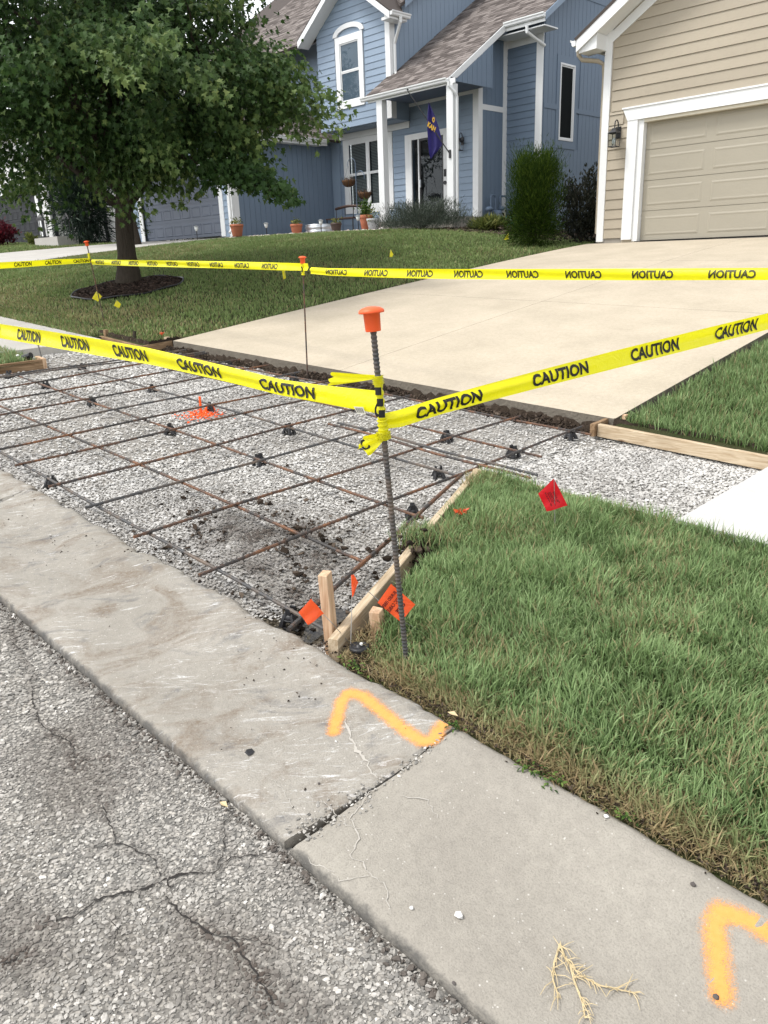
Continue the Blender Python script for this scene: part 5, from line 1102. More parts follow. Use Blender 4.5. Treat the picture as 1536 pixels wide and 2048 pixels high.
# ---- black plastic chairs that hold the mat up
ch = thing('rebar_chair', 'x', 'rebar chair', (0, 0, 0), 'black plastic rebar chairs under the mat')
rg = MB(); T_ = 18
prof_r = [(.037, 0), (.047, 0), (.047, .006), (.037, .006)]
V = [(r_*math.cos(a), r_*math.sin(a), z) for a in np.linspace(0, 2*math.pi, T_, endpoint=False) for r_, z in prof_r]
rg.add(V, [(i*4+j, ((i+1) % T_)*4+j, ((i+1) % T_)*4+(j+1) % 4, i*4+(j+1) % 4) for i in range(T_) for j in range(4)]); obj('base_ring', rg, M['black_plastic'], ch)
for k in range(4):
    a = math.pi/4+k*math.pi/2; c, s_ = math.cos(a), math.sin(a); mb = MB()
    mb.tube([(.042*c, .042*s_, .003), (.034*c, .036*s_, .03), (.020*c, .020*s_, .062)], [.017, .013, .009], 6); obj('leg', mb, M['black_plastic'], ch)
obj('collar', MB().tube([(.033*math.cos(a), .033*math.sin(a), .034) for a in np.linspace(0, 2*math.pi, 13)], .0045, 5), M['black_plastic'], ch)
obj('skirt', MB().lathe([(.0345, .030), (.030, .046), (.024, .058), (.018, .058)], (0, 0, 0), 14), M['black_plastic'], ch, True)
mb = MB(); mb.box(-.024, .024, -.013, .013, .056, .064); mb.box(-.024, -.012, -.013, .013, .064, .084); mb.box(.012, .024, -.013, .013, .064, .084); obj('saddle', mb, M['black_plastic'], ch)
chairs = [(578,868,'under the mat left of the caution stake, by a rusty crossing'), (519,931,'nearest in the middle of the mat, above the dark soil patch'), (341,868,'left of the orange paint mark under a crossing'), (420,824,'tinted by orange paint beside the thin marking stake'), (185,812,'at the left of the mat, second from the left edge'),
 (93,779,'near the left edge of the mat under a dark crossing'), (20,757,'farthest left, just off the left form board corner'), (165,742,'below the first words of the caution tape, far left'), (305,786,'just below the tape, between two far cross bars'), (341,716,'farthest back, by the corner of the far brown board'), (461,740,'by the soil ridge in front of the far driveway corner'),
 (588,765,'by the soil ridge behind the thin middle stake'), (724,797,'above the caution tape, left of the front stake'), (893,883,'just right of the front stake, under the tape'), (1026,914,'on pale open gravel where the fifth bar ends'), (1141,881,'farthest right, beside the right form corner'), (877,957,'beside the tip of the slanting form board'), (826,1036,'behind the grass clod against the slanting board'), (584,1251,'at the curb, under the near corner of the mat'), (104,976,'wedged at the curb edge, far left of the mat')]
kids = list(ch.children)
for i, (u, v, lb) in enumerate(chairs):
    p = hit(u, v, gdz(-.005))
    if i == 0: o = ch
    else:
        o = ch.copy(); link(o)
        for c in kids: q_ = c.copy(); link(q_); q_.parent = o
    o['label'] = 'black plastic rebar chair '+lb; o.location = p; o.rotation_euler = (0, 0, random.random()*3)
    if 'tinted' in lb:
        for c in o.children:
            if c.name.startswith(('base', 'leg')) and random.random() < .6: c.data = c.data.copy(); c.data.materials[0] = M['orange_tint']

# ---- stakes that carry the tape
def stake(label, base, top, r, cap=.085, pitch=.014):
    base, top = np.array(base, float), np.array(top, float); t = thing('rebar_stake', label, 'stake', base, 'capped rebar stakes carrying the tape'); ax = (top-base)/np.linalg.norm(top-base)
    p, q_ = rebar_mesh([base-ax*.05, top], r, pitch, 8); obj('rod', MB().tube(p, q_, 9), M['rebar_grey'] if r > .008 else M['rebar'], t)
    rot = Vector(ax).to_track_quat('Z', 'Y').to_matrix(); k = cap/.085
    obj('cap', MB().lathe([(.0245*k, -.052*k), (.0255*k, -.05*k), (.0275*k, .004*k), (.041*k, .006*k), (.0425*k, .010*k), (.040*k, .016*k), (.030*k, .022*k), (.014*k, .026*k), (.002*k, .027*k)], top, 24, tilt=rot), M['orange_plastic'], t, True)
    return t
SF_b, SF_t = np.array((-1.795, 1.832, .085)), np.array((-1.851, 1.777, 1.325)); SM_b, SM_t = np.array((-6.187, 5.00, .36)), np.array((-6.17, 5.02, 1.515)); SR_b, SR_t = np.array((-11.2, 5.29, .80)), np.array((-11.24, 5.22, 1.845))
st1 = stake('thick rebar stake with large orange cap standing in the near grass', SF_b, SF_t, .0098); st2 = stake('thin rebar stake with orange cap at the cut driveway edge', SM_b, SM_t, .0075, .078); st3 = stake('thin rebar stake with orange cap on the left lawn', SR_b, SR_t, .0075, .078)
SLb = np.array((-9.9, 1.9, .55)); st4 = stake('thin rebar stake with orange cap behind the left curb', SLb, SLb+(0, 0, 1.2), .0075, .078)
SQb = np.array((-.92, 5.6, .35)); st5 = stake('thin rebar stake with orange cap on the right lawn', SQb, SQb+(0, 0, 1.25), .0075, .078)
SXb = np.array((1.6, 5.12, .15)); st6 = stake('thin rebar stake with orange cap at the far right of the tape', SXb, SXb+(0, 0, 1.3), .0075, .078)

# ---- lettering
def text_mesh(s, bold=.03, align='LEFT', cuts=0):
    cu = bpy.data.curves.new('lettering', 'FONT'); cu.body = s; cu.size = 1; cu.offset = bold; cu.align_x = align; cu.resolution_u = 3; cu.space_character = 1.02
    o = bpy.data.objects.new('lettering', cu); COL.objects.link(o); bpy.context.view_layer.update(); dg = bpy.context.evaluated_depsgraph_get(); me = bpy.data.meshes.new_from_object(o.evaluated_get(dg))
    V = np.array([v.co[:] for v in me.vertices]); F = [tuple(p.vertices) for p in me.polygons]; bpy.data.objects.remove(o); bpy.data.meshes.remove(me); bpy.data.curves.remove(cu)
    V[:, :2] -= V[:, :2].min(0)
    if cuts:
        import bmesh
        b = bmesh.new(); vv = [b.verts.new((p[0], p[1], 0)) for p in V]
        for f in F:
            try: b.faces.new([vv[i] for i in f])
            except ValueError: pass
        h = V[:, 1].max()
        for k in range(1, cuts): bmesh.ops.bisect_plane(b, geom=b.verts[:]+b.edges[:]+b.faces[:], plane_co=(0, h*k/cuts, 0), plane_no=(0, 1, 0), dist=1e-6)
        b.verts.index_update(); V = np.array([v.co[:] for v in b.verts]); F = [tuple(v.index for v in f.verts) for f in b.faces]; b.free()
    return V[:, :2], F
CAU = text_mesh('CAUTION', .04, cuts=9)
def tape(label, pts, widths, phase, pitch=.52, mirror=False, side=1, curl=.006, word=.30, twist=None, seed=0):
    """ribbon through pts (centre line); widths at those points; words printed every 'pitch' metres; side: +1/-1 which face carries the print we see"""
    pts = np.array(pts, float); seg = np.r_[0, np.cumsum(np.linalg.norm(np.diff(pts, axis=0), axis=1))]; Lt = seg[-1]; twist = [0]*len(pts) if twist is None else twist
    r = np.random.default_rng(seed)
    def frame(s):
        s = np.asarray(s, float); c = np.stack([np.interp(s, seg, pts[:, i]) for i in range(3)], -1); c2 = np.stack([np.interp(np.clip(s+.03, 0, Lt+.03), np.r_[seg, Lt+.03], np.r_[pts[:, i], pts[-1, i]+(pts[-1, i]-pts[-2, i])*.03/max(1e-6, seg[-1]-seg[-2])]) for i in range(3)], -1)
        t = c2-c; t /= np.linalg.norm(t, axis=-1)[..., None]+1e-9; up = np.array((0, 0, 1.0))-t*t[..., 2:3]; up /= np.linalg.norm(up, axis=-1)[..., None]; nn = np.cross(t, up); a = np.interp(s, seg, twist)[..., None]
        return c, np.cos(a)*up+np.sin(a)*nn, nn*np.cos(a)-up*np.sin(a)
    def S(s, w_, off=0):
        c, up, nn = frame(s); wd = np.interp(s, seg, widths); slack = np.clip(1-wd/.079, 0, .6)
        d = (curl*np.cos(w_*5.2+s*1.7)+ .022*slack*np.sin(w_*8+.6*np.sin(s*2.3)))
        return c+up*(w_*wd)[..., None]+nn*(d+off)[..., None] if hasattr(d, '__len__') else c+up*(w_*wd)+nn*(d+off)
    ns = max(20, int(Lt/.03)); nw = 15; s_, w_ = np.meshgrid(np.linspace(0, Lt, ns), np.linspace(-.5, .5, nw), indexing='ij'); V = S(s_.ravel(), w_.ravel()); i = (np.arange(ns-1)[:, None]*nw+np.arange(nw-1)[None]); Fc = np.stack([i, i+nw, i+nw+1, i+1], -1).reshape(-1, 4)
    t = thing('caution_tape', label, 'caution tape', pts[0], 'caution tape strung round the dig'); npobj('ribbon', V, Fc, M['tape'], t, smooth=True)
    tv, tf = CAU; sx = word/tv[:, 0].max(); sy = .72/tv[:, 1].max(); LV = []; LF = []; s0 = phase
    while s0 < Lt-.02:
        ss_ = s0+(word-tv[:, 0]*sx if mirror else tv[:, 0]*sx)
        if ss_.max() < Lt-.01 and ss_.min() > .005:
            b = len(LV); LV += S(ss_, tv[:, 1]*sy-.36, side*.0035).tolist(); LF += [tuple(b+k for k in f) for f in tf]
        s0 += pitch
    mb = MB(); mb.add(LV, LF); kind(obj('lettering', mb, M['ink_back' if mirror else 'ink'], t), 'stuff'); return t, S, seg
def vpt(u, v, a, b):
    """point above the ground line a-b (a vertical plane through both) seen at (u, v)"""
    a, b = np.array(a)[:2], np.array(b)[:2]; d = b-a; return atP(u, v, (*a, 0), (-d[1], d[0], 0))
# front left: from the near stake along the curb
fa, fb = (-1.838, 1.790), (-9.9, 1.72)
cl_ = [(758,807),(700,799),(640,790),(560,777),(480,757),(400,738),(300,715),(200,697),(100,680),(0,664)]
pt = [vpt(u, v-2, fa, fb) for u, v in cl_]; d_ = pt[-1]-pt[-2]; pt += [pt[-1]+d_*(k/3)*(8.0-5.5)/np.linalg.norm(d_)*.55+np.array((0, 0, .01*k)) for k in (1, 2, 3)]; pt.append(np.array((-9.88, 1.9, pt[-1][2]+.10)))
pt = pt[::-1]; wd = [.06]+[.088]*3+[.088, .088, .086, .078, .068, .062, .060, .062, .070, .076]
tl = sum(np.linalg.norm(np.diff(np.array(pt), axis=0), axis=1))
tapeL, SL, segL = tape('bright caution tape running left from the front stake along the curb', pt, wd, (tl-.655) % .60, .60, False, 1, word=.33, seed=1)
# front right: from the near stake across the pavement to the right lawn
ra, rb = (-1.838, 1.795), (-.92, 5.6)
cl_ = [(768,843),(800,838),(880,813),(980,785),(1100,753),(1250,714),(1400,676),(1536,642)]
pt = [vpt(u, v, ra, rb) for u, v in cl_]; pt.append(np.array((-.93, 5.58, pt[-1][2]+.10)))
tape('caution tape rising right from the front stake over the pavement', pt, [.05, .058, .058, .060, .064, .070, .074, .076, .07], .125, .53, False, 1, word=.29, seed=2)
# middle right, seen from behind
ma, mb_ = (-6.17, 5.01), (1.6, 5.12)
cl_ = [(621,541),(660,544),(760,546),(900,548),(1100,549),(1300,549),(1536,548)]
pt = [vpt(u, v, ma, mb_) for u, v in cl_]; pt.append(np.array((1.58, 5.12, pt[-1][2]+.02)))
tape('see through caution tape stretched right from the middle stake over the driveway', pt, [.06, .066, .076, .078, .078, .076, .070, .07], .23, .52, True, 1, word=.29, seed=3)
na, nb_ = (-11.235, 5.225), (-6.175, 5.01)
cl_ = [(183,524),(260,526),(360,528),(460,530),(560,533),(616,534)]
pt = [vpt(u, v, na, nb_) for u, v in cl_]
tape('caution tape stretched between the left lawn stake and the middle stake', pt, [.07, .074, .076, .076, .074, .066], .16, .52, True, 1, word=.28, seed=4)
pa, pb = (-11.24, 5.22), (-9.9, 1.9)
cl_ = [(180,521),(100,525),(0,531)]
pt = [vpt(u, v, pa, pb) for u, v in cl_]; pt.append(np.array((-9.92, 1.92, pt[-1][2]-.02)))
tape('caution tape at far left, from the lawn stake out of sight', pt, [.06, .075, .077, .075], .03, .52, True, -1, word=.29, seed=5)
def wrap(parent, p, q_, r, name='tape_wrap', mat=None):
    """tape wound round the rod between two heights"""
    p, q_ = np.array(p), np.array(q_); pts = [p+(q_-p)*t for t in np.linspace(0, 1, 14)]
    return obj(name, MB().tube(pts, [r*(1+.22*math.sin(i*2.1)) for i in range(14)], 10), mat or M['tape'], parent, True)
ax = (SF_t-SF_b); at = lambda f: SF_b+ax*f
zf_ = lambda v: (hit_z(v)-SF_b[2])/ax[2]
def hit_z(v): return atP(757+(v-755)*.1, v, (-1.835, 1.792, 1.0), (1.84, -1.79, 0))[2]
f1, f2, f3, f4 = zf_(752), zf_(768), zf_(840), zf_(880)
wrap(st1, at(f2), at(f1), .0175); wrap(st1, at(f3), at(f2), .0135); wrap(st1, at(f4), at(f3), .0165); w_ = wrap(st1, at(zf_(878)), at(zf_(864)), .022)
mbw = MB()
for k in range(3):
    f = f2+(f3-f2)*(k+.6)/3.2; c = at(f); aa = math.radians(-48+10*k); mbw.add([c+.0165*np.array((math.cos(a_), math.sin(a_), 0))+np.array((0, 0, z_)) for z_ in (-.012, .014) for a_ in np.linspace(aa-.9, aa+.5, 6)], [(i, i+1, 7+i, 6+i) for i in range(5)])
obj('lettering', mbw, M['ink'], st1)
def ragged(parent, corners, nx, ny, amp, name='tape_tail', mat=None, seed=0):
    """loose end of film: bilinear patch between four corners with ripples and a torn edge"""
    r = np.random.default_rng(seed); A_, B_, C_, D_ = [np.array(c) for c in corners]; V = []; n_ = np.cross(B_-A_, D_-A_); n_ /= np.linalg.norm(n_)
    for i in range(nx+1):
        for j in range(ny+1):
            s_, t_ = i/nx, j/ny; e = (1+.05*r.normal()*(i == nx)) if i == nx else 1; s2 = s_*e
            V.append((A_*(1-s2)+B_*s2)*(1-t_)+(D_*(1-s2)+C_*s2)*t_+n_*amp*math.sin(t_*7+s_*3)*(.25+s_))
    o = obj(name, MB().add(V, [(i*(ny+1)+j, (i+1)*(ny+1)+j, (i+1)*(ny+1)+j+1, i*(ny+1)+j+1) for i in range(nx) for j in range(ny)]), mat or M['tape'], parent, True); return o
sp = lambda u, v, k=1.0: CAM+(atP(u, v, (-1.835, 1.792, 1.0), (1.84, -1.79, 0))-CAM)*k
ragged(st1, (sp(750, 750), sp(665, 744), sp(657, 772), sp(750, 758)), 8, 8, .006, seed=1)
ragged(st1, (sp(764, 864), sp(727, 872), sp(716, 899), sp(752, 879)), 8, 7, .006, seed=2)
ragged(st1, (sp(758, 872, .997), sp(722, 893, .997), sp(738, 914, .997), sp(768, 880, .997)), 8, 6, .005, seed=3)
tv, tf = text_mesh('C', .03); tv = tv/tv.max(0)
def lay_text(parent, txt, O, X, Y, n, off, mat, mirror=False, bold=.03, name='lettering'):
    V, F = text_mesh(txt, bold); V = V/V.max(0)
    if mirror: V[:, 0] = 1-V[:, 0]
    O, X, Y, n = [np.array(q) for q in (O, X, Y, n)]; P = O+V[:, :1]*X+V[:, 1:]*Y+n*off; return obj(name, MB().add(P, F), mat, parent)
view = -F_
def quad_text(parent, txt, px, mat, off=.002, mirror=False, P=None, N=None, bold=.03):
    """text on the plane (P, N): px = lower left, lower right, upper left in the photograph"""
    a, b, c = [atP(u, v, P, N) for u, v in px]; N = np.array(N, float); N = N/np.linalg.norm(N); N = N*np.sign(N@(CAM-a)); return lay_text(parent, txt, a, b-a, c-a, N, off, mat, mirror, bold)
PN = np.array((-1.84, 1.787, 1.0)); NN = np.array((1.84, -1.787, 0))
quad_text(st1, 'C', [(750, 838), (765, 830), (748, 808)], M['ink'], .004, P=PN+np.array((0, 0, 0))-.012*NN/2.5*-1, N=NN)
quad_text(st1, 'C', [(733, 904), (742, 893), (717, 887)], M['ink'], .006, P=PN, N=NN)
lb = [vpt(u, v, fa, fb) for u, v in ((712, 812), (731, 813), (737, 828), (720, 827))]; nl = np.cross(lb[1]-lb[0], lb[3]-lb[0]); nl /= np.linalg.norm(nl); nl *= np.sign(nl @ (CAM-lb[0]))
bl_ = obj('barcode_label', MB().add([p+nl*.0115 for p in lb], [(0, 1, 2, 3)]), M['label'], tapeL); mbk = MB()
for k in range(9):
    t0 = .12+k*.085; t1 = t0+random.choice([.025, .04, .055]); q_ = lambda t, s: (lb[0]*(1-t)+lb[1]*t)*(1-s)+(lb[3]*(1-t)+lb[2]*t)*s+nl*.0122; mbk.add([q_(t0, .15), q_(t1, .15), q_(t1, .8), q_(t0, .8)], [(0, 1, 2, 3)])
obj('barcode', mbk, M['ink'], bl_)
wrap(st2, (-6.17, 5.015, 1.36), (-6.17, 5.015, 1.46), .016); wrap(st3, (-11.235, 5.225, 1.62), (-11.235, 5.225, 1.70), .016)
obj('lettering', MB().tube([(-6.165, 5.0, 1.39), (-6.155, 4.996, 1.42), (-6.17, 4.998, 1.44)], .006, 5), M['ink'], st2)

# ---- marker flags on wires
def flag(label, mat, corners, P, N, stem, group='marker flags on wires', sag=.012, name='marker_flag'):
    """film square between photographed corners on its own upright plane, and its wire: stem = list of points"""
    C_ = [atP(u, v, P, N) for u, v in corners]; t = thing(name, label, 'marker flag', stem[-1], group); nrm = np.array(N, float)/np.linalg.norm(N); V = []; n_ = 8
    for i in range(n_+1):
        for j in range(n_+1):
            s_, u_ = i/n_, j/n_; V.append((C_[0]*(1-s_)+C_[1]*s_)*(1-u_)+(C_[3]*(1-s_)+C_[2]*s_)*u_+nrm*sag*math.sin(s_*4.2+.8)*(.4+u_)+nrm*.3*sag*math.sin(u_*9))
    obj('film', MB().add(V, [(i*(n_+1)+j, (i+1)*(n_+1)+j, (i+1)*(n_+1)+j+1, i*(n_+1)+j+1) for i in range(n_) for j in range(n_)]), mat, t, True)
    obj('wire', MB().tube(stem, .0016, 5), M['wire'], t); return t, C_
def gp_(u, v, dz_=.0): return hit(u, v, lambda x, y: np.where(y < 5.4, G(x, y)+dz_, L(x, y)))
# red city flag
b = hit(1108, 1064, verge_z); Pn, Nn = b, np.array((b[0], b[1], 0))*-1+np.array((.3, .9, .2))
rf, C_ = flag('red marker flag with black print standing in the near grass', M['flag_r'], [(1076, 987), (1108, 957), (1136, 1012), (1093, 1022)], Pn, Nn, [atP(1108, 957, Pn, Nn), atP(1109, 990, Pn, Nn+.0), hit(1110, 1066, verge_z)], sag=.007)
for i, (tx, a, w_) in enumerate((('CITY OF', .26, .48), ('OLATHE', .31, .42), ('TRAFFIC', .42, .46), ('STREET LIGHTS', .48, .6), ('SIGNALS', .545, .42), ('913-971-90', .66, .66))):
    # rows run down the flag's long side: from the upper right edge towards the lower left
    e0, e1 = C_[1], C_[2]; f0, f1_ = C_[0], C_[3]; k = a+.06; s0 = (e0*(1-k)+f0*k); s1 = (e1*(1-k)+f1_*k); X = (s1-s0)*w_; O = s0+(s1-s0)*(.32 if i < 2 else .24 if i < 5 else .16); Yv = (e0-f0)*.045*(1.35 if i == 5 else 1)
    n2 = np.cross(C_[1]-C_[0], C_[3]-C_[0]); n2 /= np.linalg.norm(n2); n2 *= np.sign(n2@(CAM-O)); lay_text(rf, tx, O, X, Yv, n2, .013, M['ink_red'], bold=.04)
# orange fibre flag behind the stake
b = np.array((-1.88, 1.905, .1)); Nn = np.array((1.85, -1.75, .25))
of, C_ = flag('orange marker flag with mirrored black print behind the front stake', M['flag_o'], [(755, 1205), (782, 1168), (831, 1210), (801, 1243)], b, Nn, [atP(722, 1180, b, Nn), atP(738, 1184, b, Nn), atP(755, 1199, b, Nn), atP(800, 1240, b, Nn), hit(842, 1262, verge_z)], sag=.004)
def rowtxt(tx, px, bold=.03): quad_text(of, tx, px, M['ink_red'], .008, True, P=b, N=Nn, bold=bold)
rowtxt('BURIED FIBER', [(768, 1216), (794, 1184), (762, 1212)]); rowtxt('OPTIC CABLE', [(779, 1224), (805, 1192), (773, 1219)]); rowtxt('OTE', [(797, 1226), (812, 1208), (790, 1221)], .05)
# two small plain orange flags at the stake
b = np.array((-2.10, 1.70, .1)); Nn = np.array((2.1, -1.75, .1))
flag('plain orange marker flag left of the upright wooden stake', M['flag_o'], [(597, 1224), (622, 1198), (648, 1229), (616, 1248)], b, Nn, [atP(647, 1229, b, Nn), atP(664, 1246, b, Nn), hit(706, 1294, gdz(.03))], sag=.008)
b = np.array((-2.10, 1.86, .1))
flag('crumpled orange marker flag right of the upright wooden stake', M['flag_o'], [(702, 1149), (708, 1150), (717, 1168), (704, 1192)], b, Nn, [atP(704, 1150, b, Nn), atP(704, 1192, b, Nn), hit(701, 1308, gdz(.03))], sag=.012)
for lb_, cs, base, gy in (('yellow marker flag tied low on the left lawn stake', [(184, 597), (193, 582), (204, 593), (196, 603)], (189, 618), 0), ('yellow marker flag in front of the mulch ring', [(228, 611), (233, 600), (242, 608), (238, 617)], (236, 622), 0), ('yellow marker flag hanging below the tape left of the middle stake', [(564, 542), (570, 541), (572, 556), (567, 559)], (568, 566), 0), ('yellow marker flag upright in the middle of the far lawn', [(779, 514), (781, 498), (787, 509), (784, 514)], (781, 524), 0), ('small yellow marker flag by the bush at the right end of the lawn', [(1008, 479), (1017, 466), (1018, 478), (1012, 480)], (1018, 485), 0)):
    p = hit(*base, lambda x, y: np.where(y < 5.4, G(x, y)+.09, L(x, y))); nv = np.array((-p[0], -p[1], 0))+np.array((1.0, .2, 0)); flag(lb_, M['flag_y'], cs, p, nv, [atP(*cs[1], p, nv), atP((cs[1][0]+base[0])/2, (cs[1][1]+base[1])/2, p, nv), p-np.array((0, 0, .03))])
# thin orange marking stake with sprayed gravel
p = hit(402, 829, gdz(0)); t = thing('marking_stake', 'thin orange stake in a patch of orange sprayed gravel', 'marking stake', p); obj('rod', MB().tube([p-(0, 0, .05), p+(.01, .0, .155)], [.012, .011], 6), M['orange_tint'], t)
n = 420; a = rng.uniform(0, 6.28, n); r_ = np.abs(rng.normal(0, .095, n)); x = p[0]+.03+r_*np.cos(a)*1.0; y = p[1]+r_*np.sin(a)*1.15
so = stones('sprayed_gravel', np.stack([x, y, bed_z(x, y)+.006], -1), .017*rng.lognormal(0, .3, n), M['orange_tint'], .5, 'oct', .4); kind(so, 'stuff')
# survey whiskers: little orange tufts flush with the turf
def whisker(label, p, n=26, s_=.05):
    t = thing('survey_whisker', label, 'survey marker', p, 'orange survey whiskers'); mb = MB()
    for k in range(n):
        a = rng.uniform(0, 6.28); e = p+np.array((math.cos(a)*s_*rng.uniform(.4, 1), math.sin(a)*s_*rng.uniform(.4, 1), s_*rng.uniform(.3, .9))); mb.tube([p, (p+e)/2+(0, 0, .012), e], .0022, 4)
    obj('bristles', mb, M['flag_o'], t); return t
whisker('orange survey whisker in the grass by the slanting board', hit(922, 1042, verge_z)+(0, 0, .03)); whisker('orange survey whisker at the edge of the left lawn by the driveway corner', hit(325, 674, lambda x, y: G(x, y)+.10)+(0, 0, .02), 20, .05)
# sprinkler head, clod of turf, hose pipe stub
p = hit(719, 1306, gdz(.045)); t = thing('sprinkler_head', 'black round sprinkler head in the soil at the board end', 'sprinkler', p)
obj('body', MB().lathe([(.036, -.06), (.036, -.004), (.040, 0), (.040, .010), (.032, .014), (.030, .010), (.014, .012), (.012, .018), (.001, .018)], p+(0, 0, .02), 20), M['black_plastic'], t, True); obj('nozzle', MB().lathe([(.006, 0), (.006, .008), (.001, .009)], p+(.008, .004, .036), 8), M['cap_white'], t)
p = hit(832, 1092, gdz(.10)); t = thing('turf_clod', 'torn clod of turf with dark soil hanging over the slanting board', 'turf clod', p)
so = stones('soil', p+rng.normal(0, 1, (240, 3))*np.array((.045, .05, .045))+np.array((.02, 0, -.02)), .026*rng.lognormal(0, .3, 240).clip(.5, 1.6), M['crumb'], .8, 'ico', .5, .35, parent=t); kind(so, 'stuff')
x = p[0]+.02+rng.normal(0, .06, 420); y = p[1]+.01+rng.normal(0, .06, 420); kind(blades('grass_tuft', x, y, p[2]+.03+0*x, rng.uniform(.06, .13, 420), np.full(420, .004), M['grass'], 2, .9, (rng.random(420) < .3)*.7, .2, t), 'stuff')
x = -2.83+rng.normal(0, .10, 500); y = 3.52+rng.normal(0, .07, 500); k = x > -2.86; kind(blades('dry_tuft', x[k], y[k], verge_z(x[k], y[k]), rng.uniform(.05, .11, k.sum()), np.full(k.sum(), .0038), M['grass'], 2, 1.0, .3+.7*rng.random(k.sum()), .15), 'stuff')
p = hit(47, 716, gdz(.11)); t = tag(obj('pipe_stub', MB().tube([p, p+(.10, .05, .03)], [.035, .035], 10), M['black_plastic']), 'black pipe stub on the left grass behind the form board', 'pipe')
p = np.array((-9.3, 3.35, .5)); tag(obj('rebar_pin', MB().tube([hit(82, 713, gdz(.10)), hit(77, 697, gdz(.10))+(0, 0, .07)], .009, 7), M['rebar_grey']), 'short dark steel pin standing behind the left form board', 'steel pin')
p = hit(36, 713, gdz(.12)); tag(obj('white_pebble', MB().lathe([(.01, 0), (.02, .008), (.018, .018), (.004, .024)], p, 7), M['cap_white']), 'small white knob on the left grass by the pipe stub', 'pebble')

# ---- sprayed marks, pebbles and litter on the curb
def spray(label, px, wd):
    P = np.array([hit(u, v, kerb_z) for u, v in px])[:, :2]; s_ = np.r_[0, np.cumsum(np.linalg.norm(np.diff(P, axis=0), axis=1))]; q_ = np.arange(0, s_[-1], .006); C_ = np.stack([np.interp(q_, s_, P[:, 0]), np.interp(q_, s_, P[:, 1])], -1)
    for _ in range(3): C_[1:-1] = (C_[:-2]+2*C_[1:-1]+C_[2:])/4
    x0, x1, y0, y1 = C_[:, 0].min()-wd*1.2, C_[:, 0].max()+wd*1.2, C_[:, 1].min()-wd*1.2, min(1.665, C_[:, 1].max()+wd*1.2)
    xs = np.arange(x0, x1, .006); ys = np.arange(y0, y1, .006); X, Y = np.meshgrid(xs, ys); d = np.min(np.hypot(X[..., None]-C_[:, 0], Y[..., None]-C_[:, 1]), -1)/wd
    V = np.stack([X, Y, kerb_z(X, Y)+.0016], -1).reshape(-1, 3); nx = len(xs); i = np.arange(len(ys)-1)[:, None]*nx+np.arange(nx-1)[None]; Fc = np.stack([i, i+1, i+nx+1, i+nx], -1).reshape(-1, 4); Fc = Fc[d.ravel()[Fc].min(1) < 1.25]
    return tag(npobj('paint_mark', V, Fc, M['spray'], attrs={'edge': d.ravel()*.62}), label, 'paint mark', 'orange sprayed marks on the curb')
spray('hook shaped orange paint mark on the curb beside the broken joint', [(668, 1462), (682, 1405), (696, 1386), (725, 1392), (760, 1420), (805, 1458), (845, 1484), (868, 1478), (885, 1448)], .027)
spray('orange corner shaped paint mark near the bottom right of the curb', [(1443, 1990), (1436, 1920), (1428, 1850), (1440, 1822), (1490, 1838), (1545, 1870), (1620, 1915)], .030)
def pebble(label, u, v, s_, mat, cat='pebble', fl=.7):
    p = hit(u, v, kerb_z); v_, f = template('ico'); r = np.random.default_rng(u); o = obj('pebble', MB().add((v_*(1+r.normal(0, .16, (12, 1))))*np.array((s_, s_*.8, s_*fl))+p+np.array((0, 0, s_*fl*.75)), [tuple(q_) for q_ in f]), mat); return tag(o, label, cat, 'loose stones on the curb')
M['limestone'] = simple('limestone_pebble', (.58, .57, .55), .85, .2, .15, 60); M['darkstone'] = simple('dark_stone', (.09, .08, .075), .85, .2, .2, 60)
pebble('largest white stone on the clean curb slab', 918, 1834, .0125, M['limestone']); pebble('small white pebble left of the largest white stone', 823, 1818, .007, M['limestone']); pebble('white pebble at the grass edge of the curb', 1212, 1634, .009, M['limestone'], fl=.5); pebble('brown pebble at the top edge of the near slab', 1385, 1771, .008, M['darkstone']); pebble('small dark pebble at the foot of the corner shaped mark', 1430, 1996, .008, M['darkstone'])
pebble('tiny pale pebble below the hook shaped mark', 672, 1484, .005, M['limestone']); pebble('tiny dark pebble on the slab left of the joint', 638, 1568, .0055, M['darkstone']); pebble('grey pebble far down the near slab', 908, 1968, .0055, M['darkstone'])
pebble('flat black scrap lying on the dirty curb slab', 500, 1505, .021, M['black_plastic'], 'scrap', .12)
p = hit(447, 1612, kerb_z); lf = obj('dry_leaf', MB().add([p+np.array(q_) for q_ in ((-.02, 0, .004), (0, -.007, .008), (.02, .003, .005), (0, .010, .012))], [(0, 1, 2), (0, 2, 3)]), M['straw']); tag(lf, 'pale dry leaf lodged at the street edge of the curb', 'leaf')
p = hit(897, 1438, kerb_z)+(0, .02, .004); tag(obj('dry_leaf', MB().add([p+np.array(q_) for q_ in ((-.022, 0, .004), (0, -.008, .008), (.022, .004, .005), (0, .010, .012))], [(0, 1, 2), (0, 2, 3)]), M['straw']), 'curled tan leaf beside the joint at the grass edge', 'leaf')
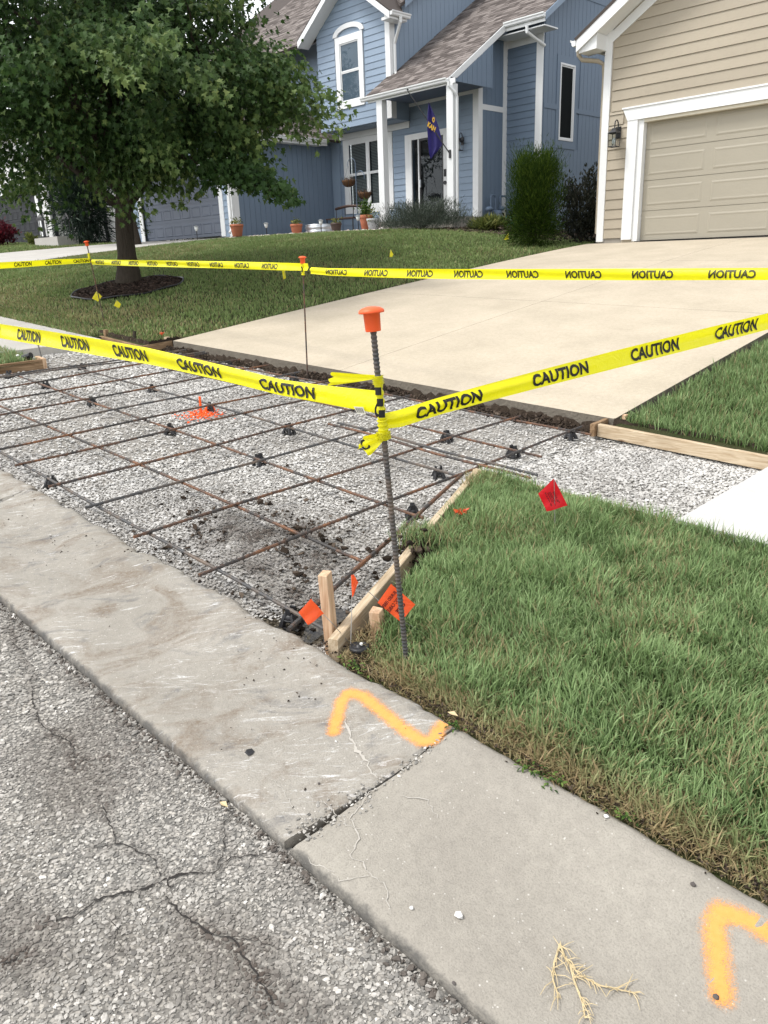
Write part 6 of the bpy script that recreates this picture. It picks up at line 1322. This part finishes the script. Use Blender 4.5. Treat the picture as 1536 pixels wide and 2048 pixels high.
# dried weed stalk
wk = thing('dry_weed', 'pale dried weed stalk lying on the curb at the bottom', 'dried weed', hit(1180, 1985, kerb_z)); K = lambda u, v, h=.006: hit(u, v, kerb_z)+np.array((0, 0, h))
main = [(1120,1892),(1130,1920),(1160,1955),(1200,1975),(1245,1985),(1275,1990)]; second = [(1120,1892),(1108,1930),(1106,1965),(1118,2000)]; third = [(1140,1932),(1148,1965),(1165,2010),(1170,2040)]
for s_ in (main, second, third):
    pts = [K(*q_) for q_ in s_]; obj('stalk', MB().tube(pts, [.0026-.0003*i for i in range(len(pts))], 5), M['straw'], wk); mb = MB()
    for i in range(1, len(s_)):
        for k in range(7):
            t = rng.random(); u, v = [s_[i-1][j]*(1-t)+s_[i][j]*t for j in (0, 1)]; du, dv = rng.normal(14, 16), rng.normal(8, 18); mb.tube([K(u, v), K(u+du*.6, v+dv*.5, .012), K(u+du, v+dv, .008)], [.0012, .001, .0005], 4)
    obj('twigs', mb, M['straw'], wk)
# small weeds creeping out of the turf edge
def weed(label, u, v, n, s_):
    c = hit(u, v, kerb_z); P = c+rng.normal(0, 1, (n, 3))*np.array((s_*1.6, s_*.6, 0))+np.array((0, 0, .006)); P[:, 2] = np.maximum(kerb_z(P[:, 0], P[:, 1]), 0*P[:, 0]-9)+.004+.012*rng.random(n); t = thing('weed', label, 'weed', c, 'weeds along the curb edge')
    leafmesh('leaves', P, rdir(n)*np.array((1, 1, .25)), rdir(n)*.4+np.array((0, 0, 1)), rng.uniform(.010, .020, n), M['potplant'], t, 'oval')
    obj('stem', MB().tube([c, c+(s_, .01, .01), c+(2*s_, .0, .008)], .0012, 4), M['potplant'], t)
weed('low creeping weed on the curb by the grass, past the joint', 1090, 1558, 60, .03); weed('tiny weed at the grass edge right of the joint', 905, 1455, 24, .014); weed('small leafy weed beside the white pebble', 1250, 1638, 22, .014); weed('small clover like weed below the sprinkler head', 705, 1335, 45, .022)
kc = scatter(-4.8, -1.5, 1.15, 1.66, .05, 1.0); k = (vnoise(kc[0], kc[1], .25, 91) > .60) & (rng.random(len(kc[0])) < .5); x, y = kc[0][k], kc[1][k]; crumbs('dirt_specks', x, y, kerb_z(x, y)+.002, .005*rng.lognormal(0, .5, len(x)).clip(.4, 2.5))
x = rng.uniform(-2.15, -.4, 1500); y = 1.715+rng.normal(.02, .028, 1500); crumbs('edge_soil', x, y, np.where(y < 1.69, kerb_z(np.minimum(x, 9), np.minimum(y, 1.66)), G(x, y)+.055)+.002, .006*rng.lognormal(0, .5, 1500).clip(.4, 2.0))
x = rng.uniform(-6.5, -.7, 2600); y = 1.012-np.abs(rng.normal(0, .016, 2600)); kind(stones('gutter_grit', np.stack([x, y, road_z(x, y)+.004], -1), .009*rng.lognormal(0, .5, 2600).clip(.4, 2.6), M['chips'], .7, 'oct', .5, dirt=(rng.random(2600) < .45)*.8), 'stuff')

# ================================================================ AT THE BLUE HOUSE
bedz = lambda x, y: L(x, y)+.01
# river stone bed and its concrete edge
bp = [(-21.9, 14.5), (-20.6, 14.15), (-18.6, 15.3), (-16.4, 15.75), (-15.6, 16.4), (-16.9, 17.1), (-17.6, 18.95), (-21.3, 18.95), (-21.3, 14.7)]
x, y = scatter(-22, -15.5, 14.1, 19, .085, .6); k = inpoly(x, y, bp); x, y = x[k], y[k]
kind(stones('river_stones', np.stack([x, y, bedz(x, y)], -1), .10*rng.lognormal(0, .25, len(x)), M['river'], .65, 'ico', .4, .12), 'stuff')
edge = [(-22.0, 14.25), (-20.6, 13.98), (-19.4, 14.65), (-18.5, 15.12), (-17.4, 15.45), (-16.3, 15.6), (-15.5, 16.1)]
er = thing('bed_edging', 'pale concrete edging strip along the stone bed', 'garden edging', (*edge[0], float(L(*edge[0]))))
obj('strip', MB().tube([(x_, y_, float(L(x_, y_))-.01) for x_, y_ in edge], .045, 6), M['walk_conc'], er)
def pot(name, label, c, r, h, mat, plant=None, pn=120, ps=.07, ph=.12):
    t = thing(name, label, 'plant pot', c, 'pots along the stone bed'); c = np.array(c)
    obj('body', MB().lathe([(r*.66, 0), (r*.70, .01), (r*.92, h*.76), (r*.93, h*.80)], c, 20), mat, t, True); obj('rim', MB().lathe([(r*.95, h*.78), (r, h*.80), (r, h), (r*.88, h), (r*.86, h*.93)], c, 20), mat, t, True)
    P = c+rng.normal(0, 1, (pn, 3))*np.array((r*.45, r*.45, ph*.45))+np.array((0, 0, h+ph*.35)); P[:, 2] = np.maximum(P[:, 2], c[2]+h*.9)
    leafmesh('plant', P, rdir(pn)+np.array((0, 0, .5)), rdir(pn), ps*rng.uniform(.6, 1.2, pn), plant or M['daylily'], t, 'oval'); return t
def bpos(u, v):
    Y_ = {475: 14.2, 594: 15.9, 673: 16.4, 733: 16.7, 747: 16.45, 640: 16.3, 395: 14.0, 534: 15.2, 643: 15.9, 717: 16.2, 716: 17.4}[u]; return atY(u, v, Y_)
pot('flower_pot', 'terracotta pot at the garage corner, leftmost of the pots', bpos(475, 473), .20, .34, M['terracotta'])
pot('flower_pot', 'terracotta pot in front of the blue side wall', bpos(594, 471), .19, .33, M['terracotta'])
pot('flower_pot', 'dark brown pot in front of the galvanised ring', bpos(673, 467), .17, .30, M['brown_plastic'], pn=50)
pot('flower_pot', 'tall terracotta pot with a leafy green plant', bpos(733, 462), .20, .44, M['terracotta'], M['potplant'], 420, .09, .30)
pot('flower_pot', 'light grey pot beside the porch post', bpos(747, 461), .19, .32, M['grey_plastic'], pn=60, ph=.25)
p = atX(637, 467, -18.9); p[2] = float(bedz(p[0], p[1])); p = bpos(640, 467)+np.array((-.32, .32, 0)); p[2] = float(bedz(p[0], p[1])); t = thing('planter_ring', 'galvanised corrugated steel ring planter on the stone bed', 'planter', p)
obj('ring', MB().lathe([(.48+.012*math.sin(i*1.57), .02+.03*i) for i in range(9)], p, 28), M['galv'], t, True); obj('soil_fill', MB().lathe([(.46, .2), (.44, .24), (.01, .25)], p, 20), M['soil'], t)
bc = np.array((-19.75, 17.9, float(bedz(-19.75, 17.9)))); t = thing('garden_bench', 'brown metal garden bench behind the steel planter', 'bench', bc)
obj('seat', MB().box(bc[0]-.65, bc[0]+.65, bc[1]-.22, bc[1]+.22, bc[2]+.40, bc[2]+.44), M['bench'], t)
obj('backrest', MB().tube([(bc[0]-.65+1.3*i/8, bc[1]+.24, bc[2]+.74+.06*math.sin(math.pi*i/8)) for i in range(9)], .045, 6), M['bench'], t)
for sx in (-.62, -.2, .2, .62): obj('back_post', MB().tube([(bc[0]+sx, bc[1]+.22, bc[2]+.42), (bc[0]+sx, bc[1]+.24, bc[2]+.77)], .014, 6), M['black_metal'], t)
for sx in (-.62, .62):
    for sy in (-.2, .2): obj('leg', MB().tube([(bc[0]+sx, bc[1]+sy, bc[2]-.02), (bc[0]+sx, bc[1]+sy, bc[2]+.41)], .022, 6), M['black_metal'], t)
def solar(label, p):
    t = thing('solar_light', label, 'path light', p, 'solar path lights'); p = np.array(p)
    obj('spike', MB().tube([p-(0, 0, .03), p+(0, 0, .26)], .014, 6), M['black_plastic'], t); obj('lamp_shade', MB().lathe([(.03, .26), (.045, .30), (.065, .385)], p, 14), M['bulbglass'], t, True); obj('cap', MB().lathe([(.075, .385), (.078, .40), (.03, .42), (.005, .423)], p, 14), M['galv'], t)
solar('solar path light in front of the dark garage door', bpos(395, 480)); solar('solar path light between the two left terracotta pots', bpos(534, 474)); solar('solar path light in front of the galvanised ring', bpos(643, 469)); solar('solar path light beside the tall terracotta pot', bpos(717, 461))
hp = bpos(716, 458); t = thing('shepherd_hook', 'thin double shepherd hook standing behind the tall pot', 'plant hook', hp)
arc_ = lambda s, r, z: [hp+np.array((0, 0, z))]+[hp+np.array((s*(r-r*math.cos(a)), 0, z+r*math.sin(a))) for a in np.linspace(.2, math.pi+.3, 9)]
obj('pole', MB().tube([hp-(0, 0, .05), hp+(0, 0, 1.85)], .012, 6), M['gas_grey'], t); obj('hook', MB().tube(arc_(-1, .17, 1.85), .010, 6), M['gas_grey'], t); obj('hook', MB().tube(arc_(1, .19, 1.45), .010, 6), M['gas_grey'], t)
def basket(label, c):
    c = np.array(c); t = thing('hanging_basket', label, 'hanging basket', c, 'hanging baskets on the hook'); pr = [(.03, -.19), (.10, -.175), (.165, -.12), (.195, -.05), (.205, 0)]
    obj('liner', MB().lathe(pr+[(.19, -.01), (.01, -.02)], c, 16), M['mulch_solid'], t, True)
    for k in range(8): a = k*math.pi/4; obj('rib', MB().tube([c+np.array((r_*1.03*math.cos(a), r_*1.03*math.sin(a), z)) for r_, z in pr], .006, 4), M['black_metal'], t)
    obj('hanger', MB().tube([c+(.2, 0, 0), c+(0, 0, .40), c+(-.2, 0, 0)], .004, 4), M['black_metal'], t)
    n = 90; P = c+rng.normal(0, 1, (n, 3))*np.array((.11, .11, .03)); leafmesh('dead_plant', P, rdir(n)+np.array((0, 0, .6)), rdir(n), rng.uniform(.06, .14, n), M['dead'], t, 'blade')
M['mulch_solid'] = simple('coco_liner', (.10, .055, .03), .9, .1, .4, 30, .6); M['dead'] = blade_mat('dead_stems', (.05, .03, .02), (.13, .08, .05), (.22, .15, .09))
basket('upper hanging basket with dead plants on the left hook', hp+(-.33, 0, 1.42)); basket('lower hanging basket with dead plants on the right hook', hp+(.36, 0, 1.02))
# flag on a slanting staff from the right porch post
fp0, fp1 = np.array((-14.66, 17.19, 4.05)), np.array((-15.55, 16.55, 5.62)); t = thing('house_flag', 'dark blue state flag hanging from a slanting staff on the porch post', 'flag', fp0)
obj('staff', MB().tube([fp0, fp1], [.016, .013], 7), M['black_metal'], t); obj('finial', MB().lathe([(.004, 0), (.025, .02), (.025, .04), (.003, .06)], fp1, 8), M['black_metal'], t); obj('bracket', MB().box(fp0[0]-.03, fp0[0]+.03, 17.17, 17.20, 3.95, 4.15), M['black_metal'], t)
Nf = np.array((-fp1[0], -fp1[1], 0)); Pf = fp1+(fp0-fp1)*.4; V = []; nx, ny = 12, 22
eL = np.array([(857,205),(855,230),(854,255),(856,285),(858,305),(861,318)], float); eR = np.array([(858,205),(868,227),(877,252),(883,275),(884.5,290),(863,317)], float)
for i in range(nx+1):
    for j in range(ny+1):
        k = j/ny*5; a_ = [np.interp(k, range(6), eL[:, c]) for c in (0, 1)]; b_ = [np.interp(k, range(6), eR[:, c]) for c in (0, 1)]; q_ = i/nx
        V.append(atP(a_[0]*(1-q_)+b_[0]*q_, a_[1]*(1-q_)+b_[1]*q_, Pf, Nf)+Nf/np.linalg.norm(Nf)*(.035*math.sin(q_*10+j*.12)))
obj('cloth', MB().add(V, [(i*(ny+1)+j, (i+1)*(ny+1)+j, (i+1)*(ny+1)+j+1, i*(ny+1)+j+1) for i in range(nx) for j in range(ny)]), M['flag_blue'], t, True)
for tx, px in (('KAN', [(854, 253), (869, 265), (857, 243)]),): quad_text(t, tx, px, M['ink_gold'], .045, P=Pf, N=Nf, bold=.05)
c = atP(867, 240, Pf, Nf)+Nf/np.linalg.norm(Nf)*.045; e1 = np.cross((0, 0, 1), Nf/np.linalg.norm(Nf)); mb = MB()
mb.add([c+(.075 if k % 2 else .055)*(math.cos(k*math.pi/10)*e1*.55+math.sin(k*math.pi/10)*np.array((0, 0, 1.0))) for k in range(20)], [tuple(range(20))]); em = obj('sunflower_emblem', mb, M['ink_gold'], t)
mb = MB(); mb.add([c+Nf/np.linalg.norm(Nf)*.004+.028*(math.cos(k*math.pi/6)*e1*.55+math.sin(k*math.pi/6)*np.array((0, 0, 1.0))) for k in range(12)], [tuple(range(12))]); obj('flower_centre', mb, M['bench'], em)
# wall lanterns
def lantern(label, c, k=1.0):
    """c: point on the wall face at the lamp's middle; the wall faces the street"""
    c = np.array(c); t = thing('wall_lantern', label, 'wall lamp', c, 'black wall lanterns'); o = c+np.array((0, -.15*k, 0)); w_, h = .075*k, .26*k
    obj('back_plate', MB().box(c[0]-.05*k, c[0]+.05*k, c[1]-.02, c[1], c[2]-.02*k, c[2]+.18*k), M['black_metal'], t)
    obj('arm', MB().tube([c+(0, -.02, .14*k)]+[c+np.array((0, -.085*k-.065*k*math.cos(a), .20*k+.09*k*math.sin(a))) for a in np.linspace(-.3, math.pi, 8)][::-1]+[o+(0, 0, .15*k)], .011*k, 6), M['black_metal'], t)
    z0 = o[2]-.17*k; z1 = o[2]+.06*k
    obj('roof', MB().lathe([(.125*k, z1-o[2]), (.125*k, z1-o[2]+.012), (.06*k, z1-o[2]+.05*k), (.05*k, z1-o[2]+.085*k), (.01, z1-o[2]+.09*k)], o, 4, tilt=Matrix.Rotation(math.pi/4, 3, 'Z')), M['black_metal'], t)
    for sx in (-1, 1):
        for sy in (-1, 1): obj('post', MB().tube([(o[0]+sx*w_, o[1]+sy*w_, z0), (o[0]+sx*w_*1.12, o[1]+sy*w_*1.12, z1)], .008*k, 4), M['black_metal'], t)
    mb = MB()
    for z_ in (z0, z1): mb.tube([(o[0]+sx*w_, o[1]+sy*w_, z_) for sx, sy in ((-1, -1), (1, -1), (1, 1), (-1, 1), (-1, -1))], .009*k, 4)
    obj('frame', mb, M['black_metal'], t); obj('bulb', MB().lathe([(.018*k, 0), (.034*k, .03*k), (.03*k, .09*k), (.004, .13*k)], (o[0], o[1], z0+.03*k), 12), M['bulbglass'], t, True)
    for sy, ax_ in ((-1, 0),): obj('pane', MB().add([(o[0]-w_, o[1]+sy*w_, z0), (o[0]+w_, o[1]+sy*w_, z0), (o[0]+w_*1.1, o[1]+sy*w_*1.1, z1), (o[0]-w_*1.1, o[1]+sy*w_*1.1, z1)], [(0, 1, 2, 3)]), M['glass'], t)
lantern('black lantern on tan siding left of the garage door', (-8.24, 14.555, 3.50), 1.0); lantern('small black lantern beside the porch post on blue siding', (-15.70, 18.975, 4.52), 1.0)
# gas meter and hose
gm = np.array((-14.98, 19.72, float(L(-14.98, 19.72)))); gm[2] = 2.25; t = thing('gas_meter', 'grey gas meter with looped pipes on the blue wall', 'gas meter', gm)
obj('meter_body', MB().lathe([(.12, .10), (.17, .16), (.17, .38), (.12, .45)], gm+(.06, -.12, 0), 14), M['gas_grey'], t, True); obj('regulator', MB().lathe([(.07, .42), (.12, .46), (.12, .50), (.06, .55)], gm+(.05, -.46, 0), 12), M['gas_grey'], t, True); obj('valve', MB().lathe([(.06, .44), (.10, .48), (.10, .52), (.05, .56)], gm+(.06, .10, 0), 12), M['gas_grey'], t, True)
obj('pipe', MB().tube([gm+(.05, -.46, -.1), gm+(.05, -.46, .45)], .035, 8), M['gas_grey'], t)
for y0, y1, zt0 in ((-.40, -.18, .86), (.05, .36, .84)): obj('pipe', MB().tube([gm+(.05, y0, .46), gm+(.05, y0, zt0-.06), gm+(.05, y0+.05, zt0), gm+(.05, y1-.05, zt0), gm+(.05, y1, zt0-.06), gm+(.05, y1, .2)], .030, 8), M['gas_grey'], t)
hz = np.array((-12.9, 17.6, float(L(-12.9, 17.6))+.05)); tag(obj('garden_hose', MB().tube([hz+np.array((.28*math.cos(a), .22*math.sin(a), .012*a+.05)) for a in np.linspace(0, 18, 60)], .022, 6), M['teal']), 'coil of teal garden hose at the foot of the blue wall', 'hose')
x, y = scatter(-14.6, -8.9, 15.2, 18.6, .09, .6); k = (y > 15.7-.0*x) | (x > -10.6); x, y = x[k], y[k]; kind(stones('planting_bed', np.stack([x, y, L(x, y)+.01], -1), .12*rng.uniform(.5, 1.3, len(x)), M['crumb'], .5, 'oct', .5), 'stuff')
# lantern pair and block at the white house
for i, (xx, yy) in enumerate(((-31.6, 13.0), (-30.0, 13.3))):
    c = np.array(lg(xx, yy)); t = thing('floor_lantern', ['black open lantern on the concrete block, left of the pair', 'black open lantern on the concrete block, right of the pair'][i], 'lantern', c+(0, 0, .30), 'lanterns at the white house'); q_ = c+(0, 0, .30)
    obj('base', MB().box(q_[0]-.15, q_[0]+.15, q_[1]-.15, q_[1]+.15, q_[2], q_[2]+.04), M['black_metal'], t); obj('roof', MB().lathe([(.2, .62), (.14, .72), (.03, .85)], q_, 4), M['black_metal'], t)
    for sx in (-.13, .13):
        for sy in (-.13, .13): obj('post', MB().tube([q_+(sx, sy, .03), q_+(sx, sy, .64)], .018, 4), M['black_metal'], t)
blk = np.array(lg(-30.8, 13.1)); tag(obj('concrete_step', MB().box(blk[0]-1.1, blk[0]+1.0, blk[1]-.35, blk[1]+.45, blk[2]-.1, blk[2]+.30), M['walk_conc']), 'pale concrete step under the two black lanterns', 'step')
M['pathlight'] = M['black_metal']; pl = np.array(lg(-25.3, 13.4)); t = thing('path_light', 'low mushroom shaped path light in front of the round bush', 'path light', pl); obj('stem', MB().tube([pl, pl+(0, 0, .5)], .02, 6), M['black_metal'], t); obj('lamp_shade', MB().lathe([(.24, .48), (.20, .53), (.05, .62), (.01, .64)], pl, 14), M['bench'], t)
